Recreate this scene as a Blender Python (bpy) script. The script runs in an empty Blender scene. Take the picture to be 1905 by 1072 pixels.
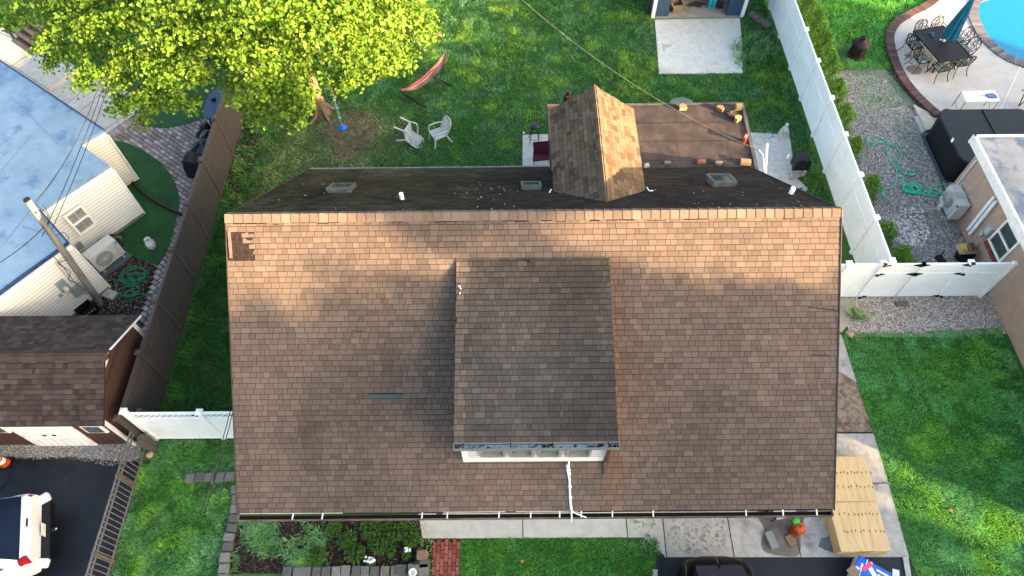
import bpy, bmesh, math, random
import numpy as np
from mathutils import Vector, Matrix
random.seed(7); np.random.seed(7)
rng = np.random.default_rng(11)
D = bpy.data; S = bpy.context.scene; COL = S.collection
PI = math.pi
# ------------------------------------------------------------------ camera
CW, CH = 1905.0, 1072.0
PIT, ROL, YAW, FOC, CAMH = 0.5711858, -0.01525752, 0.00716742, 1275.97, 18.3
def cam_axes():
    cp, sp = math.cos(PIT), math.sin(PIT)
    r = Vector((1, 0, 0)); f = Vector((0, sp, -cp)); u = Vector((0, cp, sp))
    cr, sr = math.cos(ROL), math.sin(ROL)
    r, u = cr*r + sr*u, -sr*r + cr*u
    Z = Matrix.Rotation(YAW, 3, 'Z')
    return Z @ r, Z @ u, Z @ f
CR, CU, CF = cam_axes()
CAM = Vector((0, 0, CAMH))
cd = D.cameras.new('camera'); cam = D.objects.new('camera', cd); COL.objects.link(cam); S.camera = cam
cam.matrix_world = Matrix(((CR.x, CU.x, -CF.x, 0), (CR.y, CU.y, -CF.y, 0), (CR.z, CU.z, -CF.z, CAMH), (0, 0, 0, 1)))
cd.sensor_width = 36; cd.lens = FOC/CW*36; cd.clip_start = .1; cd.clip_end = 600
# ------------------------------------------------------------------ light
SUN_AZ, SUN_EL = math.radians(28), math.radians(13.2)     # measured from +X towards -Y
W = D.worlds.new('World'); S.world = W; W.use_nodes = True
nt = W.node_tree; bg = nt.nodes['Background']
sky = nt.nodes.new('ShaderNodeTexSky'); sky.sky_type = 'NISHITA'; sky.sun_disc = False
sky.sun_elevation = SUN_EL; sky.sun_rotation = math.radians(90) + SUN_AZ
sky.air_density = 1.0; sky.dust_density = 5.0; sky.ozone_density = .5
nt.links.new(sky.outputs[0], bg.inputs[0]); bg.inputs[1].default_value = .12
sl = D.lights.new('sun', 'SUN'); so = D.objects.new('sun', sl); COL.objects.link(so)
sl.energy = 5.0; sl.angle = math.radians(.6); sl.color = (1, .67, .37)
sund = Vector((math.cos(SUN_EL)*math.cos(SUN_AZ), -math.cos(SUN_EL)*math.sin(SUN_AZ), math.sin(SUN_EL)))
so.rotation_euler = sund.to_track_quat('Z', 'Y').to_euler(); so.location = sund*60
S.view_settings.view_transform = 'Standard'; S.view_settings.look = 'None'
S.view_settings.exposure = 2.9; S.view_settings.gamma = 1; S.render.film_transparent = False
S.render.engine = 'CYCLES'
S.cycles.max_bounces = 6; S.cycles.transparent_max_bounces = 6
# ------------------------------------------------------------------ projection helpers (survey of the photo on known planes)
def ray(px, py): return CF*FOC + CR*(px-CW/2) - CU*(py-CH/2)
def P(px, py, z=0.0):
    v = ray(px, py); return CAM + v*((z-CAMH)/v.z)
def onpl(px, py, p0, n):
    v = ray(px, py); n = Vector(n); return CAM + v*((Vector(p0)-CAM).dot(n)/v.dot(n))
# ------------------------------------------------------------------ materials
MATS = {}
def nodes(name):
    m = D.materials.new(name); m.use_nodes = True; n = m.node_tree
    return m, n, n.nodes['Principled BSDF']
def rgb(c): return (c[0], c[1], c[2], 1)
def M(name, c, c2=None, scale=4, rough=.8, bump=0, bscale=60, metal=0, c3=None, s3=1.2, spec=.3, t=(.4, .6), t3=(.45, .65), stretch=None, coat=0):
    if name in MATS: return MATS[name]
    m, n, b = nodes(name); L = n.links.new
    b.inputs['Roughness'].default_value = rough; b.inputs['Metallic'].default_value = metal
    b.inputs['Specular IOR Level'].default_value = spec
    if coat: b.inputs['Coat Weight'].default_value = coat; b.inputs['Coat Roughness'].default_value = .03
    b.inputs['Base Color'].default_value = rgb(c)
    tc = n.nodes.new('ShaderNodeTexCoord'); vec = tc.outputs['Object']
    if stretch:
        mp = n.nodes.new('ShaderNodeMapping'); mp.inputs['Scale'].default_value = stretch; L(vec, mp.inputs[0]); vec = mp.outputs[0]
    col = None
    def layer(prev, cc, sc, tt, seed):
        nz = n.nodes.new('ShaderNodeTexNoise'); nz.noise_dimensions = '4D'; nz.inputs['W'].default_value = seed
        nz.inputs['Scale'].default_value = sc; nz.inputs['Detail'].default_value = 8; nz.inputs['Roughness'].default_value = .65
        L(vec, nz.inputs['Vector'])
        mr = n.nodes.new('ShaderNodeMapRange'); mr.inputs[1].default_value = tt[0]; mr.inputs[2].default_value = tt[1]; L(nz.outputs[0], mr.inputs[0])
        mx = n.nodes.new('ShaderNodeMix'); mx.data_type = 'RGBA'
        if prev is None: mx.inputs[6].default_value = rgb(c)
        else: L(prev, mx.inputs[6])
        mx.inputs[7].default_value = rgb(cc); L(mr.outputs[0], mx.inputs[0]); return mx.outputs[2]
    if c2: col = layer(None, c2, scale, t, 1.3)
    if c3: col = layer(col, c3, s3, t3, 7.7)
    if col: L(col, b.inputs['Base Color'])
    if bump:
        nz = n.nodes.new('ShaderNodeTexNoise'); nz.inputs['Scale'].default_value = bscale; nz.inputs['Detail'].default_value = 4; L(vec, nz.inputs['Vector'])
        bp = n.nodes.new('ShaderNodeBump'); bp.inputs['Strength'].default_value = bump; bp.inputs['Distance'].default_value = .02
        L(nz.outputs[0], bp.inputs['Height']); L(bp.outputs[0], b.inputs['Normal'])
    MATS[name] = m; return m
def MT(name, rough=.85, bump=.3, bscale=80, amp=.25, nscale=35, transl=0, stain=None, spec=.25):
    """material whose own colour is the per-face colour 'tint' with a fine grain"""
    if name in MATS: return MATS[name]
    m, n, b = nodes(name); L = n.links.new
    b.inputs['Roughness'].default_value = rough; b.inputs['Specular IOR Level'].default_value = spec
    at = n.nodes.new('ShaderNodeAttribute'); at.attribute_name = 'tint'; col = at.outputs['Color']
    tc = n.nodes.new('ShaderNodeTexCoord')
    if amp:
        nz = n.nodes.new('ShaderNodeTexNoise'); nz.inputs['Scale'].default_value = nscale; nz.inputs['Detail'].default_value = 5; L(tc.outputs['Object'], nz.inputs['Vector'])
        mr = n.nodes.new('ShaderNodeMapRange'); mr.inputs[1].default_value = .3; mr.inputs[2].default_value = .7
        mr.inputs[3].default_value = 1-amp; mr.inputs[4].default_value = 1+amp; L(nz.outputs[0], mr.inputs[0])
        mx = n.nodes.new('ShaderNodeVectorMath'); mx.operation = 'SCALE'; L(col, mx.inputs[0]); L(mr.outputs[0], mx.inputs['Scale']); col = mx.outputs[0]
    L(col, b.inputs['Base Color'])
    if bump:
        nz = n.nodes.new('ShaderNodeTexNoise'); nz.inputs['Scale'].default_value = bscale; L(tc.outputs['Object'], nz.inputs['Vector'])
        bp = n.nodes.new('ShaderNodeBump'); bp.inputs['Strength'].default_value = bump; bp.inputs['Distance'].default_value = .01
        L(nz.outputs[0], bp.inputs['Height']); L(bp.outputs[0], b.inputs['Normal'])
    if transl:
        tr = n.nodes.new('ShaderNodeBsdfTranslucent'); L(col, tr.inputs[0])
        ms = n.nodes.new('ShaderNodeMixShader'); ms.inputs[0].default_value = transl
        L(b.outputs[0], ms.inputs[1]); L(tr.outputs[0], ms.inputs[2]); L(ms.outputs[0], n.nodes['Material Output'].inputs[0])
    MATS[name] = m; return m
def siding(name, c, pitch=.11, axis='Z', dark=.72, rough=.5):
    m, n, b = nodes(name); L = n.links.new
    b.inputs['Roughness'].default_value = rough; b.inputs['Specular IOR Level'].default_value = .3
    tc = n.nodes.new('ShaderNodeTexCoord'); sp = n.nodes.new('ShaderNodeSeparateXYZ'); L(tc.outputs['Object'], sp.inputs[0])
    dv = n.nodes.new('ShaderNodeMath'); dv.operation = 'DIVIDE'; dv.inputs[1].default_value = pitch; L(sp.outputs[axis], dv.inputs[0])
    fr = n.nodes.new('ShaderNodeMath'); fr.operation = 'FRACT'; L(dv.outputs[0], fr.inputs[0])
    bp = n.nodes.new('ShaderNodeBump'); bp.inputs['Strength'].default_value = 1; bp.inputs['Distance'].default_value = .03; bp.invert = True
    L(fr.outputs[0], bp.inputs['Height']); L(bp.outputs[0], b.inputs['Normal'])
    nz = n.nodes.new('ShaderNodeTexNoise'); nz.inputs['Scale'].default_value = 3; nz.inputs['Detail'].default_value = 6; L(tc.outputs['Object'], nz.inputs['Vector'])
    mx = n.nodes.new('ShaderNodeMix'); mx.data_type = 'RGBA'; mx.inputs[6].default_value = rgb(c); mx.inputs[7].default_value = rgb([q*.88 for q in c]); L(nz.outputs[0], mx.inputs[0])
    lt = n.nodes.new('ShaderNodeMath'); lt.operation = 'LESS_THAN'; lt.inputs[1].default_value = .2; L(fr.outputs[0], lt.inputs[0])
    m2 = n.nodes.new('ShaderNodeMix'); m2.data_type = 'RGBA'; L(lt.outputs[0], m2.inputs[0]); L(mx.outputs[2], m2.inputs[6]); m2.inputs[7].default_value = rgb([q*dark for q in c])
    L(m2.outputs[2], b.inputs['Base Color']); MATS[name] = m; return m
white = M('white_vinyl', (.85, .88, .90), (.78, .81, .83), 2.5, .45, c3=(.66, .68, .66), s3=1.1, t3=(.6, .8))
white_trim = M('white_trim', (.8, .8, .79), (.68, .68, .67), 5, .5)
dark_metal = M('dark_metal', (.006, .006, .007), None, rough=.45, metal=.2)
black_plastic = M('black_plastic', (.005, .005, .006), (.008, .008, .009), 20, .5)
conc = M('concrete', (.44, .44, .42), (.35, .355, .335), 6, .9, .25, 90, c3=(.27, .27, .255), s3=2.2, t3=(.58, .75))
conc_old = M('weathered_concrete', (.36, .36, .345), (.29, .28, .265), 7, .9, .3, 90, c3=(.20, .20, .19), s3=3.5, t3=(.56, .68))
shM = MT('asphalt_shingle', .95, .5, 300, .16, 60, spec=.1)
leafM = MT('leaf', .6, 0, amp=0, transl=.45)
grassM = MT('grass_blade', .8, 0, amp=0, transl=.35, spec=.1)
stoneM = MT('stone', .9, .5, 60, .25, 25)
plainT = MT('tinted', .7, 0, amp=.1)
glass = M('window_glass', (.05, .07, .08), (.10, .13, .14), 2, .06, spec=.8)
# ------------------------------------------------------------------ mesh helpers
ORG = {}
EACH = {'rake_trim', 'corner_trim', 'roof_edge', 'gutter_bracket', 'adhesive_strip', 'flashing', 'foot', 'cone_body', 'reflective_band', 'brace', 'fascia', 'wire_loop', 'service_drop', 'roof_seam', 'rail', 'foundation', 'flap', 'rear_fascia'}
def tag(o, label, cat, group=None, kind=None):
    if label: o['label'] = label
    if cat: o['category'] = cat
    if group: o['group'] = group
    if kind: o['kind'] = kind
    return o
def thing(name, label, cat, loc=(0, 0, 0), rz=0, group=None):
    o = D.objects.new(name, None); COL.objects.link(o); o.location = loc; o.rotation_euler = (0, 0, rz)
    o.empty_display_size = .2; tag(o, label, cat, group); ORG[o.name] = Vector(loc); return o
class MB:
    def __init__(s): s.v = []; s.f = []; s.m = []; s.t = []; s.sm = []; s.mi = 0; s.tc = (1, 1, 1); s.smooth = False
    def add(s, vs, fs, M4=None):
        b = len(s.v)
        for v in vs: s.v.append(tuple(M4 @ Vector(v)) if M4 is not None else tuple(v))
        for f in fs: s.f.append([i+b for i in f]); s.m.append(s.mi); s.t.append(s.tc); s.sm.append(s.smooth)
        return s
    def box(s, c, d, rz=0, R=None, taper=1):
        x, y, z = d[0]/2, d[1]/2, d[2]/2; k = taper
        vs = [(-x, -y, -z), (x, -y, -z), (x, y, -z), (-x, y, -z), (-x*k, -y*k, z), (x*k, -y*k, z), (x*k, y*k, z), (-x*k, y*k, z)]
        m = Matrix.Translation(c) @ (R.to_4x4() if R is not None else Matrix.Rotation(rz, 4, 'Z'))
        return s.add(vs, [(0, 3, 2, 1), (4, 5, 6, 7), (0, 1, 5, 4), (1, 2, 6, 5), (2, 3, 7, 6), (3, 0, 4, 7)], m)
    def bar(s, a, b, w, h=None):
        a = Vector(a); b = Vector(b); d = b-a; L = d.length
        if L < 1e-6: return s
        q = d.to_track_quat('Y', 'Z').to_matrix()
        return s.box((a+b)/2, (w, L, h or w), R=q)
    def prism(s, poly, z0, z1):
        n = len(poly); a = sum(poly[i][0]*poly[(i+1) % n][1]-poly[(i+1) % n][0]*poly[i][1] for i in range(n))
        if a < 0: poly = poly[::-1]
        vs = [(p[0], p[1], z0) for p in poly]+[(p[0], p[1], z1) for p in poly]
        return s.add(vs, [tuple(range(n))[::-1], tuple(range(n, 2*n))]+[(i, (i+1) % n, n+(i+1) % n, n+i) for i in range(n)])
    def tube(s, pts, r, n=8, cap=True):
        pts = [Vector(p) for p in pts]; N = len(pts)
        rs = r if isinstance(r, (list, tuple)) else [r]*N
        vs = []; up = Vector((0, 0, 1)); prev = None
        for i, p in enumerate(pts):
            t = (pts[min(i+1, N-1)]-pts[max(i-1, 0)])
            if t.length < 1e-9: t = Vector((0, 0, 1))
            t.normalize()
            if prev is None:
                x = t.cross(up)
                if x.length < 1e-3: x = t.cross(Vector((0, 1, 0)))
            else:
                x = prev - t*prev.dot(t)
                if x.length < 1e-3: x = t.cross(up)
            x.normalize(); y = t.cross(x); prev = x
            for k in range(n): a = 2*PI*k/n; vs.append(p+x*math.cos(a)*rs[i]+y*math.sin(a)*rs[i])
        fs = []
        for i in range(N-1):
            for k in range(n): k2 = (k+1) % n; fs.append((i*n+k, i*n+k2, (i+1)*n+k2, (i+1)*n+k))
        o = s.smooth; s.smooth = True; b = s.add(vs, fs); s.smooth = o
        if cap: s.add(vs[:n], [tuple(range(n))[::-1]]); s.add(vs[-n:], [tuple(range(n))])
        return s
    def lathe(s, prof, c=(0, 0, 0), n=20, R=None, wob=None):
        vs = []; c = Vector(c)
        for r, z in prof:
            for k in range(n):
                a = 2*PI*k/n; rr = r*(wob(k, z) if wob else 1); v = Vector((rr*math.cos(a), rr*math.sin(a), z))
                if R is not None: v = R @ v
                vs.append(v+c)
        fs = []
        for i in range(len(prof)-1):
            for k in range(n): k2 = (k+1) % n; fs.append((i*n+k, i*n+k2, (i+1)*n+k2, (i+1)*n+k))
        o = s.smooth; s.smooth = True; s.add(vs, fs); s.smooth = o
        return s
    def islands(s):
        par = list(range(len(s.v)))
        def fd(a):
            while par[a] != a: par[a] = par[par[a]]; a = par[a]
            return a
        for f in s.f:
            for i in f[1:]: par[fd(i)] = fd(f[0])
        gr = {}
        for k, f in enumerate(s.f): gr.setdefault(fd(f[0]), []).append(k)
        out = []
        for ks in gr.values():
            m = MB(); mp = {}
            for k in ks:
                for i in s.f[k]:
                    if i not in mp: mp[i] = len(m.v); m.v.append(s.v[i])
                m.f.append([mp[i] for i in s.f[k]]); m.m.append(s.m[k]); m.t.append(s.t[k]); m.sm.append(s.sm[k])
            out.append(m)
        return out
    def build(s, name, mats, parent=None, local=False, bevel=0):
        if name in EACH:
            isl = s.islands()
            if len(isl) > 1: return [q.build1(name, mats, parent, local, bevel) for q in isl][0]
        return s.build1(name, mats, parent, local, bevel)
    def build1(s, name, mats, parent=None, local=False, bevel=0):
        me = D.meshes.new(name); off = Vector((0, 0, 0))
        if parent is not None and not local:
            off = ORG.get(parent.name, off)
        vs = [(v[0]-off.x, v[1]-off.y, v[2]-off.z) for v in s.v]
        me.from_pydata(vs, [], s.f); me.update()
        if not isinstance(mats, (list, tuple)): mats = [mats]
        for m in mats: me.materials.append(m)
        me.polygons.foreach_set('material_index', s.m); me.polygons.foreach_set('use_smooth', s.sm)
        if any(t != (1, 1, 1) for t in s.t):
            at = me.attributes.new('tint', 'FLOAT_COLOR', 'FACE')
            at.data.foreach_set('color', np.array([[*t, 1] for t in s.t], dtype=np.float32).ravel())
        o = D.objects.new(name, me); COL.objects.link(o)
        if parent is not None: o.parent = parent; ORG[o.name] = ORG.get(parent.name, Vector((0, 0, 0)))
        else: ORG[o.name] = Vector((0, 0, 0))
        if bevel:
            md = o.modifiers.new('bevel', 'BEVEL'); md.width = bevel; md.segments = 2; md.limit_method = 'ANGLE'
        return o
def struct(name, mb, mat): return tag(mb.build(name, mat), None, None, kind='structure')
def clone(o, parent=None):
    c = o.copy(); COL.objects.link(c); c.parent = parent
    for ch in list(o.children): clone(ch, c)
    return c
def cr(pts, n=8, closed=False):
    pts = [Vector(p) for p in pts]; N = len(pts); out = []
    for i in range(N if closed else N-1):
        g = lambda k: pts[k % N] if closed else pts[max(0, min(N-1, k))]
        p0, p1, p2, p3 = g(i-1), g(i), g(i+1), g(i+2)
        for k in range(n):
            t = k/n; out.append(.5*((2*p1)+(p2-p0)*t+(2*p0-5*p1+4*p2-p3)*t*t+(3*p1-p0-3*p2+p3)*t**3))
    if not closed: out.append(pts[-1])
    return out
def npmesh(name, V, F, tint, mat, parent=None, smooth=False, nper=3):
    """V (n,3), F (m,nper), tint (m,3)"""
    me = D.meshes.new(name); nv, nf = len(V), len(F)
    off = ORG.get(parent.name, Vector((0, 0, 0))) if parent is not None else Vector((0, 0, 0))
    V = V-np.array(off)
    me.vertices.add(nv); me.vertices.foreach_set('co', V.astype(np.float32).ravel())
    me.loops.add(nf*nper); me.loops.foreach_set('vertex_index', F.astype(np.int32).ravel())
    me.polygons.add(nf); me.polygons.foreach_set('loop_start', np.arange(0, nf*nper, nper, dtype=np.int32))
    me.update(calc_edges=True)
    if tint is not None:
        at = me.attributes.new('tint', 'FLOAT_COLOR', 'FACE')
        at.data.foreach_set('color', np.c_[tint, np.ones(nf)].astype(np.float32).ravel())
    me.materials.append(mat); o = D.objects.new(name, me); COL.objects.link(o)
    if parent is not None: o.parent = parent
    return o
_ng = rng.random((64, 64, 4))
def noise2(x, y, sc, k=0):
    x = np.asarray(x)*sc+13.7*k; y = np.asarray(y)*sc+5.1*k; xi = np.floor(x).astype(int); yi = np.floor(y).astype(int); fx = x-xi; fy = y-yi
    fx = fx*fx*(3-2*fx); fy = fy*fy*(3-2*fy); g = _ng[:, :, k % 4]
    return (g[xi % 64, yi % 64]*(1-fx)*(1-fy)+g[(xi+1) % 64, yi % 64]*fx*(1-fy)+g[xi % 64, (yi+1) % 64]*(1-fx)*fy+g[(xi+1) % 64, (yi+1) % 64]*fx*fy)
def inpoly(x, y, poly):
    c = np.zeros(len(x), bool); n = len(poly)
    for i in range(n):
        x0, y0 = poly[i][0], poly[i][1]; x1, y1 = poly[(i+1) % n][0], poly[(i+1) % n][1]
        if y0 == y1: continue
        k = ((y0 > y) != (y1 > y)) & (x < (x1-x0)*(y-y0)/(y1-y0)+x0); c ^= k
    return c
def sample(poly, dens, excl=(), mask=None):
    xs = [p[0] for p in poly]; ys = [p[1] for p in poly]; A = (max(xs)-min(xs))*(max(ys)-min(ys)); n = int(A*dens)
    x = rng.uniform(min(xs), max(xs), n); y = rng.uniform(min(ys), max(ys), n); k = inpoly(x, y, poly)
    for e in excl: k &= ~inpoly(x, y, e)
    x = x[k]; y = y[k]
    if mask is not None: q = rng.random(len(x)) < mask(x, y); x = x[q]; y = y[q]
    return x, y
GREENS = np.array([(.030, .095, .010), (.034, .105, .030), (.060, .130, .008)])
GB = 3.35
def grass(name, poly, dens, h=.07, excl=(), mask=None, z=.0, w=.016, cols=None, lean=1.2, hmask=None, nsc=.9, bright=1.0):
    x, y = sample(poly, dens, excl, mask); n = len(x); cols = GREENS if cols is None else np.array(cols)
    a = rng.uniform(0, 2*PI, n); hh = h*rng.uniform(.5, 1.3, n)*(.8+.4*noise2(x, y, 17, 1))
    if hmask is not None: hh *= hmask(x, y)
    # clumped direction
    a = a*.6+noise2(x, y, 3, 2)*6*.9
    ln = lean*hh*rng.uniform(.3, 1.2, n); dx, dy = np.cos(a), np.sin(a); ww = w*rng.uniform(.7, 1.4, n)
    px, py = -dy*ww, dx*ww
    V = np.empty((n, 3, 3)); V[:, 0] = np.c_[x-px, y-py, np.full(n, z)]; V[:, 1] = np.c_[x+px, y+py, np.full(n, z)]
    V[:, 2] = np.c_[x+dx*ln, y+dy*ln, z+hh]
    n1 = np.clip((noise2(x, y, nsc, 1)*.6+noise2(x, y, nsc*3.1, 0)*.4-.25)*2, 0, 1)[:, None]; n2 = np.clip((noise2(x, y, nsc*1.7, 3)-.55)*3, 0, 1)[:, None]
    c = cols[0]*(1-n1)+cols[1]*n1; c = c*(1-n2)+cols[2]*n2
    c = c*(rng.uniform(.5, 1.55, n)*(.78+.44*noise2(x, y, 19, 0)))[:, None]*bright*GB; c = (c*.88+c.mean(1, keepdims=True)*.12)*1.06
    o = npmesh(name, V.reshape(-1, 3), np.arange(n*3).reshape(-1, 3), c, grassM)
    return tag(o, None, None, kind='stuff')
def leaves(C, N, size, tint, name, parent, mat=leafM, aspect=.8, fold=.25):
    """C centres (n,3), N facing (n,3); one five-pointed leaf each (two quads folded on the midrib)"""
    n = len(C); N = N/np.linalg.norm(N, axis=1, keepdims=True)
    r = rng.normal(size=(n, 3)); U = np.cross(N, r); U /= np.linalg.norm(U, axis=1, keepdims=True); Wv = np.cross(N, U)
    s = (size*rng.uniform(.6, 1.3, n))[:, None]
    V = np.empty((n, 6, 3)); V[:, 0] = C-U*s*.5; V[:, 1] = C-U*s*.1+Wv*s*aspect*.5+N*s*fold; V[:, 2] = C+U*s*.32+Wv*s*aspect*.33+N*s*fold*.6
    V[:, 3] = C+U*s*.6; V[:, 4] = C+U*s*.32-Wv*s*aspect*.33+N*s*fold*.6; V[:, 5] = C-U*s*.1-Wv*s*aspect*.5+N*s*fold
    b = np.arange(n)[:, None]*6; F = np.concatenate([b+np.array([0, 3, 2, 1]), b+np.array([0, 5, 4, 3])], 1).reshape(-1, 4)
    return npmesh(name, V.reshape(-1, 3), F, np.repeat(tint, 2, 0), mat, parent, nper=4)
def pebbles(name, poly, dens, smin, smax, cols, excl=(), z=0, mask=None, parent=None):
    x, y = sample(poly, dens, excl, mask); n = len(x); s = rng.uniform(smin, smax, n)
    base = np.array([(1, 0, 0), (0, 1, 0), (-1, 0, 0), (0, -1, 0), (0, 0, .7), (0, 0, -.3)], float)
    V = base[None]*s[:, None, None]; V[:, :, 0] *= rng.uniform(.7, 1.3, n)[:, None]; V[:, :4, :2] += rng.normal(0, .15, (n, 4, 2))*s[:, None, None]
    a = rng.uniform(0, 2*PI, n); ca, sa = np.cos(a)[:, None], np.sin(a)[:, None]; X = V[:, :, 0]*ca-V[:, :, 1]*sa; Y = V[:, :, 0]*sa+V[:, :, 1]*ca
    V[:, :, 0] = X+x[:, None]; V[:, :, 1] = Y+y[:, None]; V[:, :, 2] += z+s[:, None]*.2
    F = np.array([(0, 1, 4), (1, 2, 4), (2, 3, 4), (3, 0, 4)]); F = (np.arange(n)[:, None, None]*6+F).reshape(-1, 3)
    cols = np.array(cols); c = cols[rng.integers(0, len(cols), n)]*rng.uniform(.7, 1.25, n)[:, None]
    return npmesh(name, V.reshape(-1, 3), F, np.repeat(c, 4, 0), stoneM, parent)
def tiles(poly, ang, lx, ly, gap, z0, z1, cols, jit=.006, joint=True):
    mb = MB(); ca, sa = math.cos(ang), math.sin(ang); cx = sum(p[0] for p in poly)/len(poly); cy = sum(p[1] for p in poly)/len(poly)
    R = max(math.hypot(p[0]-cx, p[1]-cy) for p in poly)+lx; ny = int(R/ly)+1; nx = int(R/lx)+1; pts = []
    for j in range(-ny, ny+1):
        for i in range(-nx, nx+1):
            u = (i+(.5 if j % 2 else 0))*lx; v = j*ly; pts.append((cx+u*ca-v*sa, cy+u*sa+v*ca))
    a = np.array(pts); k = inpoly(a[:, 0], a[:, 1], poly)
    for (x, y), q in zip(pts, k):
        if not q: continue
        c = random.choice(cols); t = random.uniform(.8, 1.2); mb.tc = tuple(w*t for w in c)
        mb.box((x, y, (z0+z1)/2+random.uniform(-jit, jit)/2), (lx-gap, ly-gap, z1-z0), ang+random.uniform(-.02, .02), taper=.93)
    return mb
def slab(name, poly, z1, mat, z0=-.2, kind=True):
    o = MB().prism([(p[0], p[1]) for p in poly], z0, z1).build(name, mat)
    if kind: o['kind'] = 'structure'
    return o
def PP(lst, z=0): return [P(x, y, z) for x, y in lst]
# ================================================================== SETTING
FX_L, FX_R = -10.2, 11.0
soil = M('soil', (.045, .032, .022), (.075, .058, .038), 3, 1, .6, 40, c3=(.02, .05, .012), s3=.8, t3=(.4, .55))
g = MB(); g.add([(-150, -120, -.02), (150, -120, -.02), (150, 160, -.02), (-150, 160, -.02)], [(0, 1, 2, 3)])
struct('ground', g, M('lawn_soil', (.035, .11, .02), (.05, .13, .03), 1.5, 1, .5, 60, c3=(.045, .045, .02), s3=.5, t3=(.6, .75)))
mulchM = M('mulch', (.006, .0045, .004), (.018, .013, .010), 18, 1, 1, 60)
def flat(name, poly, z, mat): return slab(name, poly, z, mat, z0=-.05)
asph = M('sealed_asphalt', (.0055, .0075, .011), (.010, .013, .019), 2.2, .42, .25, 250, c3=(.03, .034, .04), s3=1.3, t3=(.6, .78), spec=.3)
# --- left side surfaces
drv = [P(-60, 850), P(60, 852), P(130, 850), P(215, 858), (-10.26, 6.2), (-10.24, -1.5), P(-160, 1160)]
flat('driveway', drv, .012, asph)
gravL = [P(-60, 826), P(262, 826), P(262, 850), P(236, 862), P(205, 868), P(120, 852), P(50, 856), P(-60, 846)]
flat('gravel_bed', gravL, .006, M('gravel_base', (.10, .095, .085), (.3, .29, .27), 30, 1, 1, 80))
beds = [P(437, 962), P(800, 962), P(800, 1062), P(425, 1068)]
flat('planting_bed', beds, .004, mulchM)
mulL = [P(240, 468), P(296, 497), P(262, 600), P(100, 600), P(90, 540), P(225, 432)]
flat('mulch_bed', mulL, .004, mulchM)
# --- paver patio with artificial turf beds
pvP = [P(192, 252), P(262, 204), P(412, 196), (-10.28, 19.9), (-10.28, 9.1), P(258, 600), P(297, 497), P(245, 470), P(160, 380)]
flat('paver_bedding', pvP, .004, M('joint_sand', (.03, .028, .027), None, rough=1))
pv = tiles(pvP, math.radians(-37), .235, .158, .022, -.02, .032, [(.26, .23, .22), (.30, .275, .265), (.21, .165, .155), (.23, .18, .17), (.33, .30, .285), (.19, .17, .17)])
struct('paver_patio', pv, stoneM)
turfM = M('artificial_turf', (.008, .065, .012), (.013, .09, .02), 8, .8, .8, 200, c3=(.006, .045, .008), s3=.7)
t1 = cr([P(250, 226), P(275, 237), P(315, 239), P(350, 231), P(385, 217), P(408, 195), P(425, 150), P(400, 90), P(250, 50), P(150, 100), P(170, 140), P(215, 178), P(262, 207)], 6, True)
flat('turf_lawn', t1, .045, turfM)
t2 = cr([P(198, 262), P(238, 268), P(280, 290), P(312, 318), P(330, 352), P(335, 380), P(325, 425), P(311, 470), P(294, 496)], 6)+[P(236, 470), P(226, 440), P(190, 440), P(120, 330)]
flat('turf_lawn', t2, .045, turfM)
cpat = [P(-80, 20), P(60, 95), P(150, 132), P(262, 206), P(194, 254), P(140, 330), P(-150, 300)]
slab('patio', cpat, .05, conc)
stepP = [P(-80, 10, .17), P(60, 80, .17), P(148, 128, .17), P(88, 166, .17), P(-60, 330, .17), P(-200, 200, .17)]
slab('patio', stepP, .2, conc)
sc = MB()     # soldier course along the patio edge
def course(mb, pts, w, l, z0, z1, cols, gap=.012, side=0):
    pts = [Vector((p[0], p[1], 0)) for p in pts]; acc = 0
    for a, b in zip(pts, pts[1:]):
        d = b-a; L = d.length; n = max(1, round(L/l)); t = d.normalized(); nrm = Vector((-t.y, t.x, 0))
        for i in range(n):
            c = a+t*(i+.5)*(L/n)+nrm*side*w/2; col = random.choice(cols); k = random.uniform(.8, 1.2); mb.tc = tuple(q*k for q in col)
            mb.box((c.x, c.y, (z0+z1)/2+random.uniform(-.003, .003)), (L/n-gap, w, z1-z0), math.atan2(t.y, t.x)+random.uniform(-.02, .02))
pc = [(.24, .21, .20), (.30, .27, .26), (.20, .16, .15)]
course(sc, [P(150, 129), P(268, 206), P(196, 257)], .26, .17, 0, .075, pc, side=1)
struct('paver_border', sc, stoneM)
# joint lines of the concrete patio
jl = MB()
for a, b in (((92, 168), (-30, 88)), ((150, 128), (92, 168)), ((140, 142), (245, 205)), ((245, 205), (190, 245)), ((165, 160), (110, 205)), ((188, 175), (140, 215)), ((60, 98), (18, 125))):
    z = .055 if a[0] > 130 else .205
    jl.bar(P(*a, z), P(*b, z), .018, .004)
struct('patio_joints', jl, M('joint_dark', (.10, .10, .09), None, rough=1))
# --- rear and front slabs of the main house
slab('shed_pad', PP([(1218, 38), (1376, 35), (1381, 90), (1381, 137), (1300, 138), (1226, 138)]), .03, M('pale_concrete', (.50, .51, .475), (.42, .43, .40), 5, .9, .25, 90, c3=(.45, .44, .41), s3=25, t3=(.68, .74)))
slab('rear_path', PP([(972, 252), (1040, 250), (1040, 340), (972, 340)]), .03, conc)
slab('rear_patio', PP([(1380, 247), (1468, 251), (1480, 330), (1500, 350), (1380, 360)]), .03, conc)
fw = PP([(770, 900), (1200, 900), (1200, 1000), (786, 1002)])
slab('front_path', fw, .03, M('pale_path', (.48, .495, .465), (.40, .415, .39), 3, .9, .25, 90, c3=(.42, .41, .39), s3=14, t3=(.66, .74)))
blot = M('stained_concrete', (.42, .415, .39), (.32, .32, .30), 5, .9, .3, 90, c3=(.13, .13, .13), s3=1.3, t3=(.55, .68))
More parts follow.
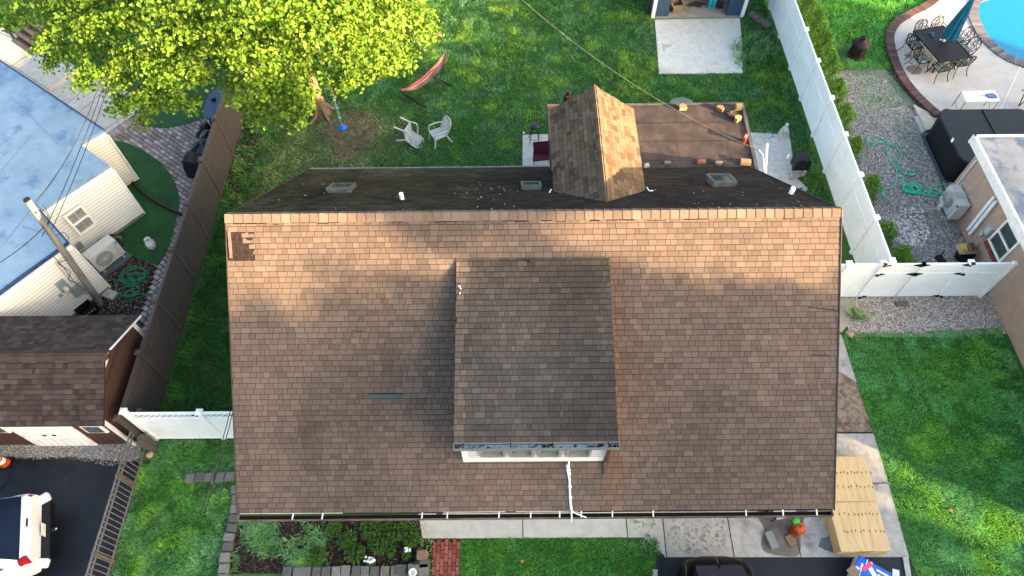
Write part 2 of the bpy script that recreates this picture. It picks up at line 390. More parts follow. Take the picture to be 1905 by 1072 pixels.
sw = PP([(1196, 900), (1600, 900), (1549, 820), (1558, 560), (1585, 560), (1590, 590), (1562, 620), (1585, 690), (1622, 800), (1690, 1036), (1236, 1036), (1196, 1000)])
slab('side_path', PP([(1185, 990), (1240, 1037), (1236, 900), (1185, 900)]), .029, conc)
slab('side_path', PP([(1236, 900), (1236, 1037), (1690, 1037), (1652, 900)]), .031, blot)
slab('side_path', PP([(1500, 900), (1652, 900), (1624, 806), (1500, 806)]), .031, conc_old)
slab('side_path', PP([(1500, 804), (1623, 804), (1590, 706), (1500, 660)]), .027, M('muddy_concrete', (.15, .11, .08), (.27, .21, .16), 9, .9, .5, 60, c3=(.08, .052, .035), s3=4, t3=(.5, .65)))
slab('side_path', PP([(1500, 655), (1593, 712), (1565, 624), (1500, 624)]), .029, conc_old)
slab('side_path', PP([(1500, 556), (1585, 558), (1590, 590), (1566, 618), (1500, 618)]), .031, M('tan_concrete', (.36, .33, .28), (.3, .27, .22), 5, .9, .2, 80))
jn = MB()
for a, b in (((972, 955), (973, 1000)), ((1164, 955), (1168, 1001)), ((1232, 955), (1240, 1036)), ((1352, 955), (1366, 1036)), ((1474, 955), (1490, 1036)), ((1548, 899), (1652, 899)), ((1548, 806), (1624, 806))):
    jn.bar(P(*a, .034), P(*b, .034), .022, .004)
struct('path_joints', jn, M('joint_black', (.03, .028, .025), None, rough=1))
dirtP = [P(x, y) for x, y in ((590, 240), (620, 222), (655, 205), (690, 222), (700, 245), (690, 268), (668, 285), (645, 300), (625, 285), (612, 262))]
flat('worn_soil', cr(dirtP, 5, True), .005, M('worn_soil', (.08, .062, .036), (.14, .11, .07), 5, 1, .8, 30, c3=(.018, .013, .010), s3=1.6, t3=(.52, .60)))
flat('worn_soil', cr([P(x, y) for x, y in ((438, 240), (470, 225), (480, 290), (455, 350), (430, 385), (425, 330))], 4, True), .005, M('bare_soil', (.02, .014, .010), (.045, .032, .02), 6, 1, .8, 30))
asph2 = PP([(1222, 1034), (1690, 1034), (1700, 1072), (1730, 1200), (1222, 1200)])
flat('driveway', asph2, .012, asph)
slab('driveway_edge', PP([(1678, 1037), (1688, 1037), (1700, 1110), (1690, 1110)]), .05, conc)
slab('driveway_edge', PP([(1214, 1060), (1223, 1060), (1223, 1110), (1214, 1110)]), .04, conc)
flat('brick_path_bed', PP([(806, 1002), (856, 1002), (850, 1110), (798, 1110)]), .006, soil)
struct('brick_path', tiles(PP([(808, 1001), (856, 1001), (851, 1110), (801, 1110)]), PI/2, .2, .1, .008, -.02, .03, [(.22, .055, .045), (.26, .07, .055), (.18, .05, .045), (.24, .09, .07)]), stoneM)
# --- right neighbour's yard
flat('gravel_bed', [(11.05, 24.5), (11.05, 11.3), (14.88, 11.3), (14.88, 15.4), (15.3, 20), (14.6, 22.5), (13.2, 24)], .004, M('gravel_base_right', (.12, .115, .105), (.28, .27, .25), 30, 1, 1, 80))
gfr = [(9.75, 11.35), (14.9, 11.35), (14.9, 9.98), (13, 9.86), (10.1, 9.9), (10.15, 10.4)]
flat('gravel_bed', gfr, .004, MATS['gravel_base_right'])
deck = [P(x, y) for x, y in [(1748, 214), (1722, 192), (1692, 160), (1672, 128), (1660, 95), (1656, 65), (1668, 42), (1694, 25), (1735, 2), (1800, -60), (2300, -60), (2300, 420), (1905, 330), (1780, 300)]]
dk = cr(deck[:10], 5)+deck[10:]
slab('pool_deck', dk, .12, M('deck_concrete', (.42, .41, .395), (.37, .365, .35), 3, .9, .2, 90, c3=(.32, .30, .275), s3=5, t3=(.68, .8)))
jd = MB(); jd.bar(P(1898, 125, .124), P(1862, 203, .124), .02, .004); jd.bar(P(1697, 26, .124), P(1780, 32, .124), .02, .004); jd.bar(P(1684, 122, .124), P(1706, 117, .124), .02, .004)
struct('deck_joints', jd, M('joint_white', (.7, .7, .68)))
for (px, py, r) in ((1698, 135, .3), (1731, 135, .16), (1687, 109, .15), (1693, 123, .08)):
    c = P(px, py); struct('deck_stain', MB().prism([(c.x+r*math.cos(a)*(1+.12*math.sin(3*a)), c.y+r*.9*math.sin(a)) for a in np.linspace(0, 2*PI, 18)[:-1]], .10, .1235), M('rust_stain', (.19, .15, .12), (.22, .18, .15), 6, .9))
ed = MB()
course(ed, cr([P(x, y, .15) for x, y in [(1748, 214), (1722, 192), (1692, 160), (1672, 128), (1660, 95), (1656, 65), (1668, 42), (1694, 25), (1735, 2), (1800, -60)]], 5), .34, .12, -.05, .16, [(.085, .05, .047), (.105, .064, .06), (.07, .042, .04)], .01, side=0)
tag(ed.build('brick_edging', stoneM), 'curved maroon brick edging around the pool deck', 'edging')
pool = cr([P(x, y, .12) for x, y in [(1960, -45), (1870, -14), (1824, -2), (1812, 8), (1810, 25), (1816, 45), (1832, 72), (1858, 97), (1885, 113), (1930, 128), (2000, 150)]], 6)
ppoly = pool+[P(2200, 150), P(2200, -45)]
slab('pool', ppoly, .128, M('pool_plaster', (.0, .36, .62), (.0, .42, .66), 2, .35, .1, 12, c3=(.0, .31, .58), s3=1.2))
wm, wn, wb = nodes('pool_water'); wb.inputs['Base Color'].default_value = (.0, .42, .72, 1); wb.inputs['Roughness'].default_value = .04
nz = wn.nodes.new('ShaderNodeTexNoise'); nz.inputs['Scale'].default_value = 2.2; nz.inputs['Detail'].default_value = 3
tcw = wn.nodes.new('ShaderNodeTexCoord'); wn.links.new(tcw.outputs['Object'], nz.inputs['Vector'])
mxw = wn.nodes.new('ShaderNodeMix'); mxw.data_type = 'RGBA'; mxw.inputs[6].default_value = (0, .15, .30, 1); mxw.inputs[7].default_value = (0, .20, .35, 1)
wn.links.new(nz.outputs[0], mxw.inputs[0]); wn.links.new(mxw.outputs[2], wb.inputs['Base Color'])
bpw = wn.nodes.new('ShaderNodeBump'); bpw.inputs['Strength'].default_value = .2; bpw.inputs['Distance'].default_value = .03; wn.links.new(nz.outputs[0], bpw.inputs['Height']); wn.links.new(bpw.outputs[0], wb.inputs['Normal'])
slab('pool_water', ppoly, .134, wm, .129)
cp = MB(); course(cp, pool, .42, .13, .0, .165, [(.12, .12, .14), (.15, .15, .17), (.10, .10, .12)], .012, side=0)
# coping shifted outwards
for i, v in enumerate(cp.v): pass
tag(cp.build('pool_coping', stoneM), 'grey brick coping around the blue pool', 'coping')
slab('hot_tub_pad', [P(1697, 197), P(1726, 212), P(1752, 260), P(1790, 345), P(1768, 347), P(1745, 300), P(1716, 235)], .08, M('pad_concrete', (.46, .42, .35), (.38, .34, .28), 5, .9, .3, 80))
slab('rear_pad', [(15.0, 15.2), (18, 15.2), (18, 19.2), (15.0, 19.2)], .06, conc_old)
# ================================================================== MAIN HOUSE
XL, XR, YE, ZE, YR, ZR, YB, ZB = -6.24, 7.07, 4.09, 2.70, 9.39, 6.68, 14.43, 2.65
KF = (ZR-ZE)/(YR-YE); KB = (ZR-ZB)/(YB-YR)
house = thing('house', 'large house with brown shingle roof, front shed dormer and rear gable', 'house', (.4, 9, 0))
sidM = siding('house_siding', (.72, .70, .66))
hw = MB(); hw.prism([(-5.9, 4.8), (6.75, 4.8), (6.75, 14.05), (-5.9, 14.05)], -.05, 2.55)
for x in (-5.9, 6.75):
    d = -.01 if x < 0 else .01
    hw.add([(x, 4.8, 2.5), (x, 14.05, 2.5), (x, YR, ZR-.35), (x+.1*(1 if x < 0 else -1), 4.8, 2.5), (x+.1*(1 if x < 0 else -1), 14.05, 2.5), (x+.1*(1 if x < 0 else -1), YR, ZR-.35)], [(0, 1, 2), (3, 5, 4), (0, 2, 5, 3), (1, 4, 5, 2)])
hw.build('wall', sidM, house)
nF = Vector((0, -KF, 1)).normalized(); nB = Vector((0, KB, 1)).normalized()
pF0 = Vector((0, YE, ZE)); pB0 = Vector((0, YB, ZB))
def onF(px, py): return onpl(px, py, pF0, nF)
def onB(px, py): return onpl(px, py, pB0, nB)
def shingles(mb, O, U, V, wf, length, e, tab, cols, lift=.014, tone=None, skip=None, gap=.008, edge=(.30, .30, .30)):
    O, U, V = Vector(O), Vector(U).normalized(), Vector(V).normalized(); N = U.cross(V); nrow = int(length/e+.999)
    for i in range(nrow):
        v0 = i*e; v1 = min(length, v0+e+.012); u0, u1 = wf(v0); sg = random.uniform(-.003, .003)
        u = u0-random.uniform(0, tab); c0 = random.choice(cols)
        while u < u1:
            w = tab*random.choice([.55, .8, 1, 1, 1.15, 1.35]); a, b = max(u, u0), min(u+w-gap, u1); u += w
            if b-a < .02: continue
            if skip and skip((a+b)/2, v0+e/2): continue
            c = random.choice(cols); k = random.uniform(.86, 1.14); m = tone((O+U*(a+b)/2+V*(v0+e/2))) if tone else (1, 1, 1)
            col = tuple(q*k*w_ for q, w_ in zip(c, m)); l = lift+random.uniform(-.003, .003); sl_ = random.uniform(-.002, .002)
            f = lambda uu, vv, hh: O+U*uu+V*vv+N*hh
            q = [f(a, v0+sg, l), f(b, v0+sg+sl_, l), f(b, v1, .003), f(a, v1, .003), f(a, v0+sg, -.004), f(b, v0+sg+sl_, -.004)]
            vm = v0+e-.016; hm = l+(.003-l)*(vm-v0)/(v1-v0); w_a, w_b = f(b, vm, hm), f(a, vm, hm); mb.tc = col; mb.add([q[0], q[1], w_a, w_b, q[2], q[3], q[4], q[5]], [(0, 1, 2, 3)]); mb.tc = tuple(x*.42 for x in col); mb.add([w_b, w_a, q[2], q[3]], [(0, 1, 2, 3)]); mb.tc = tuple(x*y for x, y in zip(col, edge)); mb.add([q[0], q[1], q[5], q[4]], [(0, 3, 2, 1)])  # tab-top strip and butt edge darkened: course shadow put into the colour
def tone_pal(pal, contrast, gain, desat):
    a = np.array(pal); mn = a.mean(0); a = mn+(a-mn)*contrast; g = a.mean(1, keepdims=True); return [tuple(q) for q in (a+(g-a)*desat)*gain]
BR0 = [(.235, .170, .125), (.185, .130, .098), (.165, .110, .088), (.215, .160, .122), (.205, .140, .102), (.27, .20, .15), (.19, .145, .118)]
BR = tone_pal(BR0, .38, .66, .20)
blobs = [(-4.6, 5.6, .35, .14), (-4.45, 6.4, .3, .12), (-4.7, 4.9, .35, .12), (-2.1, 6.2, .3, .12), (-2.0, 5.5, .25, .10), (4.2, 6.0, .5, .08), (-1.45, 6.4, .35, .05), (-3.6, 6.2, 1.1, .30), (-1.55, 7.2, .55, .12), (-1.7, 5.6, .7, .14), (-4.5, 5.0, .9, .18), (-2.6, 6.9, .9, .2), (3.6, 4.6, 1.2, .12), (5.6, 5.2, 1.0, .15), (2.6, 6.4, .7, .12), (-3.2, 4.5, .8, .15), (4.8, 7.3, .9, .1), (0.2, 4.5, .6, -.10), (-.4, 4.6, .7, -.12)]
def toneF(p):
    d = 1-.22*max(0, float(noise2(p.x, p.y, .55, 1))-.35)-.12*float(noise2(p.x, p.y, 1.6, 2))
    for x, y, r, s in blobs: d -= s*math.exp(-((p.x-x)**2+(p.y-y)**2)/(r*r))
    d = max(.35, d); g = (1-d)*.35
    if 1.95 < p.x < 2.6 and p.y < 8.6: q = math.exp(-((p.x-2.15)/.22)**2)*.6*(1 if p.y < 6.2 else .5); return (d*(1+.25*q), d*(1-.05*q), d*(1-.25*q))
    return (d, d*(1+g*.25), d*(1+g*.6))
LF = math.hypot(YR-YE, ZR-ZE); LB = math.hypot(YB-YR, ZR-ZB)
def uvF(px, py): p = onF(px, py); return p.x-XL, (p-Vector((XL, YE, ZE))).dot(Vector((0, YR-YE, ZR-ZE)).normalized())
m1a, m1b = uvF(683, 742), uvF(755, 734); m2a, m2b = uvF(426, 487), uvF(462, 432); m3a, m3b = uvF(1525, 576), uvF(1560, 570)
def skipF(u, v):
    if m1a[0] < u < m1b[0] and abs(v-(m1a[1]+m1b[1])/2) < .055: return True
    if u < .5 and m2a[1]+.05 < v < m2b[1] and u < .18+.32*min(1, (m2b[1]-v)/.35): return True
    return False
roofB = MB(); th = .10
def rslab(mb, x0, x1, y0, z0, y1, z1, t=.12):
    mb.add([(x0, y0, z0), (x1, y0, z0), (x1, y1, z1), (x0, y1, z1), (x0, y0, z0-t), (x1, y0, z0-t), (x1, y1, z1-t), (x0, y1, z1-t)], [(0, 1, 2, 3), (7, 6, 5, 4), (0, 4, 5, 1), (1, 5, 6, 2), (3, 7, 4, 0), (2, 6, 7, 3)])
under = (.02, .016, .015)
fr_ = MB(); fr_.tc = under; rslab(fr_, XL, XR, YE, ZE, YR, ZR)
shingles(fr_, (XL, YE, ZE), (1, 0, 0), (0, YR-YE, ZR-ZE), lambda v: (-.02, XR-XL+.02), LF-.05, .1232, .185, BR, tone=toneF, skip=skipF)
o = fr_.build('front_roof', shM, house)
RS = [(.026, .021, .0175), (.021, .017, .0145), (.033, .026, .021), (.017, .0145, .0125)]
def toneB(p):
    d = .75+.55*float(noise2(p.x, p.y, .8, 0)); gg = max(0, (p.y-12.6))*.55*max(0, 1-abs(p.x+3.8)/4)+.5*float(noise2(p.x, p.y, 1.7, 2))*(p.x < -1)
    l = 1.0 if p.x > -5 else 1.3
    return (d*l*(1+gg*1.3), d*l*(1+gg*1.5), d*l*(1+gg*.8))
rr_ = MB(); rr_.tc = (.03, .027, .025); rslab(rr_, XL, XR, YB, ZB, YR, ZR)
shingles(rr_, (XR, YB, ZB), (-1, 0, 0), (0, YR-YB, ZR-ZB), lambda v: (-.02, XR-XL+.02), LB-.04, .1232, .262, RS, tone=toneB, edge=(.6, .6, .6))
rr_.build('rear_roof', shM, house)
rc = MB(); x = XL-.02
while x < XR:
    c = random.choice(BR); k = random.uniform(.9, 1.15); rc.tc = tuple(q*k for q in c); w = .205; x1 = min(x+w+.03, XR+.02)
    h0, h1 = .055, .042
    sF = Vector((0, -1, -KF)).normalized()*.155; sB = Vector((0, 1, -KB)).normalized()*.15
    a = Vector((x, YR, ZR)); b = Vector((x1, YR, ZR)); up = Vector((0, 0, 1))
    rc.add([a+sF+nF*h0, b+sF+nF*h1, b+up*(h1+.01), a+up*(h0+.01), a+sB+nB*h0, b+sB+nB*h1, a+sF+nF*.01, b+sF+nF*.01, a+nF*.0, a+sB], [(0, 1, 2, 3), (3, 2, 5, 4), (6, 7, 1, 0), (6, 0, 3, 8), (8, 3, 4, 9)]); x += w
rc.build('ridge_cap', shM, house)
# bare patches where shingles are missing
bp_ = MB(); a, b = onF(683, 742), onF(755, 735); dx = b.x-a.x
sd = Vector((0, YR-YE, ZR-ZE)).normalized()
yc = onF(719, 739)
bp_.add([Vector((a.x, yc.y, yc.z))-sd*.05+nF*.006, Vector((b.x, yc.y, yc.z))-sd*.05+nF*.006, Vector((b.x, yc.y, yc.z))+sd*.065+nF*.006, Vector((a.x, yc.y, yc.z))+sd*.065+nF*.006], [(0, 1, 2, 3)])
bp_.build('exposed_underlayment', M('teal_felt', (.024, .046, .05), (.04, .062, .065), 30, .8), house)
bt = MB(); x = a.x+.03
while x < b.x-.06: bt.box(Vector((x, yc.y, yc.z))-sd*.03+nF*.009, (.05, .012, .004), R=Vector((0, -KF, 1)).to_track_quat('Z', 'Y').to_matrix()); x += .085
bt.build('adhesive_strip', black_plastic, house)
ls_ = MB()
for x0, y0, x1, y1, w in ((1502, 571, 1559, 578, .022), (1506, 660, 1545, 662, .018), (652, 614, 676, 617, .016), (664, 540, 666, 549, .012), (1253, 868, 1254, 878, .014), (1238, 750, 1239, 760, .014), (1308, 752, 1309, 762, .016), (560, 668, 561, 676, .014), (712, 556, 713, 564, .012)):
    ls_.bar(onF(x0, y0)+nF*.017, onF(x1, y1)+nF*.017, w, .004)
for q_ in ls_.islands(): q_.build('shingle_crack', M('crack_dark', (.012, .016, .017)), house)
tu = MB(); rg = random.Random(5); G_ = 9; q00 = onF(427, 486); q11 = onF(468, 432); vs_ = []
for j in range(G_):
    for i in range(G_): p_ = Vector((XL+.03+.56*i/(G_-1), q00.y+(q11.y-q00.y)*j/(G_-1), 0)); p_.z = ZE+KF*(p_.y-YE); vs_.append(p_+nF*(.003+rg.uniform(0, .008)))
tu.add(vs_, [(j*G_+i, j*G_+i+1, (j+1)*G_+i+1, (j+1)*G_+i) for j in range(G_-1) for i in range(G_-1)]); tu.build('torn_underlayment', M('torn_felt', (.009, .006, .006), (.022, .014, .013), 14, .95, .9, 25), house)
pk = MB(); pk.bar(onF(425, 430)+nF*.02+Vector((.02, 0, 0)), onF(429, 480)+nF*.02+Vector((.02, 0, 0)), .05, .05)
pk.build('rake_board', M('pink_board', (.20, .10, .10), (.15, .07, .07), 8, .7), house)
for (u_, y1_, y2_) in ((0, 0, 0),):
    pass
rk = MB()
for xx in (XL-.012, XR+.012):
    rk.bar((xx, YE, ZE-.05), (xx, YR, ZR-.05), .022, .14); rk.bar((xx, YB, ZB-.05), (xx, YR, ZR-.05), .022, .14)
rk.build('rake_trim', M('brown_trim', (.05, .038, .032), (.035, .028, .024), 6, .7), house)
# rear eave trim
rt = MB(); rt.box(((XL+1.05)/2, YB+.03, ZB-.04), (1.05-XL, .05, .12)); rt.build('rear_fascia', M('weathered_fascia', (.20, .21, .21), (.12, .12, .12), 8, .7), house)
# gutter
gt = MB(); gy0, gy1, gz = YE-.14, YE-.015, ZE-.07; gx0, gx1 = XL-.0, XR-.02
gt.mi = 0
gt.box(((gx0+gx1)/2, gy0, gz-.01), (gx1-gx0, .012, .13)); gt.box(((gx0+gx1)/2, (gy0+gy1)/2, gz-.075), (gx1-gx0, gy1-gy0-.01, .012)); gt.box((gx0+.006, (gy0+gy1)/2, gz-.01), (.012, gy1-gy0, .14)); gt.box((gx1-.006, (gy0+gy1)/2, gz-.01), (.012, gy1-gy0, .14))
gt.mi = 1; gt.box(((gx0+gx1)/2, (gy0+gy1)/2, gz-.055), (gx1-gx0-.05, gy1-gy0-.03, .025))
gu = gt.build('gutter', [M('gutter_red', (.10, .06, .055), (.16, .12, .11), 4, .5), M('gutter_muck', (.008, .006, .005), (.018, .012, .01), 12, 1, 1, 60)], house)
br_ = MB()
for px in (545, 600, 785, 832, 928, 987, 1041, 1081, 1139, 1215, 1388, 1457, 1520):
    x = P(px, 955, ZE).x; br_.bar((x, gy0, gz+.05), (x+.01, gy1+.01, gz+.065), .026, .010)
for a, b in ((446, 637), (825, 940), (960, 1075)):
    xa, xb = P(a, 955, ZE).x, P(b, 955, ZE).x; br_.box(((xa+xb)/2, gy1+.01, gz+.06), (xb-xa, .012, .012))
br_.build('gutter_bracket', white_trim, gu)
# skylights
def skylight(px, py, w, l, h, tilt, gm):
    c = onB(px, py); s = Vector((0, 1, -KB)).normalized(); u = Vector((1, 0, 0)); R = Matrix((u, s*-1, u.cross(s*-1))).transposed()
    if R.col[2].dot(nB) < 0: R = Matrix((u, s, u.cross(s))).transposed()
    R2 = R @ Matrix.Rotation(tilt, 3, 'X'); up = R.col[2]; base = c+up*.05
    m = MB(); m.box(base-up*.02, (w-.05, l-.05, .1), R=R)
    for sx in (-1, 1): m.box(base+R2 @ Vector((sx*(w/2-.03), 0, h)), (.06, l, .09), R=R2)
    for sy in (-1, 1): m.box(base+R2 @ Vector((0, sy*(l/2-.03), h)), (w-.12, .06, .09), R=R2)
    sk = m.build('skylight', M('skylight_frame', (.17, .18, .19), (.11, .115, .12), 6, .4, metal=.5), house)
    m2 = MB(); m2.box(base+R2 @ Vector((0, 0, h+.02)), (w-.12, l-.12, .02), R=R2); m2.build('pane', gm, sk)
skylight(636, 355, .62, .72, .05, 0, M('amber_glass', (.022, .018, .01), (.035, .03, .018), 4, .15, spec=.7))
skylight(988, 351, .52, .60, .05, 0, M('green_glass', (.005, .03, .01), (.01, .045, .015), 4, .12, spec=.7))
skylight(1341, 344, .62, .72, .10, math.radians(7), M('teal_glass', (.015, .026, .026), (.025, .035, .035), 4, .12, spec=.7))
for px, py, hh in ((749, 374, .26), (1469, 364, .27)):
    c = onB(px, py); m = MB(); m.lathe([(.052, -.1), (.052, hh), (.044, hh), (.044, hh-.12), (0, hh-.12)], c, 14); m.build('vent_pipe', white, house)
    m2 = MB(); m2.lathe([(.13, .0), (.06, .05)], c+nB*.02, 14, R=nB.to_track_quat('Z', 'Y').to_matrix()); m2.build('pipe_flashing', black_plastic, house)
fl = MB(); a = onB(1203, 352); fl.bar(a+nB*.05, onB(1207, 358)+nB*.04, .03, .02); fl.bar(onB(1207, 358)+nB*.04, onB(1215, 358)+nB*.04, .03, .02); fl.bar(onB(1022, 362)+nB*.05, onB(1026, 356)+nB*.05, .03, .02)
fl.build('flashing', white_trim, house)
# small pale leaves scattered on the rear roof
lv = MB(); lm = random.Random(4)
for k in range(60):
    px = lm.choice([lm.uniform(480, 1000), lm.uniform(860, 970), lm.uniform(1200, 1500)]); py = lm.uniform(340, 392)
    c = onB(px, py)
    if not (XL+.2 < c.x < XR-.2 and YR+.2 < c.y < YB-.2) or (1.0 < c.x < 3.5 and c.y > 10.2): continue
    s = lm.uniform(.010, .024); q = nB.to_track_quat('Z', 'Y').to_matrix() @ Matrix.Rotation(lm.uniform(0, 6), 3, 'Z'); lv.box(c+nB*.024, (s*1.5, s, .006), R=q)
tag(lv.build('fallen_leaves', M('pale_leaf', (.55, .55, .48), None, rough=.8)), None, None, kind='stuff')
# ------------------------------------------------------------------ front dormer
DX0, DX1, DYt, DYe, DZe = -1.25, 2.06, 8.62, 4.88, 4.92
DZt = ZE+KF*(DYt-YE); LD = math.hypot(DYt-DYe, DZt-DZe)
GR = tone_pal([(.150, .128, .108), (.120, .105, .092), (.105, .092, .083), (.17, .145, .122), (.135, .108, .088), (.125, .11, .10)], .6, .55, .35)
def toneD(p):
    d = 1.12-.35*float(noise2(p.x, p.y, .8, 3)); t = (p.y-DYe)/(DYt-DYe); w = max(0, t-.45)*.9
    for x, y, r, s in ((1.35, 5.2, .7, .35), (1.6, 7.9, .8, .25), (0, 5.6, 1.0, .15), (1.7, 6.4, .6, .2)): d -= s*math.exp(-((p.x-x)**2+(p.y-y)**2)/(r*r))
    if p.x < DX0+.2: w += .5; d += .2
    return (d*(1+w*.45), d*(1+w*.22), d)
dr = MB(); dr.tc = under; rslab(dr, DX0, DX1, DYe, DZe, DYt, DZt, .14)
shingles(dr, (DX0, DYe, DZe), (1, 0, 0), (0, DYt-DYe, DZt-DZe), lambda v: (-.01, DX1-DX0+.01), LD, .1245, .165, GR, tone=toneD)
dr.build('dormer_roof', shM, house)
dw = MB(); WX0, WX1, WY = -1.16, 1.95, 5.02
def zF(y): return ZE+KF*(y-YE)
def zD(y): return DZe+(DZt-DZe)*(y-DYe)/(DYt-DYe)
dw.add([(WX0, WY, zF(WY)-.3), (WX1, WY, zF(WY)-.3), (WX1, WY, zD(WY)-.13), (WX0, WY, zD(WY)-.13), (WX0, DYt-.1, zD(DYt-.1)-.13), (WX1, DYt-.1, zD(DYt-.1)-.13), (WX0, DYt-.1, zF(WY)-.3), (WX1, DYt-.1, zF(WY)-.3)], [(0, 1, 2, 3), (0, 3, 4, 6), (1, 7, 5, 2), (6, 4, 5, 7)])
dw.build('dormer_wall', siding('dormer_siding', (.60, .57, .585), .12, 'Z', .5), house)
tr = MB(); tr.box((WX0+.05, WY-.012, (zF(WY)+zD(WY))/2-.06), (.13, .03, zD(WY)-zF(WY)-.1)); tr.box(((WX0+WX1)/2, WY-.02, zF(WY)+.10), (WX1-WX0-.05, .03, .16))
tr.build('dormer_trim', white_trim, house)
for a, b in ((893, 941), (947, 993), (1000, 1043), (1052, 1098)):
    pa = onpl(a, 845, (0, WY, 0), (0, 1, 0)); pb = onpl(b, 845, (0, WY, 0), (0, 1, 0)); zb = pa.z; xa, xb = pa.x, pb.x; zt = zD(WY)-.17; m = MB()
    for xx in (xa+.03, xb-.03): m.box((xx, WY-.03, (zb+zt)/2), (.06, .07, zt-zb))
    m.box(((xa+xb)/2, WY-.035, zb+.02), (xb-xa-.12, .08, .04)); m.box(((xa+xb)/2, WY-.03, zt-.02), (xb-xa-.12, .07, .04)); m.box(((xa+xb)/2, WY-.035, (zb+zt)/2), (xb-xa-.12, .05, .03))
    wnd = m.build('window', M('window_frame_grey', (.20, .195, .185), (.25, .245, .24), 5, .5), house)
    MB().box(((xa+xb)/2, WY-.008, (zb+zt)/2), (xb-xa-.1, .012, zt-zb-.05)).build('pane', M('curtained_glass', (.09, .15, .145), (.14, .20, .195), 3, .15), wnd)
dg = MB(); y0, y1, zz = DYe-.13, DYe-.01, DZe-.05; X0, X1 = DX0-.02, DX1+.03
dg.mi = 0; dg.box(((X0+X1)/2, y0, zz), (X1-X0, .012, .12)); dg.box((X0+.006, (y0+y1)/2, zz), (.012, y1-y0, .12)); dg.box((X1-.006, (y0+y1)/2, zz), (.012, y1-y0, .12)); dg.box(((X0+X1)/2, y1, zz+.02), (X1-X0-.03, .012, .08))
dg.mi = 1; dg.box(((X0+X1)/2, (y0+y1)/2, zz-.04), (X1-X0-.03, y1-y0-.02, .02))
dg.mi = 2
for px in (862, 950, 1028, 1132): xx = P(px, 824, DZe).x; dg.box((xx, (y0+y1)/2, zz+.055), (.022, y1-y0, .012))
dg.mi = 2; dg.lathe([(.035, 0), (0, .002)], (X1-.09, (y0+y1)/2, zz-.027), 10)
dgo = dg.build('dormer_gutter', [M('gutter_grey', (.15, .16, .18), None, rough=.5), M('gutter_wet', (.20, .28, .33), (.01, .012, .014), 9, .3, t=(.48, .56)), dark_metal], house)
dd = MB(); a = Vector((1.97, WY-.06, 4.75)); b = Vector((1.97, WY-.06, zF(WY-.06)+.06)); dd.bar(a, b, .07, .06); dd.bar(b, b+Vector((0, -.22, -.22*KF)), .08, .06)
dd.build('downspout', M('brown_downspout', (.055, .03, .026), (.08, .055, .048), 10, .6), house)
# white sealed cable run below the dormer
pts = [onF(x, y)+nF*.03 for x, y in ((1058, 852), (1058, 862), (1056, 873), (1059, 890), (1060, 915), (1061, 935), (1063, 948))]
ws = MB(); ws.tube(pts, [.016, .022, .034, .026, .026, .025, .03], 7)
for x, y, r in ((1056, 867, .05), (1057, 874, .055), (1059, 881, .04), (1060, 905, .045), (1061, 925, .04)): ws.lathe([(r, 0), (r*.7, .03), (0, .035)], onF(x, y)+nF*.01, 8)
e0 = onF(1063, 950); ws.tube([e0+nF*.03, Vector((e0.x, gy0-.01, gz+.07)), Vector((e0.x, gy0-.03, gz-.2))], .018, 6); ws.tube([e0+nF*.03, Vector((e0.x+.14, gy0+.06, gz+.08)), Vector((e0.x+.33, gy0-.01, gz+.07))], .014, 6)
ws.build('cable_cover', white, house)
# ------------------------------------------------------------------ rear gable dormer
GX, GZ, GY0, GY1, GXL, GXR, GE = 2.14, 6.0, 9.9, 14.2, 1.0, 3.28, 5.17
gm_ = tone_pal([(.170, .120, .085), (.225, .170, .120), (.27, .20, .14), (.14, .095, .07), (.24, .185, .135), (.20, .145, .10), (.21, .165, .13)], .9, .53, -.2)
gl = MB(); LG = GY1-GY0
for sx in (-1, 1):
    xe = GXL if sx < 0 else GXR; gl.tc = under; dn = Vector((xe-GX, 0, GE-GZ)); L = dn.length; U = Vector((0, -1, 0)) if sx < 0 else Vector((0, 1, 0)); V = -dn.normalized()
    O = Vector((xe, GY1 if sx < 0 else GY0, GE)); rs = Vector((0, 0, -.1))
    q = [Vector((xe, GY0, GE)), Vector((xe, GY1, GE)), Vector((GX, GY1, GZ)), Vector((GX, GY0, GZ))]
    gl.add(q+[p+rs for p in q], [(0, 1, 2, 3), (7, 6, 5, 4), (0, 4, 5, 1), (1, 5, 6, 2)])
    # courses run along the ridge; the eave edge steps
    nn = U.cross(V)
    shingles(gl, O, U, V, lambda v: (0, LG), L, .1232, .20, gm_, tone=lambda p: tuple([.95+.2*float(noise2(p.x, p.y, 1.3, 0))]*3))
gl.build('gable_roof', shM, house)
gc = MB(); y = GY0
while y < GY1:
    c = random.choice(gm_); k = random.uniform(.9, 1.1); gc.tc = tuple(q*k for q in c)
    y1_ = min(y+.16, GY1+.01); kk = (GZ-GE)/(GXR-GX); w = .10; gc.add([(GX-w, y, GZ-w*kk+.03), (GX, y, GZ+.045), (GX, y1_, GZ+.035), (GX-w, y1_, GZ-w*kk+.02), (GX+w, y, GZ-w*kk+.03), (GX+w, y1_, GZ-w*kk+.02)], [(0, 1, 2, 3), (1, 4, 5, 2)]); y += .14
gc.build('gable_ridge_cap', shM, house)
gw = MB(); gw.prism([(GXL+.14, 10.2), (GXR-.14, 10.2), (GXR-.14, GY1-.15), (GXL+.14, GY1-.15)], 2.9, GE-.1)
gw.add([(GXL+.14, GY1-.15, GE-.1), (GXR-.14, GY1-.15, GE-.1), (GX, GY1-.15, GZ-.12)], [(0, 2, 1)]); gw.build('gable_wall', sidM, house)
